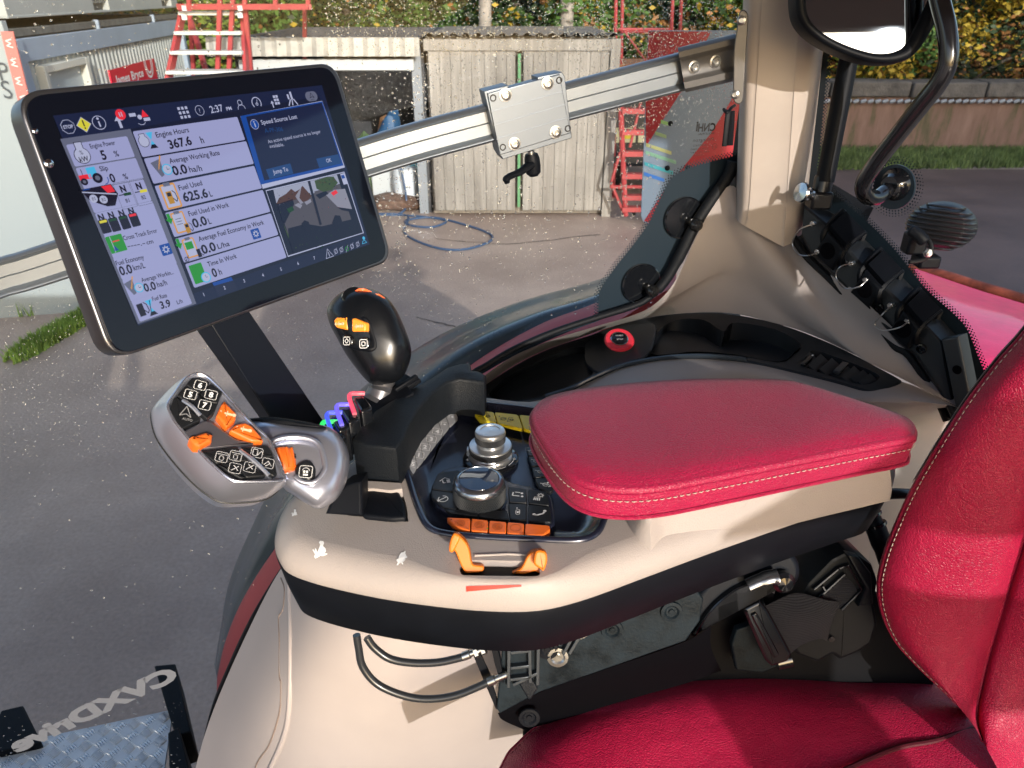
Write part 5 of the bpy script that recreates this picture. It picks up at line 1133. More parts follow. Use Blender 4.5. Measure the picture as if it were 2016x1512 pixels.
q = MB(); lathe(q, ec, (0,0,1), [(.0165,.034),(.0168,.036),(.0160,.0385),(.0145,.0395),(.0108,.0395),(.0106,.0385),(.0,.0390)], 40, cap=False); q.build('encoder_cap', sil, cpo)
# big knob
kc = Z(944, 984, ZT-.004)
q = MB(); lathe(q, kc, (0,0,1), [(.0285,-.001),(.0285,.0015),(.0265,.002)], 48); q.build('knob_base', blackgl, cpo)
knurled('knob_grip', kc+V((0,0,.002)), .0262, .0155, cpo, M('dark_knurl', (.016,.018,.020), .4, spec=.35), rows=8, cols=80)
q = MB(); lathe(q, kc, (0,0,1), [(.0262,.0175),(.0266,.0195),(.0255,.0235),(.0235,.0255),(.0205,.0262),(.0200,.0252)], 56, cap=False); q.build('knob_bezel', M('dark_silver', (.33,.36,.40), .22, metal=.95, coat=.3), cpo)
q = MB(); lathe(q, kc, (0,0,1), [(.0201,.025),(.0195,.0262),(.012,.0266),(0,.0268)], 48, cap=False); q.build('knob_cap', M('cap_navy', (.012,.02,.045), .06, metal=0, coat=1, crough=.02), cpo)
# black keys round the knob
lt = [M('print_white', (.7,.7,.7), .5)]
def home(cv): cv.stroke([(-.006,0),(0,.005),(.0045,.001)], .0008, 1); cv.stroke([(-.003,.0005),(-.003,-.004),(0,-.004)], .0008, 1); cv.rect(.001,-.005,.0045,.001,1)
def dial(cv): cv.ring(0,0,.0048,.0009,1,20,-200,110); cv.stroke([(-.003,-.003),(.002,.003)], .0009, 1); cv.poly([(-.006,-.003),(-.003,-.006),(-.002,-.003)], 1)
def arr(cv): cv.stroke([(-.005,.003),(-.005,-.002),(.002,-.002)], .0012, 1); cv.circ(.004,.003,.0013,1); cv.circ(.005,-.002,.0013,1); cv.stroke([(-.003,.004),(.002,.004)], .0009, 1)
def gr(cv): gear(cv, .002, .003, .0032, 1); cv.rect(-.004,-.001,.002,-.0005,1); [cv.rect(-.004+.0018*i,-.006,-.003+.0018*i,-.002,1) for i in range(4)]
def cap_(cv): cv.rrect(-.0018,-.005,.0018,.003,.0015,1,line=.0007); cv.stroke([(-.001,.004),(-.001,.006)], .0008, 1); cv.rect(-.0006,-.003,.0008,.0005,1)
def ph(cv): cv.stroke([(-.005,-.003),(-.002,-.003),(.003,.000),(.005,.004)], .0016, 1); cv.circ(-.005,-.0025,.0015,1); cv.circ(.0045,.0045,.0016,1)
zk_ = ZT-.0005
key('home_key', [(862,931),(905,925),(892,968),(849,962)], zk_, darkb, home, mats=[lt[0]]); key('dial_key', [(849,964),(892,970),(900,1003),(872,998),(850,978)], zk_, darkb, dial, mats=[lt[0]])
key('blank_key', [(875,1001),(942,1005),(940,1016),(886,1009)], zk_, darkb); key('blank_key', [(944,1006),(998,1004),(1003,1023),(942,1016)], zk_, darkb)
key('playback_key', [(1000,958),(1036,962),(1038,990),(1002,988)], zk_, darkb, arr, mats=[lt[0]]); key('gear_key', [(1039,963),(1076,967),(1082,995),(1041,990)], zk_, darkb, gr, mats=[lt[0]])
key('cap_key', [(1000,991),(1037,992),(1037,1024),(1004,1022)], zk_, darkb, cap_, mats=[lt[0]]); key('phone_key', [(1040,993),(1083,998),(1086,1028),(1040,1026)], zk_, darkb, ph, mats=[lt[0]])
# dark keys beside the pad
sk = [((1036,881),(1050,879),(1062,897),(1040,897)), ((1040,899),(1064,899),(1072,915),(1047,918)), ((1047,920),(1074,918),(1081,937),(1053,940)), ((1053,942),(1082,940),(1090,962),(1084,968),(1062,960))]
def misc(cv): cv.ring(0,0,.0028,.0008,1); cv.stroke([(-.005,.003),(.005,-.002)], .0009, 1); cv.circ(.003,.003,.0012,1); cv.stroke([(.002,-.004),(.005,-.004)], .0008, 1)
for k in sk: key('side_key', k, zk_-.001, darkb, misc, mats=[lt[0]])
# orange keys along the front rim
ox = [878,927,962,998,1033,1083]; top_y = [1017,1019,1023,1026,1029,1033]; boty = [1022,1046,1049,1051,1053,1050]
ix = M('print_dark_orange', (.45,.11,.02), .5)
def o1(cv): cv.ring(0,0,.0045,.0007,1); cv.ring(0,0,.0025,.0007,1); cv.stroke([(-.002,0),(.002,0)], .0007, 1); cv.circ(-.009,.005,.0008,2)
def o3(cv): o1(cv); cv.circ(-.009,.001,.0008,2); cv.circ(-.009,-.004,.0008,3)
ps = [[(879,1018),(926,1020),(925,1044),(908,1040),(890,1030)], [(928,1020),(961,1024),(960,1047),(927,1045)], [(963,1024),(997,1027),(996,1050),(962,1048)], [(999,1027),(1032,1030),(1031,1052),(998,1050)], [(1034,1030),(1082,1034),(1083,1043),(1070,1054),(1033,1053)]]
for i, p in enumerate(ps): key('orange_key', p, ZT+.0035, orange, [o1,o1,o3,(lambda cv: cv.ring(0,0,.005,.0006,1)),None][i], mats=[ix, printk, M('led_green', (.1,.4,.05), .5)], th=.006, r=.001)
# orange levers in the slot
LZ = lambda lst: [(520+x*.367, 900+y*.367) for x, y in lst]
def lever(lst, lab, o, th=.013):
    n_ = V((0,-.85,.5)).normalized(); P_ = [PL(x, y, o, n_) for x, y in LZ(lst)]; q = MB(); slab(q, cr(P_, 3, True), n_, th, .0015, 3); o_ = q.build('orange_lever', orangel, ac, angle=60); o_['label'] = lab; return o_
l1 = lever([(990,485),(1000,445),(1025,412),(1052,425),(1085,462),(1102,505),(1110,555),(1125,578),(1172,584),(1174,612),(1120,622),(1078,618),(1052,575),(1030,520),(1015,500),(998,505)], 'taller orange lever leaning left', Z(935,1126,2.246))
l2 = lever([(1330,622),(1352,610),(1375,598),(1392,572),(1410,535),(1438,508),(1475,503),(1512,518),(1514,560),(1500,600),(1478,622),(1450,614),(1425,622),(1380,628)], 'shorter orange lever leaning right', Z(1045,1126,2.246))
for lst, o_ in (([(1000,440),(1020,408),(1052,428),(1036,470),(1012,512),(990,500)], Z(905,1080,2.266)), ([(1468,500),(1512,512),(1518,560),(1500,612),(1480,600),(1448,575),(1450,525)], Z(1066,1100,2.262))):
    n_ = V((0,-.85,.5)).normalized(); q = MB(); slab(q, cr([PL(x, y, o_, n_) for x, y in LZ(lst)], 3, True), n_, .011, .002, 3); q.build('lever_tip', orangel, l1 if lst[0][0] < 1200 else l2)
# ------------------------------------------------------------------ red leather pad
pad_t = [(1046,806),(1066,783),(1110,768),(1180,757),(1270,748),(1360,743),(1460,742),(1545,745),(1600,757),(1700,788),(1780,815),(1803,832),(1806,850),(1792,862),(1700,880),(1560,908),(1400,940),(1300,958),(1230,962),(1170,955),(1125,935),(1090,900),(1060,855),(1046,826)]
pt = [Z(x, y, 2.318) for x, y in pad_t]; PT = cr(pt, 5, True)
if sum(PT[i-1].x*PT[i].y-PT[i].x*PT[i-1].y for i in range(len(PT))) < 0: PT.reverse()
m_ = MB(); slab(m_, PT, (0,0,1), .0325, .005, 4, crown=.007, cr_r=.05, grid=.008, flare=-.002); pad = m_.build('arm_pad', leather, ac, angle=60); pad['label'] = 'red leather arm pad with pale stitching'
m_ = MB(); tube(m_, ins(PT, -.0003, -.0065), .0011, 6, closed=True); tube(m_, ins(PT, .0005, -.0325), .0018, 6, closed=True); m_.build('piping', leather, pad)
def stitches(line, nrm_fn, l=.0042, gap=.0022, r=.00055, parent=None, mat=stitch):
    q = MB(); tot = 0; acc = 0; seg = []
    pts = line; d = [0]
    for a, b_ in zip(pts, pts[1:]): d.append(d[-1]+(b_-a).length)
    def at(s):
        for i in range(1, len(d)):
            if d[i] >= s: t = (s-d[i-1])/max(d[i]-d[i-1],1e-9); return pts[i-1].lerp(pts[i], t)
        return pts[-1]
    s = 0
    while s+l < d[-1]:
        a, b_ = at(s), at(s+l); mid_ = (a+b_)/2+nrm_fn(a, b_)*r*1.2; tube(q, [a, mid_, b_], [r*.6, r, r*.6], 5); s += l+gap
    return q.build('stitching', mat, parent)
cl_ = ins(PT, -.0006, -.0135); stitches(cl_+[cl_[0]], lambda a, b_: V(((b_-a).y, -(b_-a).x, 0)).normalized(), parent=pad)
# black grained horn block at the front
m_ = MB(); hb_ = [(694,862),(712,835),(740,806),(790,775),(845,745),(880,722),(905,715),(926,713),(929,728),(942,729),(957,737),(953,752),(905,745),(880,752),(852,772),(825,802),(806,835),(795,862),(780,882),(720,876)]
H_ = [Z(x, y, 2.297) for x, y in hb_]
slab(m_, H_, (0,0,1), .05, .004, 4, crown=.002, cr_r=.01, grid=.012); m_.build('horn_block', blackg, ac, angle=50)
m_ = MB(); slab(m_, rnd([Z(x, y, 2.255) for x, y in ((712,962),(745,958),(785,966),(798,990),(800,1018),(770,1020),(712,1014))], .2), (0,0,1), .01, .003); o = m_.build('gaiter', blackp, ac)
m_ = MB(); slab(m_, [Z(x, y, 2.258) for x, y in ((693,944),(790,950),(792,962),(770,966),(735,962),(700,962))], (0,0,1), .01, .001); m_.build('block_shelf', beigeL, ac)
# illuminated switches
ledm = {n: M('led_'+n, (.1,.1,.1), .4, em=c, ems=.55) for n, c in (('red',(1,.03,.10)),('blue',(.05,.10,1)),('indigo',(.12,.08,1)),('lime',(.02,.9,.15)))}
for i, (x, y, c) in enumerate(((708,790,'red'),(683,812,'indigo'),(664,828,'blue'),(655,846,'lime'))):
    zb = 2.315-.003*i; q = MB(); P4 = [Z(x-15, y-8, zb), Z(x+8, y-13, zb), Z(x+26, y+12, zb), Z(x+2, y+20, zb)]; slab(q, rnd(P4, .2), (0,0,1), .04, .003); k_ = q.build('paddle_switch', blackgl, ac); k_['label'] = 'black paddle switch with glowing %s edge' % {'red':'red','indigo':'violet blue','blue':'blue','lime':'green'}[c]
    q = MB(); tube(q, [P4[3]+V((-.006,-.002,-.002)), P4[0]+V((-.003,.001,.0015)), P4[0].lerp(P4[1],.55)+V((0,.002,.0018)), P4[1]+V((.001,.001,.001))], .0024, 8, n=4); q.build('glowing_edge', ledm[c], k_)
def z3(x, y): return (280+x*.3109, 550+y*.3109)
def blob(mb, px, d, front, back, ex=.55, n=4, tilt=(0,0), steps=7, cshift=(0,0)):
    """body whose silhouette is px; bulges towards and away from the viewer side by front/back metres"""
    P = [V((x, y, 0)) for x, y in px]; P = cr(P, n, True); c = sum(P, V((0,0,0)))/len(P); c0 = c+V((cshift[0], cshift[1], 0)); rings = []
    for k in range(-steps, steps+1):
        a = k/steps*math.pi/2*.985; s = math.cos(a)**ex; T = (front if k > 0 else back)*(math.sin(a))
        cc = c.lerp(c0, max(0, math.sin(a)))
        rings.append([D(cc.x+(p.x-c.x)*s, cc.y+(p.y-c.y)*s, d+tilt[0]*(p.x-c.x)*s+tilt[1]*(p.y-c.y)*s-T) for p in P])
    loft(mb, rings, cap0=True, cap1=True)
# ================================================================== MULTI-BUTTON GRIP
jg = thing('control_grip', 'silver control grip with numbered keys and orange buttons at the console front', 'joystick', D(660, 960, .66))
fd_ = lambda x, y: .595+.00020*(x-430)-.00026*(y-860)
FA, FB, FC = D(345,760,fd_(345,760)), D(540,930,fd_(540,930)), D(345,880,fd_(345,880))
FN = (FB-FA).cross(FC-FA).normalized(); FN = FN if FN.dot(CAM-FA) > 0 else -FN
def FP(x, y, o_=0): return PL(x, y, FA+FN*o_, FN)
zG = lambda x, y: (280+x*.22483, 700+y*.22483)
rim = [zG(*p) for p in ((228,430),(290,330),(380,205),(470,162),(560,185),(640,250),(720,330),(800,420),(900,540),(1000,640),(1090,720),(1130,790),(1165,870),(1236,1050),(1225,1095),(1100,1106),(850,1106),(760,1080),(640,980),(500,840),(350,660),(255,530))]
out_ = [zG(*p) for p in ((78,530),(105,440),(220,320),(330,225),(430,158),(510,150),(600,195),(700,295),(820,440),(930,570),(1030,660),(1130,760),(1180,870),(1242,1080),(1210,1160),(1090,1250),(900,1278),(700,1275),(560,1200),(420,1080),(250,890),(120,700))]
Rr = cr([FP(*p) for p in rim], 4, True); 
def OD(x, y, e): return D(x, y, fd_(x, y)+e)
Oo = cr([OD(x, y, .035) for x, y in out_], 4, True); cR = sum(Rr, V((0,0,0)))/len(Rr)
O2 = [p.lerp(q, .5)+(p-cR).normalized()*.002 for p, q in zip(Rr, Oo)]; O3 = [p.lerp(cR, .10)-FN*.022 for p in Oo]; O4 = [p.lerp(cR, .5)-FN*.034 for p in Oo]
m_ = MB(); Ri = [p.lerp(cR, .035)-FN*.0004 for p in Rr]
loft(m_, [O4, O3, Oo, [p.lerp(q, .25)+(q-cR).normalized()*.0015 for p, q in zip(Oo, Rr)], O2, [p.lerp(q, .85)+(p-cR).normalized()*.0008 for p, q in zip(O2, Rr)], [p+FN*.0008 for p in Rr], Ri, [p.lerp(cR,.05)-FN*.003 for p in Rr]], cap0=True, cap1=True)
head = m_.build('grip_head', silver, jg, angle=70)
q = MB(); tube(q, [p+FN*.0006 for p in Rr], .0013, 8, closed=True); q.build('face_rim', M('rim_bright', (.62,.65,.76), .2, metal=.9), head)
q = MB(); tube(q, [p.lerp(r_, .12)+(p-cR).normalized()*.0004 for p, r_ in zip(Oo, O3)], .0008, 6, closed=True); q.build('shell_joint', printk, head)
def fkey(name, zp, mat, o_=.002, th=.007, r=.0012, marks=None, mats=None, label=None, parent=head, cpos=None, rn=.10):
    q = MB(); pts = [FP(*z3(*p), o_) for p in zp]; slab(q, rnd(pts, rn, 3), FN, th, r)
    if marks:
        c = FP(*z3(*cpos), o_) if cpos else sum(pts, V((0,0,0)))/len(pts); u = V((1,0,0)); u = (FP(560,930)-FP(520,925)); u = (V((1,.06,-.05))); u = (u-FN*u.dot(FN)).normalized(); w_ = FN.cross(u); w_ = w_ if w_.z > 0 else -w_
        marks(Canvas(q, c, u, w_, FN, .0003))
    o = q.build(name, [mat]+(mats or [white]), parent)
    if label: o['label'] = label
    return o
def num(t): return lambda cv: (cv.text(t, 0, 0, .0052, 1, align='c', bold=.035), cv.rrect(-.0045,-.0045,.0045,.0045,.0015,1,line=.0004))
zk3 = z3; z3 = zG
fkey('number_key', [(305,345),(378,260),(488,340),(432,438),(340,372)], darkb, marks=num('5'), cpos=(422,342), label='black key marked 5'); fkey('number_key', [(382,254),(432,195),(500,190),(594,236),(498,332)], darkb, marks=num('6'), cpos=(508,262), label='black key marked 6')
fkey('number_key', [(505,336),(600,240),(704,320),(662,420),(560,404)], darkb, marks=num('8'), cpos=(603,345), label='black key marked 8'); fkey('number_key', [(490,352),(503,340),(560,410),(660,426),(625,510),(565,555),(510,505),(440,443)], darkb, marks=num('7'), cpos=(547,435), label='black key marked 7')
def auto(cv): cv.stroke([(-.0035,-.003),(0,.007),(.005,-.003),(.001,-.0005),(-.0035,-.003)], .0006, 1); cv.text('AUTO', .003, -.0055, .0022, 1, align='c')
fkey('auto_key', [(250,450),(275,370),(305,360),(520,560),(345,645),(290,580)], darkb, marks=auto, cpos=(375,505), mats=[M('print_dim2', (.30,.30,.31), .5)])
def tractor(cv): cv.rect(-.0035,-.0012,.0035,.001,1); cv.circ(.0035,0,.0017,1,8); cv.circ(-.003,.0,.0012,1,8); cv.stroke([(-.002,-.0025),(-.002,.0025)], .0007, 1); cv.circ(-.007,.001,.0006,1,6)
fkey('orange_button', [(720,395),(825,500),(820,560),(740,628),(650,520),(690,430)], orange, .0045, .012, .002, marks=tractor, cpos=(765,515), mats=[M('print_peach', (.85,.55,.35), .5)]); fkey('orange_button', [(820,600),(900,582),(960,610),(1040,700),(1062,750),(960,748),(765,655)], orange, .004, .012, .002, marks=tractor, cpos=(905,650), mats=[MATS['print_peach']])
fkey('thumb_recess', [(370,662),(540,570),(600,575),(820,735),(1000,762),(800,785),(540,815),(500,825),(440,760)], M('recess_shade', (.30,.29,.33), .32, metal=.85), .0012, .004, .0010, rn=.15)  # hollow drawn as a plate, its shade put into a darker silver
fkey('thumb_switch', [(410,712),(560,662),(620,690),(610,745),(500,800),(455,770)], orange, .007, .012, .003)
def ic(k):
    def f(cv):
        cv.rrect(-.0045,-.0045,.0045,.0045,.0015,1,line=.00035)
        if k == 0: cv.rrect(-.0015,-.003,.0015,.001,.0008,1,line=.0004); cv.stroke([(-.0035,.0025),(.0035,.0025)], .0004, 1)
        elif k == 1: cv.stroke([(-.0025,-.0025),(.0025,.0025)], .0005, 1); cv.stroke([(-.0015,.0025),(.0025,-.0015)], .0005, 1)
        elif k == 2: cv.rrect(-.003,-.003,.0005,.003,.001,1,line=.0005); cv.stroke([(.001,-.002),(.0035,.0025)], .0005, 1)
        else: cv.stroke([(-.003,-.002),(0,.002),(.003,-.002)], .0005, 1); cv.stroke([(-.0015,-.003),(.0015,0)], .0005, 1)
    return f
for zp, k, c in (([(508,838),(690,815),(790,928),(650,943)], 0, (695,890)), ([(694,812),(838,798),(930,923),(796,927)], 0, (818,880)), ([(657,948),(792,934),(905,1068),(860,1076),(745,1010)], 1, (812,988)), ([(799,932),(932,929),(1085,1053),(912,1067)], 1, (942,980)), ([(864,800),(1098,782),(1138,850),(1150,884),(977,903)], 2, (1003,852)), ([(982,910),(1153,890),(1183,1038),(1150,1056),(1112,1036)], 3, (1100,945))):
    fkey('function_key', zp, darkb, .0015, .006, .0010, marks=ic(k), cpos=c, mats=[M('print_mid', (.62,.62,.64), .5)], rn=.06)
for a, b_ in (((358,392),(508,525)), ((858,830),(1108,1048))):
    q = MB(); tube(q, [FP(*z3(*a), .002), FP(*z3((a[0]+b_[0])/2+6, (a[1]+b_[1])/2-10), .004), FP(*z3(*b_), .002)], .0016, 8, n=5); q.build('silver_divider', silver, head)
# arm of the grip
arm = [z3(*p) for p in ((900,600),(960,560),(1100,552),(1300,572),(1480,596),(1640,625),(1740,710),(1800,830),(1814,930),(1800,1060),(1760,1170),(1690,1270),(1590,1332),(1520,1338),(1440,1300),(1350,1240),(1260,1180),(1200,1100),(1080,900),(960,720))]
m_ = MB(); blob(m_, arm, .665, .028, .03, ex=.42, n=4, tilt=(.00010,-.0002)); ah = m_.build('grip_arm', silver, jg, angle=80)
capz = [z3(*p) for p in ((915,560),(1000,545),(1150,538),(1300,558),(1480,588),(1612,628),(1560,640),(1400,630),(1180,622),(1040,592))]
m_ = MB(); blob(m_, capz, .668, .012, .02, ex=.5, n=3); m_.build('top_cap', blackp, ah)
def AD(zx, zy, dd=.0): x, y = z3(zx, zy); return D(x, y, .665-.027+.00010*(x-600)-.0002*(y-920)-dd-.0045)
rc = [AD(*p, -.003) for p in ((1130,800),(1200,780),(1350,790),(1470,840),(1500,900),(1480,960),(1400,1020),(1300,1040),(1235,1040),(1170,880))]
an = (AD(1500,850)-AD(1150,850)).cross(AD(1200,1100)-AD(1150,850)).normalized(); an = an if an.dot(CAM-AD(1300,950)) > 0 else -an
m_ = MB(); slab(m_, rnd(rc, .25, 3), an, .006, .002); rp_ = m_.build('thumb_plate', M('plate_reflection', (.30,.29,.30), .35, metal=.8), ah)  # recess of the arm, its inner reflection put in as darker silver
m_ = MB(); lathe(m_, AD(1222,940,-.006), (AD(1215,880)-AD(1235,1000)), [(.0095,-.011),(.0120,-.008),(.0128,0),(.0120,.008),(.0095,.011)], 24)
for k in range(14):
    q_ = 2*math.pi*k/14; u, w_, n_ = basis(AD(1215,880)-AD(1235,1000)); c = AD(1222,940,-.006)+(u*math.cos(q_)+w_*math.sin(q_))*.0128; bar(m_, c-n_*.009, c+n_*.009, .0014, .0014, (u*math.cos(q_)+w_*math.sin(q_)))
m_.build('scroll_wheel', orange, ah)
m_ = MB(); u = V((1,0,0)); u = (u-an*u.dot(an)).normalized(); w_ = an.cross(u); w_ = w_ if w_.z > 0 else -w_
for zx, zy, sh_ in ((1335,885,hare),(1313,943,tort)):
    cv = Canvas(m_, AD(zx, zy, .0006), u, w_, an, .0003); cv.poly([((x-.5)*.005, (.5-y)*.005) for x, y in sh_], 0)
m_.build('speed_symbols', printk, ah, smooth=False)
m_ = MB(); tube(m_, [AD(*p, .001) for p in ((1118,785),(1180,735),(1330,712),(1480,735),(1560,800),(1600,960),(1590,1020),(1535,1090),(1470,1115),(1390,1100),(1340,1060))], .0024, 10, n=5); m_.build('moulded_rim', silver, ah)
bt_ = [AD(*p, .003) for p in ((1335,985),(1370,935),(1430,910),(1482,922),(1518,985),(1512,1050),(1468,1095),(1420,1085),(1355,1040))]
m_ = MB(); slab(m_, cr(bt_, 3, True), an, .008, .003); cv = Canvas(m_, AD(1432,1018,.0034), u, w_, an, .0004); cv.rrect(-.0053,-.0053,.0053,.0053,.002,1,line=.0004); cv.ring(0,.0005,.003,.0004,1,16,10,170); cv.rect(-.002,-.001,-.0005,.001,1); cv.rect(.0003,-.001,.0018,.001,1); cv.rect(-.002,-.0035,.002,-.002,1)
m_.build('round_button', [darkb, white], ah)
z3 = zk3
m_ = MB(); slab(m_, [D(682,955,.70), D(712,948,.71), D(714,1018,.705), D(640,1013,.69), D(656,975,.69)], (0,-1,.3), .03, .003); m_.build('stem', blackp, jg)
m_ = MB(); blob(m_, [(560,960),(600,990),(632,1002),(625,985),(600,955),(570,935)], .68, .01, .012); m_.build('lower_cover', blackg, ah)
# ================================================================== BLACK JOYSTICK
bj = thing('black_joystick', 'glossy black joystick with two orange rocker buttons above the glowing switches', 'joystick', D(758, 770, .84))
jo = [z3(*p) for p in ((1170,215),(1180,165),(1240,95),(1320,58),(1400,50),(1475,68),(1548,112),(1605,185),(1655,290),(1695,400),(1703,480),(1675,575),(1630,635),(1560,662),(1480,668),(1425,645),(1355,565),(1290,475),(1235,375),(1190,290))]
m_ = MB(); blob(m_, jo, .83, .036, .04, ex=.62, n=4, cshift=(4,-2)); jb = m_.build('grip_body', M('soft_black', (.005,.006,.008), .26, spec=.5, bump=('noise', 1800, .12, .0003)), bj, angle=80)
jd = lambda zx, zy, o_=0: D(*z3(zx, zy), .7895-o_+.00030*max(0, 715-z3(zx, zy)[0])**1.0+.0)
def jkey(name, zp, mat, o_, th, r, marks=None, mats=None, label=None, cpos=None, rn=.15, parent=None):
    pts = [jd(*p, o_) for p in zp]; n_ = (pts[1]-pts[0]).cross(pts[-1]-pts[0]).normalized(); n_ = n_ if n_.dot(CAM-pts[0]) > 0 else -n_
    q = MB(); slab(q, rnd(pts, rn, 3), n_, th, r)
    if marks:
        c = jd(*cpos, o_+.0004); u = V((1,0,0)); u = (u-n_*u.dot(n_)).normalized(); w_ = n_.cross(u); w_ = w_ if w_.z > 0 else -w_; marks(Canvas(q, c, u, w_, n_, .0004))
    o = q.build(name, [mat]+(mats or [white]), parent or jb)
    if label: o['label'] = label
    return o
fpz = [(1195,250),(1215,230),(1330,222),(1410,235),(1440,270),(1480,385),(1478,440),(1440,462),(1340,450),(1270,420),(1235,350)]
jkey('button_panel', fpz, blackp, -.003, .016, .003, rn=.3)
def tarr(s): return lambda cv: (tractor(cv), cv.stroke([(s*.007,0),(s*.0035,0)], .0008, 1), cv.stroke([(s*.0055,.0015),(s*.0075,0),(s*.0055,-.0015)], .0007, 1))
ojl = M('orange_bright', (.95,.30,.03), .35, coat=.2)
jkey('rocker_button', [(1210,262),(1228,240),(1300,234),(1300,322),(1225,305)], ojl, .002, .008, .0018, tarr(-1), cpos=(1256,282), mats=[MATS['print_peach']], label='left orange rocker button'); jkey('rocker_button', [(1325,247),(1345,245),(1412,275),(1412,330),(1325,332)], ojl, .002, .008, .0018, tarr(1), cpos=(1366,297), mats=[MATS['print_peach']], label='right orange rocker button')
def dmd(cv): cv.rrect(-.0042,-.0042,.0042,.0042,.0015,1,line=.0007); cv.stroke([(-.0025,0),(0,.0025),(.0025,0),(0,-.0025),(-.0025,0)], .0007, 1)
def sqr(cv): cv.rrect(-.0045,-.0045,.0045,.0045,.0015,1,line=.0008); cv.rrect(-.002,-.002,.002,.002,.0004,1,line=.0008)
jkey('square_button', [(1262,350),(1310,348),(1332,372),(1328,420),(1285,422),(1262,400)], blackgl, .001, .008, .002, dmd, cpos=(1296,390), rn=.3); jkey('square_button', [(1368,372),(1415,365),(1438,385),(1435,430),(1390,435),(1366,418)], blackgl, .001, .008, .002, sqr, cpos=(1402,408), rn=.3)
def plus(cv): cv.stroke([(-.0022,0),(.0022,0)], .0006, 1); cv.stroke([(0,-.0022),(0,.0022)], .0006, 1)
def jtop(name, zp, dd, mat, marks=None, cpos=None, lab=None):
    pts = [D(*z3(*p), dd) for p in zp]; n_ = V((0,-.45,.9)).normalized(); q = MB(); slab(q, rnd(pts, .18, 3), n_, .014, .002)
    if marks: marks(Canvas(q, D(*z3(*cpos), dd-.0016), (1,0,0), (0,.9,.45), n_, .0004))
    o = q.build(name, [mat, MATS['print_peach']], jb); 
    if lab: o['label'] = lab
jtop('plus_button', [(1343,68),(1370,50),(1410,50),(1455,72),(1450,92),(1410,100)], .812, M('orange_salmon', (.90,.17,.05), .35), plus, (1398,64), 'orange plus button'); jtop('minus_button', [(1430,108),(1455,84),(1500,85),(1538,112),(1538,135),(1515,145)], .812, MATS['orange_salmon'], lambda cv: cv.stroke([(-.0022,0),(.0022,0)], .0006, 1), (1482,100), 'orange minus button')
m_ = MB(); lathe(m_, D(*z3(1338,108), .812), (0,-.5,.87), [(.0135,-.008),(.0135,0),(.0115,.0025),(.0,.0022)], 28, cap=False); m_.build('thumb_button', blackgl, jb)
m_ = MB(); tube(m_, [D(754,748,.85), D(752,768,.85), D(742,790,.85)], [.014,.012,.016,.02], 14, n=3); m_.build('neck', M('neck_grey', (.12,.12,.13), .35, metal=.6), bj)
m_ = MB(); bar(m_, D(735,800,.84), D(808,744,.86), .03, .008); bar(m_, D(742,800,.835), D(828,748,.85), .004, .006); bar(m_, D(778,770,.84), D(822,742,.85), .006, .008); bar(m_, D(700,820,.83), D(800,762,.85), .05, .01); m_.build('base_fins', blackp, bj, bevel=.0015)
# ================================================================== MONITOR
mon = thing('monitor', 'wide black touch monitor in a silver rim showing engine figures', 'monitor', D(450, 640, .62))
cq = [(104,228),(633,168),(727,481),(271,641)]
rr_ = [ray(*p) for p in cq]
Mx = Matrix((-rr_[1], rr_[2], -rr_[3])).transposed(); zz = Mx.inverted() @ (-rr_[0])
s0_ = .262/((rr_[1]*zz[0]-rr_[0]).length)
Q = [CAM+rr_[0]*s0_, CAM+rr_[1]*zz[0]*s0_, CAM+rr_[2]*zz[1]*s0_, CAM+rr_[3]*zz[2]*s0_]
mu = (Q[1]-Q[0]).normalized(); mnn = mu.cross(Q[3]-Q[0]).normalized(); mnn = mnn if mnn.dot(CAM-Q[0]) > 0 else -mnn
mw = mnn.cross(mu); mw = mw if mw.dot(Q[0]-Q[3]) > 0 else -mw
wv = (Q[0]-Q[3]).normalized()
def MP(x, y, o_=0): return PL(x, y, Q[0]+mnn*o_, mnn)
def UV(x, y):
    p = PL(x, y, Q[0], mnn)-Q[0]; return p.dot(mu), p.dot(mw)
rc_ = [(26,180),(661,122),(774,512),(221,712)]
def rcorn(px, r, o_):
    return rnd([MP(x, y, o_) for x, y in px], (r,), 8)
hs_ = rcorn(rc_, .021, -.002)
rimm = M('rim_silver', (.11,.11,.12), .28, metal=.85)
m_ = MB(); slab(m_, hs_, mnn, .020, .0022, 4); rimo = m_.build('rim', rimm, mon, angle=50)
m_ = MB(); slab(m_, [p-mnn*.029 for p in inset_ring] if False else rcorn([(40,200),(640,150),(745,500),(240,680)], .02, -.021), mnn, .02, .004); m_.build('back_case', blackp, mon)
fr = rcorn([(40,190),(655,130),(766,508),(229,704)], .018, .0)
scrgl = M('screen_glass', (.003,.004,.008), .05, spec=.32)
m_ = MB(); slab(m_, fr, mnn, .0025, .0005, 2); m_.build('front_glass', scrgl, mon)
def em(name, c, s=1.0): return M('screen_'+name, (.002,.002,.004), .06, em=c, ems=s, spec=.4)
SM = [em('white',(.145,.152,.26)), em('text',(.004,.004,.010)), em('navy',(.004,.007,.022)), em('slate',(.055,.06,.09)), em('blue',(.003,.028,.14)), em('pale',(.19,.20,.28)), em('panel',(.003,.005,.014)), em('yellow',(.30,.27,.02)), em('red',(.35,.012,.02)), em('green',(.008,.12,.015)), em('tan',(.28,.13,.03)), em('cyan',(.03,.20,.33)), em('gold',(.20,.10,.01)), em('dimblue',(.006,.025,.08)), em('tab',(.006,.009,.025)), em('brown',(.035,.016,.013)), em('road',(.035,.033,.042)), em('tree',(.02,.035,.015)), em('pink',(.13,.10,.11)), em('skywhite',(.14,.15,.20)), em('darkgreen',(.004,.025,.01)), em('carwhite',(.11,.11,.14))]
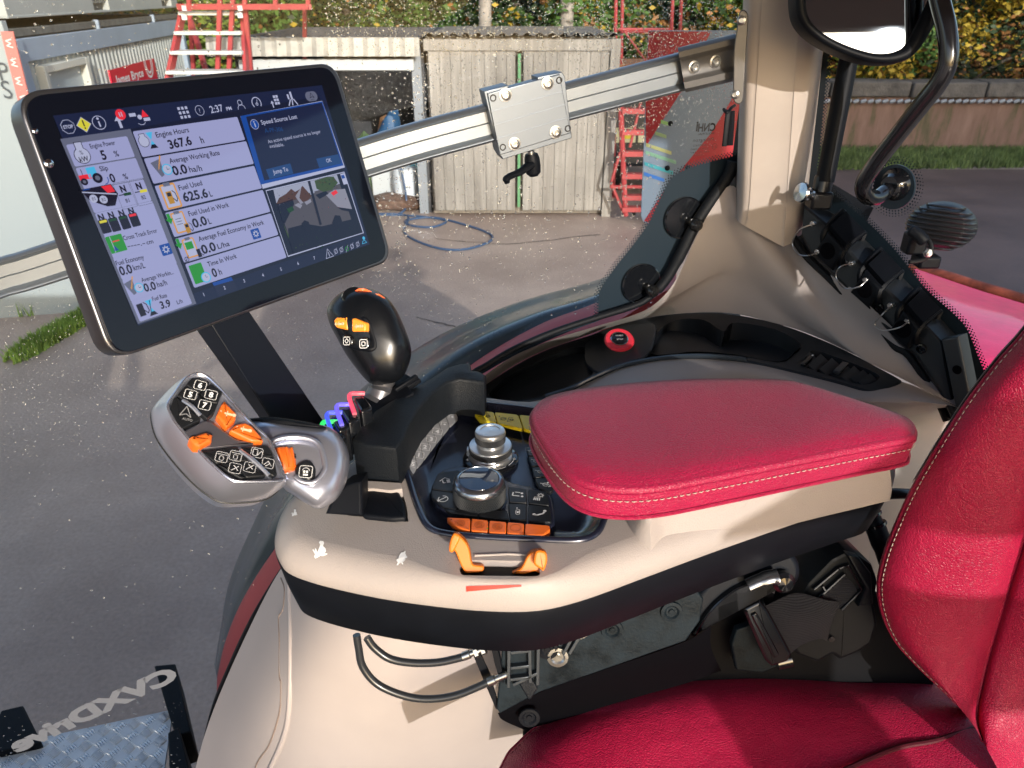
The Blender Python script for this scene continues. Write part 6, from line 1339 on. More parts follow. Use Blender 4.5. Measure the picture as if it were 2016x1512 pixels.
W,T,NV,SL,BL,PA,PN,YE,RE,GR,TA,CY,GO_,DB,TB,BR,RO_,TRE,PK,SK,DG,CW = range(22)
m_ = MB(); cv = Canvas(m_, Q[0]+mnn*.0004, mu, mw, mnn, .00008)
def quadpx(pts, mi, L=1): cv.L = L; cv.poly([UV(*p) for p in pts], mi)
def card(a, b_, mi=W, L=3, r=.0012):
    cv.L = L; u0, v0 = UV(*a); u1, v1 = UV(*b_); cv.rrect(u0, v1, u1, v0, r, mi)
def tx(t, l, r, hpx, mi=T, bold=.022, L=6):
    cv.L = L; x0, y0 = UV(*l); x1, y1 = UV(*r); sc_ = .27/560*1.0
    h = hpx*sc_; ln_ = math.hypot(x1-x0, y1-y0); cv.text(t, x0+ (y1-y0)/ln_*h*.5, y0-(x1-x0)/ln_*h*.5, h, mi, x1=x1+(y1-y0)/ln_*h*.5, y1=y1-(x1-x0)/ln_*h*.5, bold=bold)
def tc_(t, c, hpx, mi=T, bold=.012, L=6):
    cv.L = L; x, y = UV(*c); cv.text(t, x, y, hpx*.27/560, mi, bold=bold, align='c')
quadpx([cq[0],cq[1],cq[2],cq[3]], NV, 1)
quadpx([(118,274),(256,254),(386,598),(271,638)], SL, 2)
cards = [((129,285.6),(265,309)),((147.8,331.3),(282.3,351.8)),((166.6,375.6),(298,395.4)),((185.8,420.5),(315.4,437.7)),((203.6,463.5),(331.3,480)),((221.5,507.8),(347.8,519.7)),((239.3,550.8),(363,560)),((256.9,591.4),(377.5,598)),
 ((260.2,259.2),(481.8,275.6)),((282.3,312.7),(499,322.6)),((303.5,366.6),(514.9,370.8)),((324,419.5),(531.4,417)),((343.5,470.7),(547.3,462.4)),((363.6,520.3),(563.5,507))]
for a, b_ in cards: card(a, b_)
quadpx([(256,254),(628,190),(715,460),(386,598)], PN, 2)
for l in (('Engine Power',(176,288.5),(225,280.7),7),('Slip',(195,333),(211,330.5),7.5),('Cross Track Error',(241.3,469.5),(308,453.5),7),('----.-',(249.5,484.5),(284,478),7),('cm',(287,477.8),(300,474.5),7),('Fuel Economy',(227,518.7),(281.6,505.5),7.5),('0.0',(234,534.3),(258.3,528.4),14,.03),('km/L',(261,527.5),(284,522),9),('Average Workin...',(277,551.9),(340,535.5),7),('0.0',(282,567.3),(305,561.5),13,.03),('ha/h',(308,560.8),(327,555.6),9),('Fuel Rate',(298.5,589),(327,580.8),7),('3.9',(314.3,601.4),(334,596.2),12,.03),('L/h',(347,595.8),(358,592.3),6.5),
 ('Engine Hours',(305.5,266.3),(370,255.4),8.5),('367.6',(330.5,285.3),(375,276.4),14,.03),('Average Working Rate',(332,317.3),(430.5,300.4),8.5),('0.0',(338,337),(366.5,332),15,.03),('ha/h',(371,333.9),(396,331),10),('Fuel Used',(350.5,370.5),(396,359.8),8.5),('625.6',(359,389),(407,379.6),15,.03),('Fuel Used in Work',(370,421.5),(449,402.6),8.5),('0.0',(377.8,440.5),(405.3,433.5),15,.03),('Average Fuel Economy in Work',(389.5,471.2),(518,437.3),8.5),('0.0',(395.5,492.3),(422.8,484.4),15,.03),('L/ha',(427,485.8),(450,479),9),('Time In Work',(407.5,520.8),(464.5,503.4),8.5)):
    tx(l[0], l[1], l[2], l[3], T, l[4] if len(l) > 4 else .012)
for l in (('5',(202.3,305.5),14,.03),('%',(227.8,302.8),9),('0',(220,350.7),13,.03),('%',(245.6,347.8),9),('N',(241,372),10,.05),('N',(272,366.5),10,.05),('B1',(250,395),6),('B2',(281.6,388.6),6),('N',(198.3,428.4),10,.05),('N',(217.8,424),10,.05),('N',(238.3,420),10,.05),('N',(257.2,415.5),10,.05),('h',(396.3,275.5),12),('L',(413.8,381.5),10),('L',(411.6,435.4),10),('0',(420.7,536.8),15,.03),('h',(432.2,535),11)):
    tc_(l[0], l[1], l[2], T, l[3] if len(l) > 3 else .012)
tx('2:37', (412.4,216.3), (437.2,212.4), 12, PA, .01); tx('PM', (444.5,214.8), (454.5,213), 6, PA)
quadpx([(472,229),(633,199),(678,330),(516,372)], PA, 7); quadpx([(472,229),(633,200),(675,326),(512,364)], BL, 8)
quadpx([(483,230.5),(632,203),(671,322),(519,356)], em_i, 9) if False else quadpx([(483,230.5),(632,203),(671,322),(519,356)], NV, 9)
tx('Speed Source Lost', (512.2,241.8), (582.7,229.6), 8, PA, .01, 12); tx('A-PF-306', (519.2,258), (555,254.3), 8, DB, .01, 12); tx('An active speed source is no longer', (525.5,279.6), (629,259), 6.5, PA, 0, 12); tx('available.', (528.8,288.6), (557,284.6), 6.5, PA, 0, 12)
quadpx([(522,334),(570,322),(576,342),(529,353)], DB, 10); quadpx([(621,313),(664,304),(671,322),(627,331)], DB, 10); tx('Jump To', (535.4,339.3), (565,333.2), 8, PA, .012, 12); tx('OK', (640.5,317.2), (650.4,315), 7.5, PA, .012, 12)
cv.L = 12; x, y = UV(499.5,245.5); cv.circ(x, y, .0042, BL); cv.L = 13; cv.ring(x, y, .0042, .0004, PA); cv.stroke([(x+.0002,y-.0022),(x+.0002,y+.0008)], .0011, PA); cv.circ(x, y+.0022, .0007, PA)
# live camera picture
quadpx([(522,375),(677,338),(715.6,459),(566,506)], PA, 3); quadpx([(523.5,376.5),(676,340),(713.5,458),(566.5,503.5)], PN, 4)
quadpx([(537,373.5),(662,344),(700,461),(578,497)], RO_, 5); quadpx([(537,373.5),(662,344),(668,362),(543,400)], SK, 6)
quadpx([(543,402),(548,390),(562,382),(572,372),(580,378),(590,372),(596,388),(560,400)], BR, 7); quadpx([(584,384),(590,372),(594,366),(612,386),(604,396),(586,399)], em_b if False else BR, 8); quadpx([(580,387),(592,368),(588,390),(596,400),(590,402)], CW, 9)
quadpx([(622,372),(618,356),(640,349),(655,348),(664,360),(652,374),(636,378)], TRE, 7); quadpx([(608,372),(616,370),(618,380),(610,384)], SK, 8)
quadpx([(545,402),(575,392),(578,402),(560,440),(555,436)], PN, 7); quadpx([(578,404),(586,400),(594,404),(590,411)], CW, 8); quadpx([(598,398),(610,392),(612,398),(602,404)], CW, 8); quadpx([(563,412),(574,406),(578,414),(568,420)], DG, 9)
quadpx([(640,384),(656,374),(678,372),(692,412),(664,408)], CW, 7); quadpx([(662,408),(690,412),(692,418),(672,414)], PN, 8); quadpx([(650,380),(660,374),(664,380),(655,386)], RE, 8); quadpx([(620,384),(640,376),(646,382),(628,392)], PN, 7)
quadpx([(556,440),(577,497),(566,460)], TRE, 6); quadpx([(566,450),(600,441),(632,446),(700,430),(703,461),(577,500),(567,470)], PN, 8)
quadpx([(604,357),(609,356),(632,442),(628,444)], PN, 10); quadpx([(592,441),(598,434),(606,437),(610,448),(600,455)], PN, 10); quadpx([(652,440),(658,424),(668,425),(672,436),(660,446)], PN, 10)
quadpx([(668,343),(677,341),(684,362),(675,364)], PA, 11); quadpx([(669.5,346),(675,344.5),(678,351),(672,352.5)], BL, 12)
rg = random.Random(5)
def fleck(x0, y0, x1, y1, n, mis, r0, r1, L):
    cv.L = L
    for _ in range(n):
        x, y = UV(rg.uniform(x0, x1), rg.uniform(y0, y1)); r = rg.uniform(r0, r1); cv.poly([(x+rg.uniform(-1,1)*r, y+rg.uniform(-1,1)*r) for _k in range(3)], rg.choice(mis))
fleck(622,350,662,376,70,(TRE,DG,PN,BR),.0006,.0016,9); fleck(545,380,582,420,40,(PN,TRE,SL,DG),.0005,.0015,9); fleck(600,366,622,384,16,(PN,TRE,CW),.0004,.001,10); fleck(640,382,684,412,34,(PN,SL,CW,RE),.0004,.0010,10); fleck(578,404,690,440,40,(RO_,NV,TRE),.0003,.0010,6); fleck(572,446,696,490,60,(NV,TRE,DG),.0006,.0018,9)
# icons
def C(x, y): return UV(x, y)
cv.L = 6
x, y = C(133,250); cv.circ(x, y, .0053, PA, 8, 22); cv.L = 7; cv.circ(x, y, .0049, NV, 8, 22); cv.L = 8; cv.text('STOP', x, y, .0024, PA, align='c', bold=.03)
x, y = C(164,246); cv.L = 6; cv.circ(x, y, .0056, PA, 4); cv.L = 7; cv.circ(x, y, .0051, YE, 4); cv.L = 8; cv.stroke([(x,y+.003),(x,y-.001)], .001, T); cv.circ(x, y-.0025, .0006, T)
x, y = C(194,242); cv.L = 6; cv.ring(x, y, .0049, .0005, PA); cv.stroke([(x,y-.0028),(x,y+.0008)], .0011, PA); cv.circ(x, y+.003, .0009, PA)
x, y = C(233,238); cv.stroke([(x,y-.005),(x,y+.001)], .0022, PA); cv.poly([(x-.0035,y),(x+.0035,y),(x,y+.004)], PA); x, y = C(236,226); cv.L = 8; cv.circ(x, y, .0040, RE); cv.L = 9; cv.stroke([(x-.0009,y-.0015),(x-.0009,y+.0015)], .0007, PA); cv.stroke([(x+.0009,y-.0015),(x+.0009,y+.0015)], .0007, PA)
x, y = C(274,231); cv.L = 6; cv.circ(x, y, .0018, PA); cv.rect(x-.008,y+.001,x-.0025,y+.0035,PA); cv.rect(x+.0025,y-.0035,x+.008,y-.001,PA); cv.ring(x, y-.002, .004, .0004, PA, 12, 220, 320); x, y = C(282,224); cv.L = 8; cv.poly([(x-.0032,y-.0026),(x+.0032,y-.0026),(x,y+.003)], RE)
x, y = C(361,222); cv.L = 6
for i in (-1,0,1):
    for j in (-1,0,1): cv.rect(x+i*.0035-.0011, y+j*.0035-.0011, x+i*.0035+.0011, y+j*.0035+.0011, PA)
x, y = C(392,218); cv.ring(x, y, .0040, .0004, PA); cv.text('?', x, y, .0034, PA, align='c'); x, y = C(472,206); cv.ring(x, y+.0015, .0022, .0005, PA); cv.ring(x, y-.004, .0038, .0005, PA, 12, 0, 180)
x, y = C(504,203); cv.ring(x, y, .0048, .0008, PA, 20, -40, 220); cv.ring(x, y-.001, .0011, .0005, PA); cv.stroke([(x,y-.001),(x+.0015,y+.0028)], .0005, PA)
x, y = C(540,200)
for i in range(3):
    for j in (0,1): cv.rect(x-.0005+j*.003, y-.003+i*.003, x+.002+j*.003, y-.0008+i*.003, PA)
cv.stroke([(x-.0035,y-.005),(x-.0035,y-.001)], .0012, PA); cv.poly([(x-.0055,y-.0015),(x-.0015,y-.0015),(x-.0035,y+.001)], PA)
x, y = C(573,194); cv.stroke([(x-.0055,y-.006),(x-.002,y-.001)], .0012, PA); cv.stroke([(x-.001,y-.006),(x,y-.001)], .0012, PA); cv.stroke([(x+.005,y-.006),(x+.002,y-.001)], .0012, PA); cv.rect(x-.0008,y-.001,x+.0014,y+.006,PA); cv.rect(x-.0045,y-.0005,x-.0025,y+.004,PA)
x, y = C(612,190); cv.rrect(x-.0075,y-.0045,x+.0075,y+.0045,.0044,SL); cv.L = 8; cv.stroke([(x-.0025,y-.0015),(x,y+.003),(x+.003,y-.0015),(x,y-.0004),(x-.0025,y-.0015)], .0005, T); cv.text('AUTO', x, y-.0032, .0013, T, align='c')
cv.L = 5
# card pictures
x, y = C(160,304); cv.L = 6; cv.circ(x, y-.001, .0060, T, 18); cv.rect(x-.003,y+.004,x+.003,y+.009,T); cv.L = 7; cv.circ(x, y-.001, .0055, PA, 18); cv.rect(x-.0025,y+.004,x+.0025,y+.0085,PA); cv.L = 8; cv.text('%', x, y+.0012, .003, T, align='c'); cv.text('kW', x, y-.0035, .0036, T, align='c', bold=.02)
x, y = C(176,348); cv.L = 7; cv.rect(x-.008,y-.0015,x+.001,y+.002,RE); cv.rect(x-.001,y-.001,x+.006,y+.0065,CY); cv.L = 8; cv.circ(x+.005,y-.002,.0038,T); cv.circ(x-.0055,y-.003,.0026,T); cv.rect(x-.005,y+.002,x-.0045,y+.006,T); cv.L = 9; cv.circ(x+.005,y-.002,.0018,SL); cv.circ(x-.0055,y-.003,.0012,SL); cv.stroke([(x-.004,y-.0085),(x-.009,y-.0085)], .0007, BL); cv.ring(x+.009, y-.004, .0035, .0006, BL, 12, -90, 20)
x, y = C(197,386); cv.L = 7; cv.poly([(x-.013,y+.007),(x+.011,y+.007),(x+.0135,y-.001),(x+.008,y-.009),(x+.002,y-.0085),(x-.009,y-.002)], T); cv.L = 8; cv.poly([(x+.003,y+.0065),(x+.0105,y+.0065),(x+.012,y+.001),(x+.006,y+.001)], RE); cv.circ(x-.006,y-.001,.0030,PA); cv.circ(x+.001,y-.003,.0030,PA); cv.stroke([(x-.012,y+.005),(x+.012,y-.001)], .0009, PA); cv.L = 9; cv.text('B1', x-.006, y-.001, .0024, T, align='c'); cv.text('B2', x+.001, y-.003, .0024, T, align='c')
for (xx, yy, c_) in ((245,383,DG),(276.5,377,YE)):
    x, y = C(xx, yy); cv.L = 6; cv.rrect(x-.0062,y-.0105,x+.0062,y+.0095,.001,SL,line=.0003); cv.L = 7; cv.rect(x-.001,y-.0012,x+.005,y+.0010,c_); cv.stroke([(x-.005,y),(x-.001,y)], .0007, T)
for (xx, yy, c_) in ((206,446.5,YE),(225,443,DG),(245,438.5,DG),(264,433.5,RE)):
    x, y = C(xx, yy); cv.L = 6; cv.rrect(x-.0036,y-.0050,x+.0036,y+.0055,.001,T); cv.L = 7; cv.rect(x-.0028,y+.003,x+.0028,y+.0048,c_)
x, y = C(228,480); cv.L = 6; cv.rrect(x-.0065,y-.0065,x+.0065,y+.0065,.0008,GR); cv.L = 7; cv.stroke([(x-.003,y-.006),(x-.003,y+.006)], .0005, PA); cv.stroke([(x-.002,y+.002),(x+.003,y+.002)], .0009, RE); cv.poly([(x-.004,y-.005),(x,y-.005),(x-.002,y-.001)], BL)
for xx, yy in ((325.5,491.5),(502.5,460.5)):
    x, y = C(xx, yy); cv.L = 7; cv.rrect(x-.0045,y-.0045,x+.0045,y+.0045,.0008,DB if False else BL); cv.L = 8; gear(cv, x, y, .0028, PA)
def sieve(x, y, k=1): cv.L = 7; cv.poly([(x-.006*k,y+.004*k),(x+.003*k,y+.006*k),(x+.002*k,y-.007*k),(x-.001*k,y-.008*k)], SL); cv.stroke([(x-.001*k,y-.002*k),(x+.004*k,y+.008*k)], .0012*k, TA); cv.L = 8; cv.circ(x+.006*k,y-.003*k,.0045*k,CY); cv.L = 9; cv.circ(x+.006*k,y-.003*k,.0036*k,PA); cv.stroke([(x+.006*k,y-.001*k),(x+.006*k,y-.003*k),(x+.008*k,y-.003*k)], .0005, T)
sieve(*C(312,329)); sieve(*C(258,564), .85)
def hour(x, y, k=1): cv.L = 7; cv.poly([(x-.003*k,y+.006*k),(x+.003*k,y+.006*k),(x,y)], CY); cv.poly([(x-.003*k,y-.006*k),(x,y),(x+.003*k,y-.006*k)], CY); cv.L = 8; cv.poly([(x-.0035*k,y-.0065*k),(x+.0035*k,y-.0065*k),(x+.0015*k,y-.0035*k),(x-.0015*k,y-.0035*k)], T)
hour(*C(297,276)); hour(*C(296,605)); x, y = C(282,279); cv.circ(x,y,.0045,T,16); cv.rect(x-.0025,y+.003,x+.0025,y+.006,T); cv.L = 9; cv.circ(x,y,.0041,PA,16); cv.rect(x-.0021,y+.003,x+.0021,y+.0056,PA)
def pump(x, y, k, c_): cv.L = 9; cv.rect(x-.003*k,y-.005*k,x+.002*k,y+.005*k,c_); cv.L = 10; cv.rect(x-.0022*k,y+.001*k,x+.0012*k,y+.004*k,T); cv.stroke([(x+.002*k,y-.001*k),(x+.004*k,y-.004*k),(x+.0055*k,y-.002*k),(x+.005*k,y+.003*k),(x+.003*k,y+.005*k)], .0007*k, T)
def clip_(x, y, k): cv.L = 7; cv.rrect(x-.007*k,y-.010*k,x+.007*k,y+.010*k,.0015,TA); cv.L = 8; cv.rect(x-.0055*k,y-.0085*k,x+.0055*k,y+.0085*k,PA); cv.rect(x-.003*k,y+.008*k,x+.003*k,y+.011*k,SL)
x, y = C(335,386.5); clip_(x, y, 1); pump(x-.0005, y-.001, 1, GO_)
def garrow(x, y): cv.L = 11; cv.stroke([(x,y+.004),(x,y)], .0028, GR); cv.poly([(x-.0032,y+.0005),(x+.0032,y+.0005),(x,y-.004)], GR)
x, y = C(353,438); clip_(x, y, .85); garrow(x-.008, y+.004); pump(x+.005, y-.006, .8, GO_); cv.L = 9; [cv.stroke([(x-.003,y+.003-.0022*i),(x+.002,y+.003-.0022*i)], .0004, T) for i in range(3)]
x, y = C(374,488); clip_(x, y, .8); garrow(x-.009, y+.005); pump(x+.006, y-.006, .7, T); cv.L = 9; cv.rect(x-.004,y-.001,x+.003,y+.005,GR); cv.ring(x-.007,y-.008,.0018,.0005,T); cv.stroke([(x-.0095,y-.0105),(x-.0045,y-.0055)], .0005, T)
x, y = C(390,538); cv.L = 7; cv.rrect(x-.0065,y-.008,x+.0055,y+.008,.0008,GR); cv.L = 8; cv.circ(x+.005,y-.005,.0045,CY); cv.L = 9; cv.circ(x+.005,y-.005,.0036,PA); cv.stroke([(x+.005,y-.003),(x+.005,y-.005),(x+.0065,y-.005)], .0005, T)
x, y = C(278,610); pump(x, y, 1, T); cv.stroke([(x+.0062,y-.005),(x+.0085,y+.005)], .0006, T)
# page tabs and status icons
for t, c in zip('1234567', ((400,580),(441,566.6),(479.5,553),(516.5,541.8),(552,530),(585.6,518.6),(617.7,508))): tc_(t, c, 6, PA, .02)
quadpx([(386,598),(726,478),(716,460),(380,578)], NV, 3); quadpx([(417,557),(454,545.5),(458,552),(420,563)], BL, 5); quadpx([(420,563),(458,552),(466,570),(428,584)], TB, 5)
x, y = C(646,499); cv.L = 6; cv.stroke([(x-.005,y-.004),(x,y+.0045),(x+.005,y-.004),(x-.005,y-.004)], .0005, PA); cv.stroke([(x,y+.001),(x,y-.003)], .0008, PA)
for i, (xx, yy) in enumerate(((660,495),(671,492),(682,490),(692,485),(703,481))): x, y = C(xx, yy); cv.ring(x, y, .0022, .0005, GR if i == 2 else PA, 8); cv.stroke([(x-.0025,y-.003),(x+.0025,y+.003)], .0004, PA)
x, y = C(716,477); cv.ring(x, y-.001, .0028, .0006, CY, 12, 0, 180); cv.stroke([(x-.0034,y-.001),(x+.0034,y-.001)], .0005, CY); cv.circ(x+.001,y+.004,.0018,CY)
m_.build('display', SM, mon, smooth=False)
for x, y, r in ((96,322,.0034),(69,258,.0020)):
    q = MB(); lathe(q, MP(x, y, .0002), mnn, [(r,0),(r*.9,r*.3),(r*.5,r*.55),(0,r*.6)], 16, cap=False); q.build('sensor_dot', chrome, mon)
# arm under the monitor
m_ = MB()
Tn = [D(300,540,.70), D(340,520,.66), D(440,480,.70)]; Bt = [D(535,850,.80), D(552,850,.76), D(668,850,.80)]
# straight beam: edges pass the visible pixels
e = [(D(300,530,.72), D(552,880,.84)), (D(340,520,.69), D(568,880,.81)), (D(428,520,.73), D(672,880,.85)), (D(400,530,.76), D(650,880,.88))]
loft(m_, [[a for a, b_ in e], [b_ for a, b_ in e]], cap0=True, cap1=True); m_.build('support_arm', M('arm_black', (.004,.006,.011), .38, spec=.3), mon, bevel=.0012)
# ================================================================== UNDER THE CONSOLE
mt_ = 'casting'
UN = V((0,-1,.25)).normalized(); UO = D(1150, 1300, .80)
def UP(x, y, o_=0): return PL(x, y, UO+UN*o_, UN)
m_ = MB(); slab(m_, [UP(x, y) for x, y in ((990,1262),(1060,1215),(1345,1130),(1385,1180),(1378,1222),(1350,1262),(1200,1315),(1065,1362),(984,1405),(978,1396))], UN, .015, .0015)
cs = m_.build('mount_casting', casting, ac)
m_ = MB(); sheet(m_, [[UP(x, y, .0) for x, y in ((980,1404),(1065,1362),(1200,1315),(1352,1262),(1400,1230))], [UP(x, y, -.012) for x, y in ((990,1418),(1075,1385),(1200,1345),(1352,1300),(1400,1275))], [UP(x, y, -.05) for x, y in ((1030,1436),(1100,1420),(1210,1385),(1352,1345),(1420,1320))]], 4, 4); m_.build('mount_underside', MATS['deep_black'], cs)
m_ = MB()
for a, b_ in (((1002,1268),(1001,1350)),((1042,1262),(1044,1340)),((1060,1255),(1058,1345)),((1005,1312),(1042,1308)),((1005,1282),(1042,1278)),((1003,1335),(1044,1330)),((1010,1345),(1058,1322)),((1062,1258),(1135,1228)),((1130,1245),(1108,1285)),((1142,1248),(1120,1284))):
    bar(m_, UP(*a,.003), UP(*b_,.003), .0035, .008, UN)
m_.build('casting_rib', M('worn_casting', (.07,.08,.09), .35, metal=.6), cs, bevel=.0006)
for x, y, mt in ((1098,1293,steel),(1078,1278,blackp),(1205,1240,casting),(1322,1204,casting),(1140,1238,steel),(1042,1412,blackp)):
    q = MB(); lathe(q, UP(x, y, .001), UN, [(.012,0),(.0115,.002),(.008,.0022),(.006,.0005),(.0035,.0005),(.003,.002),(0,.002)], 24, cap=False); q.build('screw_boss', mt, cs)
m_ = MB(); slab(m_, [UP(x, y, -.006) for x, y in ((925,1275),(938,1272),(965,1330),(984,1398),(976,1396),(950,1335))], UN, .004, .0005); slab(m_, [UP(x, y, .008) for x, y in ((965,1262),(975,1262),(985,1300),(992,1345),(984,1342),(972,1300))], UN, .01, .0005); m_.build('bracket_edge', blackp, cs)
m_ = MB(); slab(m_, rnd([UP(x, y, .004) for x, y in ((1020,1345),(1040,1328),(1060,1356),(1042,1382))], .2), UN, .006, .002); m_.build('connector', blackg, cs)
mb_ = MB(); c4 = [PL(x, y, UO-UN*.055, UN) for x, y in ((1265,1328),(1312,1312),(1311,1340),(1262,1358))]; mb_.add(c4, [(0,1,2,3)], 0)
for i in range(15):
    t = .05+i*.062+random.uniform(-.01,.01); wq = random.choice((.012,.02,.03)); a, b_, c, d_ = c4[0].lerp(c4[1], t), c4[0].lerp(c4[1], t+wq), c4[3].lerp(c4[2], t+wq), c4[3].lerp(c4[2], t); mb_.add([p+UN*.0005 for p in (a.lerp(d_,.12), b_.lerp(c,.12), c.lerp(b_,.15), d_.lerp(a,.15))], [(0,1,2,3)], 1)
mb_.build('label_sticker', [M('label_paper', (.35,.35,.36), .6), printk], cs, smooth=False)
# control cables
for pts, lab in (([(702,1250),(706,1275),(714,1312),(742,1346),(790,1368),(840,1376),(900,1368),(968,1340)], 'long black control cable looping below the console to the bracket'), ([(722,1255),(738,1276),(768,1297),(812,1305),(862,1304),(905,1295),(918,1290)], 'short black control cable with threaded metal end below the console')):
    t = thing('control_cable', lab, 'cable', UP(*pts[0]), 'control cables below the console'); q = MB(); tube(q, [UP(x, y, .01) for x, y in pts], .0042, 12, n=7); q.build('sheath', M('cable_black', (.02,.022,.025), .28, coat=.2), t)
    q = MB(); e_ = pts[-1]; dr_ = (UP(*pts[-1], .01)-UP(*pts[-2], .01)).normalized(); p_ = UP(*e_, .01)
    lathe(q, p_-dr_*.004, dr_, [(.0048,0),(.0048,.008),(.0036,.009),(.0036,.022)], 14); q.build('end_fitting', steel, t)
    if 'short' in lab:
        for k in (.010,.018): q = MB(); lathe(q, p_+dr_*k, dr_, [(.0068,0),(.0068,.004)], 6); q.build('lock_nut', steel, t)
# ================================================================== SEAT
st_ = thing('driver_seat', 'red leather driver seat with stitched cushion and tall backrest', 'seat', (.5, .3, 1.3))
E = [(900,1720),(985,1512),(1020,1462),(1080,1414),(1160,1374),(1260,1343),(1370,1322),(1480,1312),(1580,1318),(1680,1329),(1780,1332),(1860,1345),(1960,1410),(2060,1480)]
ze = 1.925
def off(px, dx, dy): return [(x+dx, y+dy) for x, y in px]
def zr(px, z): return [Z(x, y, z) for x, y in px]
nrm = [(60,-10),(50,10),(42,22),(26,28),(16,32),(8,34),(2,36),(0,36),(0,36),(0,36),(0,34),(0,34),(0,30),(0,30)]
def rowo(k, z): return [Z(x+a*k, y+b_*k, z) for (x, y), (a, b_) in zip(E, nrm)]
rows = [[Z(x, y, ze-.06) for x, y in off(E, 2, 4)], [Z(x-2, y-1, ze-.03) for x, y in E], rowo(0, ze-.004), rowo(.25, ze+.008), rowo(.8, ze+.020), rowo(1.8, ze+.028), rowo(3.4, ze+.026), rowo(6, ze+.018), rowo(10, ze+.02), rowo(15, ze+.03)]
m_ = MB(); sheet(m_, rows, 8, 7); cu = m_.build('seat_cushion', leatherw, st_, angle=80)
ev = cr(rowo(.12, ze+.004), 10)
m_ = MB(); tube(m_, cr(rowo(.02, ze-.002), 8), .0016, 8); m_.build('edge_piping', leatherw, cu)
stitches(ev[70:118], lambda a, b_: V((0,-.3,1)), parent=cu); stitches(ev[14:70], lambda a, b_: V((0,-.3,1)), parent=cu, mat=M('stitch_dark_red', (.12,.01,.02), .7))
sm = [(1600,1550),(1673,1511),(1764,1473),(1845,1457),(1925,1432),(1990,1440)]
m_ = MB(); tube(m_, cr([Z(x, y, ze+.0255) for x, y in sm], 8), .0030, 8); m_.build('seam_fold', M('seam_dark_red', (.07,.004,.010), .5), cu)
S = [(2190,340),(2135,450),(2080,560),(2016,652),(1960,716),(1900,795),(1845,880),(1800,955),(1765,1030),(1741,1092),(1729,1150),(1736,1205),(1760,1258),(1800,1304),(1850,1352),(1905,1405)]
Dd = [.625,.64,.655,.672,.69,.71,.73,.75,.77,.785,.80,.81,.815,.815,.81,.80]
Mm = [(2260,440),(2205,540),(2150,640),(2120,720),(2090,800),(2060,900),(2030,1000),(2006,1085),(1985,1150),(1970,1200),(1955,1250),(1941,1300),(1930,1350),(1922,1395),(1924,1425),(1935,1460)]
def br(k, dz, extra=(0,0)): return [D(x+(a-x)*k+extra[0], y+(b_-y)*k+extra[1], d+dz) for (x, y), (a, b_), d in zip(S, Mm, Dd)]
rows = [br(.12,.075), br(.02,.055), br(-.015,.03), br(0,.006), br(.06,-.010), br(.25,-.026), br(.55,-.034), br(.85,-.030), br(.98,-.018), br(1.02,-.012), br(1.10,-.024), br(1.4,-.034), br(2.2,-.03), br(3.2,-.02)]
m_ = MB(); sheet(m_, rows, 8, 6); bkr = m_.build('backrest', leatherw, st_, angle=80)
l_ = cr(br(.035,-.0075), 10); stitches(l_[20:], lambda a, b_: V((-.5,-.8,0)), parent=bkr)
l_ = cr(br(.075,-.0125), 10); 
m_ = MB(); tube(m_, cr(br(.01,.000), 8), .0017, 8); tube(m_, cr(br(1.0,-.0125), 8), .002, 8); m_.build('backrest_piping', leatherw, bkr)
m_ = MB(); sheet(m_, [[D(x-4, y-4, d+.02) for (x, y), d in zip(S[:8], Dd)], [D(x+2, y-12, d+.05) for (x, y), d in zip(S[:8], Dd)], [D(x+40, y-12, d+.09) for (x, y), d in zip(S[:8], Dd)]], 5, 4); m_.build('back_shell', M('taupe_vinyl', (.16,.12,.10), .55, bump=('leather', 500, .5, .0005)), bkr)
# black backdrop put in for the dark void, and recliner parts
m_ = MB(); bs = [(1030,1445),(1060,1330),(1200,1270),(1380,1215),(1480,1170),(1560,1215),(1620,1200),(1725,1165),(1790,1240),(1840,1340),(1840,1600),(1030,1600)]
slab(m_, [PL(x, y, UO-UN*.10, UN) for x, y in bs], UN, .05, .004); m_.build('void_backdrop', M('backdrop_black', (.004,.004,.005), .7, spec=.15), st_)
m_ = MB(); cvp = [(1345,1215),(1395,1150),(1455,1108),(1515,1084),(1545,1082),(1572,1105),(1577,1130),(1570,1150),(1555,1148),(1530,1138),(1480,1150),(1430,1185),(1385,1240),(1370,1256),(1360,1250)]
slab(m_, cr([PL(x, y, UO-UN*.02, UN) for x, y in cvp], 3, True), UN, .05, .006); rcl = m_.build('recliner_cover', M('cover_black', (.004,.006,.010), .42, spec=.25), st_)
m_ = MB(); tube(m_, [PL(x, y, UO-UN*.016, UN) for x, y in ((1368,1248),(1378,1228),(1408,1190),(1450,1158),(1500,1140),(1530,1132))], .0035, 8, n=6, flat=.5); m_.build('slot_edge', blackgl, rcl)
m_ = MB(); tube(m_, [PL(x, y, UO-UN*.008, UN) for x, y in ((1472,1152),(1492,1143),(1515,1136),(1530,1134))], [.008,.008,.009,.010], 12, n=4, flat=.7); m_.build('recliner_lever', M('lever_silver', (.22,.23,.25), .25, metal=.9), rcl)
m_ = MB(); lathe(m_, PL(1540,1142,UO-UN*.015,UN), UN, [(.012,0),(.012,.006),(.008,.010),(0,.011)], 20); m_.build('recliner_bolt', blackgl, rcl)
m_ = MB(); slab(m_, [PL(x, y, UO-UN*.07, UN) for x, y in ((1440,1270),(1450,1240),(1480,1230),(1540,1240),(1560,1300),(1500,1325),(1450,1320))], UN, .01, .002); m_.build('latch_plate', casting, st_)
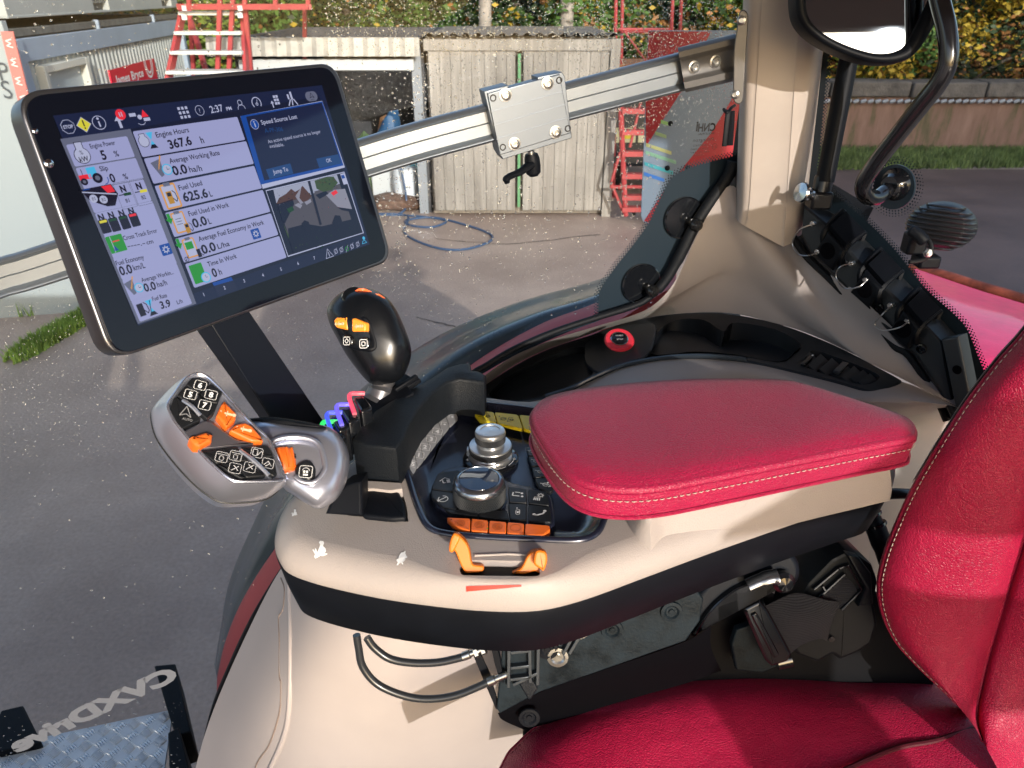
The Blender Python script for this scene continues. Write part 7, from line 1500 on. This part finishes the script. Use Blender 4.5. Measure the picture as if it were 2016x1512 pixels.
# seat belt
sb = thing('seat_belt', 'black seat belt webbing pulled from its retractor between console and seat', 'seat belt', UP(1600, 1200, -.06))
bo_ = [(1560,1215),(1590,1150),(1637,1102),(1668,1086),(1690,1092),(1718,1112),(1729,1145),(1722,1190),(1728,1230),(1716,1268),(1690,1285),(1655,1300),(1640,1288),(1610,1305),(1570,1290),(1552,1260)]
def BPp(x, y, o_=0): return PL(x, y, UO+UN*(-.075+o_), UN)
m_ = MB(); slab(m_, rnd([BPp(x, y) for x, y in bo_], .08, 2), UN, .06, .004, 2); slab(m_, [BPp(x, y, .010) for x, y in ((1668,1092),(1692,1098),(1716,1130),(1720,1190),(1690,1195),(1706,1160))], UN, .012, .003); rt = m_.build('retractor_housing', M('housing_black', (.006,.008,.011), .45, spec=.25), sb)
m_ = MB()
for a, b_ in (((1600,1160),(1650,1118)), ((1650,1118),(1668,1112)), ((1668,1110),(1696,1160)), ((1696,1160),(1655,1200)), ((1608,1178),(1663,1128)), ((1618,1152),(1624,1162))): bar(m_, BPp(*a,.003), BPp(*b_,.003), .003, .006, UN)
m_.build('housing_frame', blackgl, rt, bevel=.0008)
web = M('webbing', (.030,.031,.038), .5, bump=('weave', 240, .8, .0012))
def wsheet(nm, rows_, par=sb):
    q = MB(); sheet(q, rows_, 8, 6, thick=UN*-.0015); return q.build(nm, web, par, angle=80)
wsheet('webbing_inner', [[BPp(1617,1172,.0015), BPp(1640,1152,.0025), BPp(1665,1135,.0015)], [BPp(1632,1188,.002), BPp(1656,1168,.003), BPp(1682,1152,.002)], [BPp(1650,1200,.002), BPp(1672,1184,.003), BPp(1690,1170,.002)]], rt)
wo = [[BPp(1655,1186,.004), BPp(1640,1220,.014), BPp(1628,1262,.006)], [BPp(1620,1180,.016), BPp(1612,1215,.024), BPp(1612,1258,.018)], [BPp(1570,1168,.020), BPp(1570,1215,.030), BPp(1578,1270,.024)], [BPp(1530,1182,.022), BPp(1540,1235,.028), BPp(1555,1288,.024)], [BPp(1505,1195,.022), BPp(1520,1245,.026), BPp(1540,1296,.022)], [BPp(1486,1204,.022), BPp(1500,1250,.024), BPp(1522,1300,.022)], [BPp(1482,1208,.012), BPp(1496,1252,.012), BPp(1520,1302,.012)]]
wsheet('webbing_fold', wo)
m_ = MB(); slab(m_, rnd([BPp(x, y, .034) for x, y in ((1462,1200),(1496,1183),(1512,1200),(1560,1288),(1552,1304),(1520,1314),(1506,1300))], .15), UN, .024, .004); slab(m_, rnd([BPp(x, y, .037) for x, y in ((1478,1212),(1490,1206),(1536,1290),(1524,1298))], .15), UN, .006, .002); tube(m_, [BPp(1480,1194,.02), BPp(1502,1190,.02)], .010, 10); tube(m_, [BPp(1528,1302,.02), BPp(1556,1296,.02)], .010, 10); m_.build('belt_guide', blackgl, sb)
m_ = MB(); lathe(m_, BPp(1637,1258,.004), UN, [(.004,0),(.0035,.001),(0,.001)], 12, cap=False); m_.build('rivet', blackgl, rt)
# hose and tube behind the console
hb2 = thing('backrest_cable', 'black cable curving from the console end to the backrest', 'cable', D(1720, 990, .85))
m_ = MB(); tube(m_, [D(1702,1010,.84), D(1712,990,.83), D(1735,975,.83), D(1765,972,.83), D(1800,974,.84)], .0065, 10, n=6); m_.build('sheath', MATS['cable_black'], hb2)
ps_ = thing('strut_post', 'ribbed black strut between the console end and the seat belt housing', 'strut', D(1720, 1050, .9))
m_ = MB(); tube(m_, [D(1700,985,.90), D(1716,1020,.90), D(1730,1055,.90), D(1745,1100,.91), D(1765,1160,.92)], [.012,.011,.012,.0105,.012], 12, n=3); m_.build('strut_tube', blackp, ps_)
for y_ in (1010,1030): 
    m_ = MB(); tube(m_, [D(1712+(y_-1010)*.5,y_,.90), D(1714+(y_-1010)*.5,y_+5,.90)], .0135, 12); m_.build('strut_collar', blackgl, ps_)
for o in bpy.data.objects:
    if '_w' in o: del o['_w']
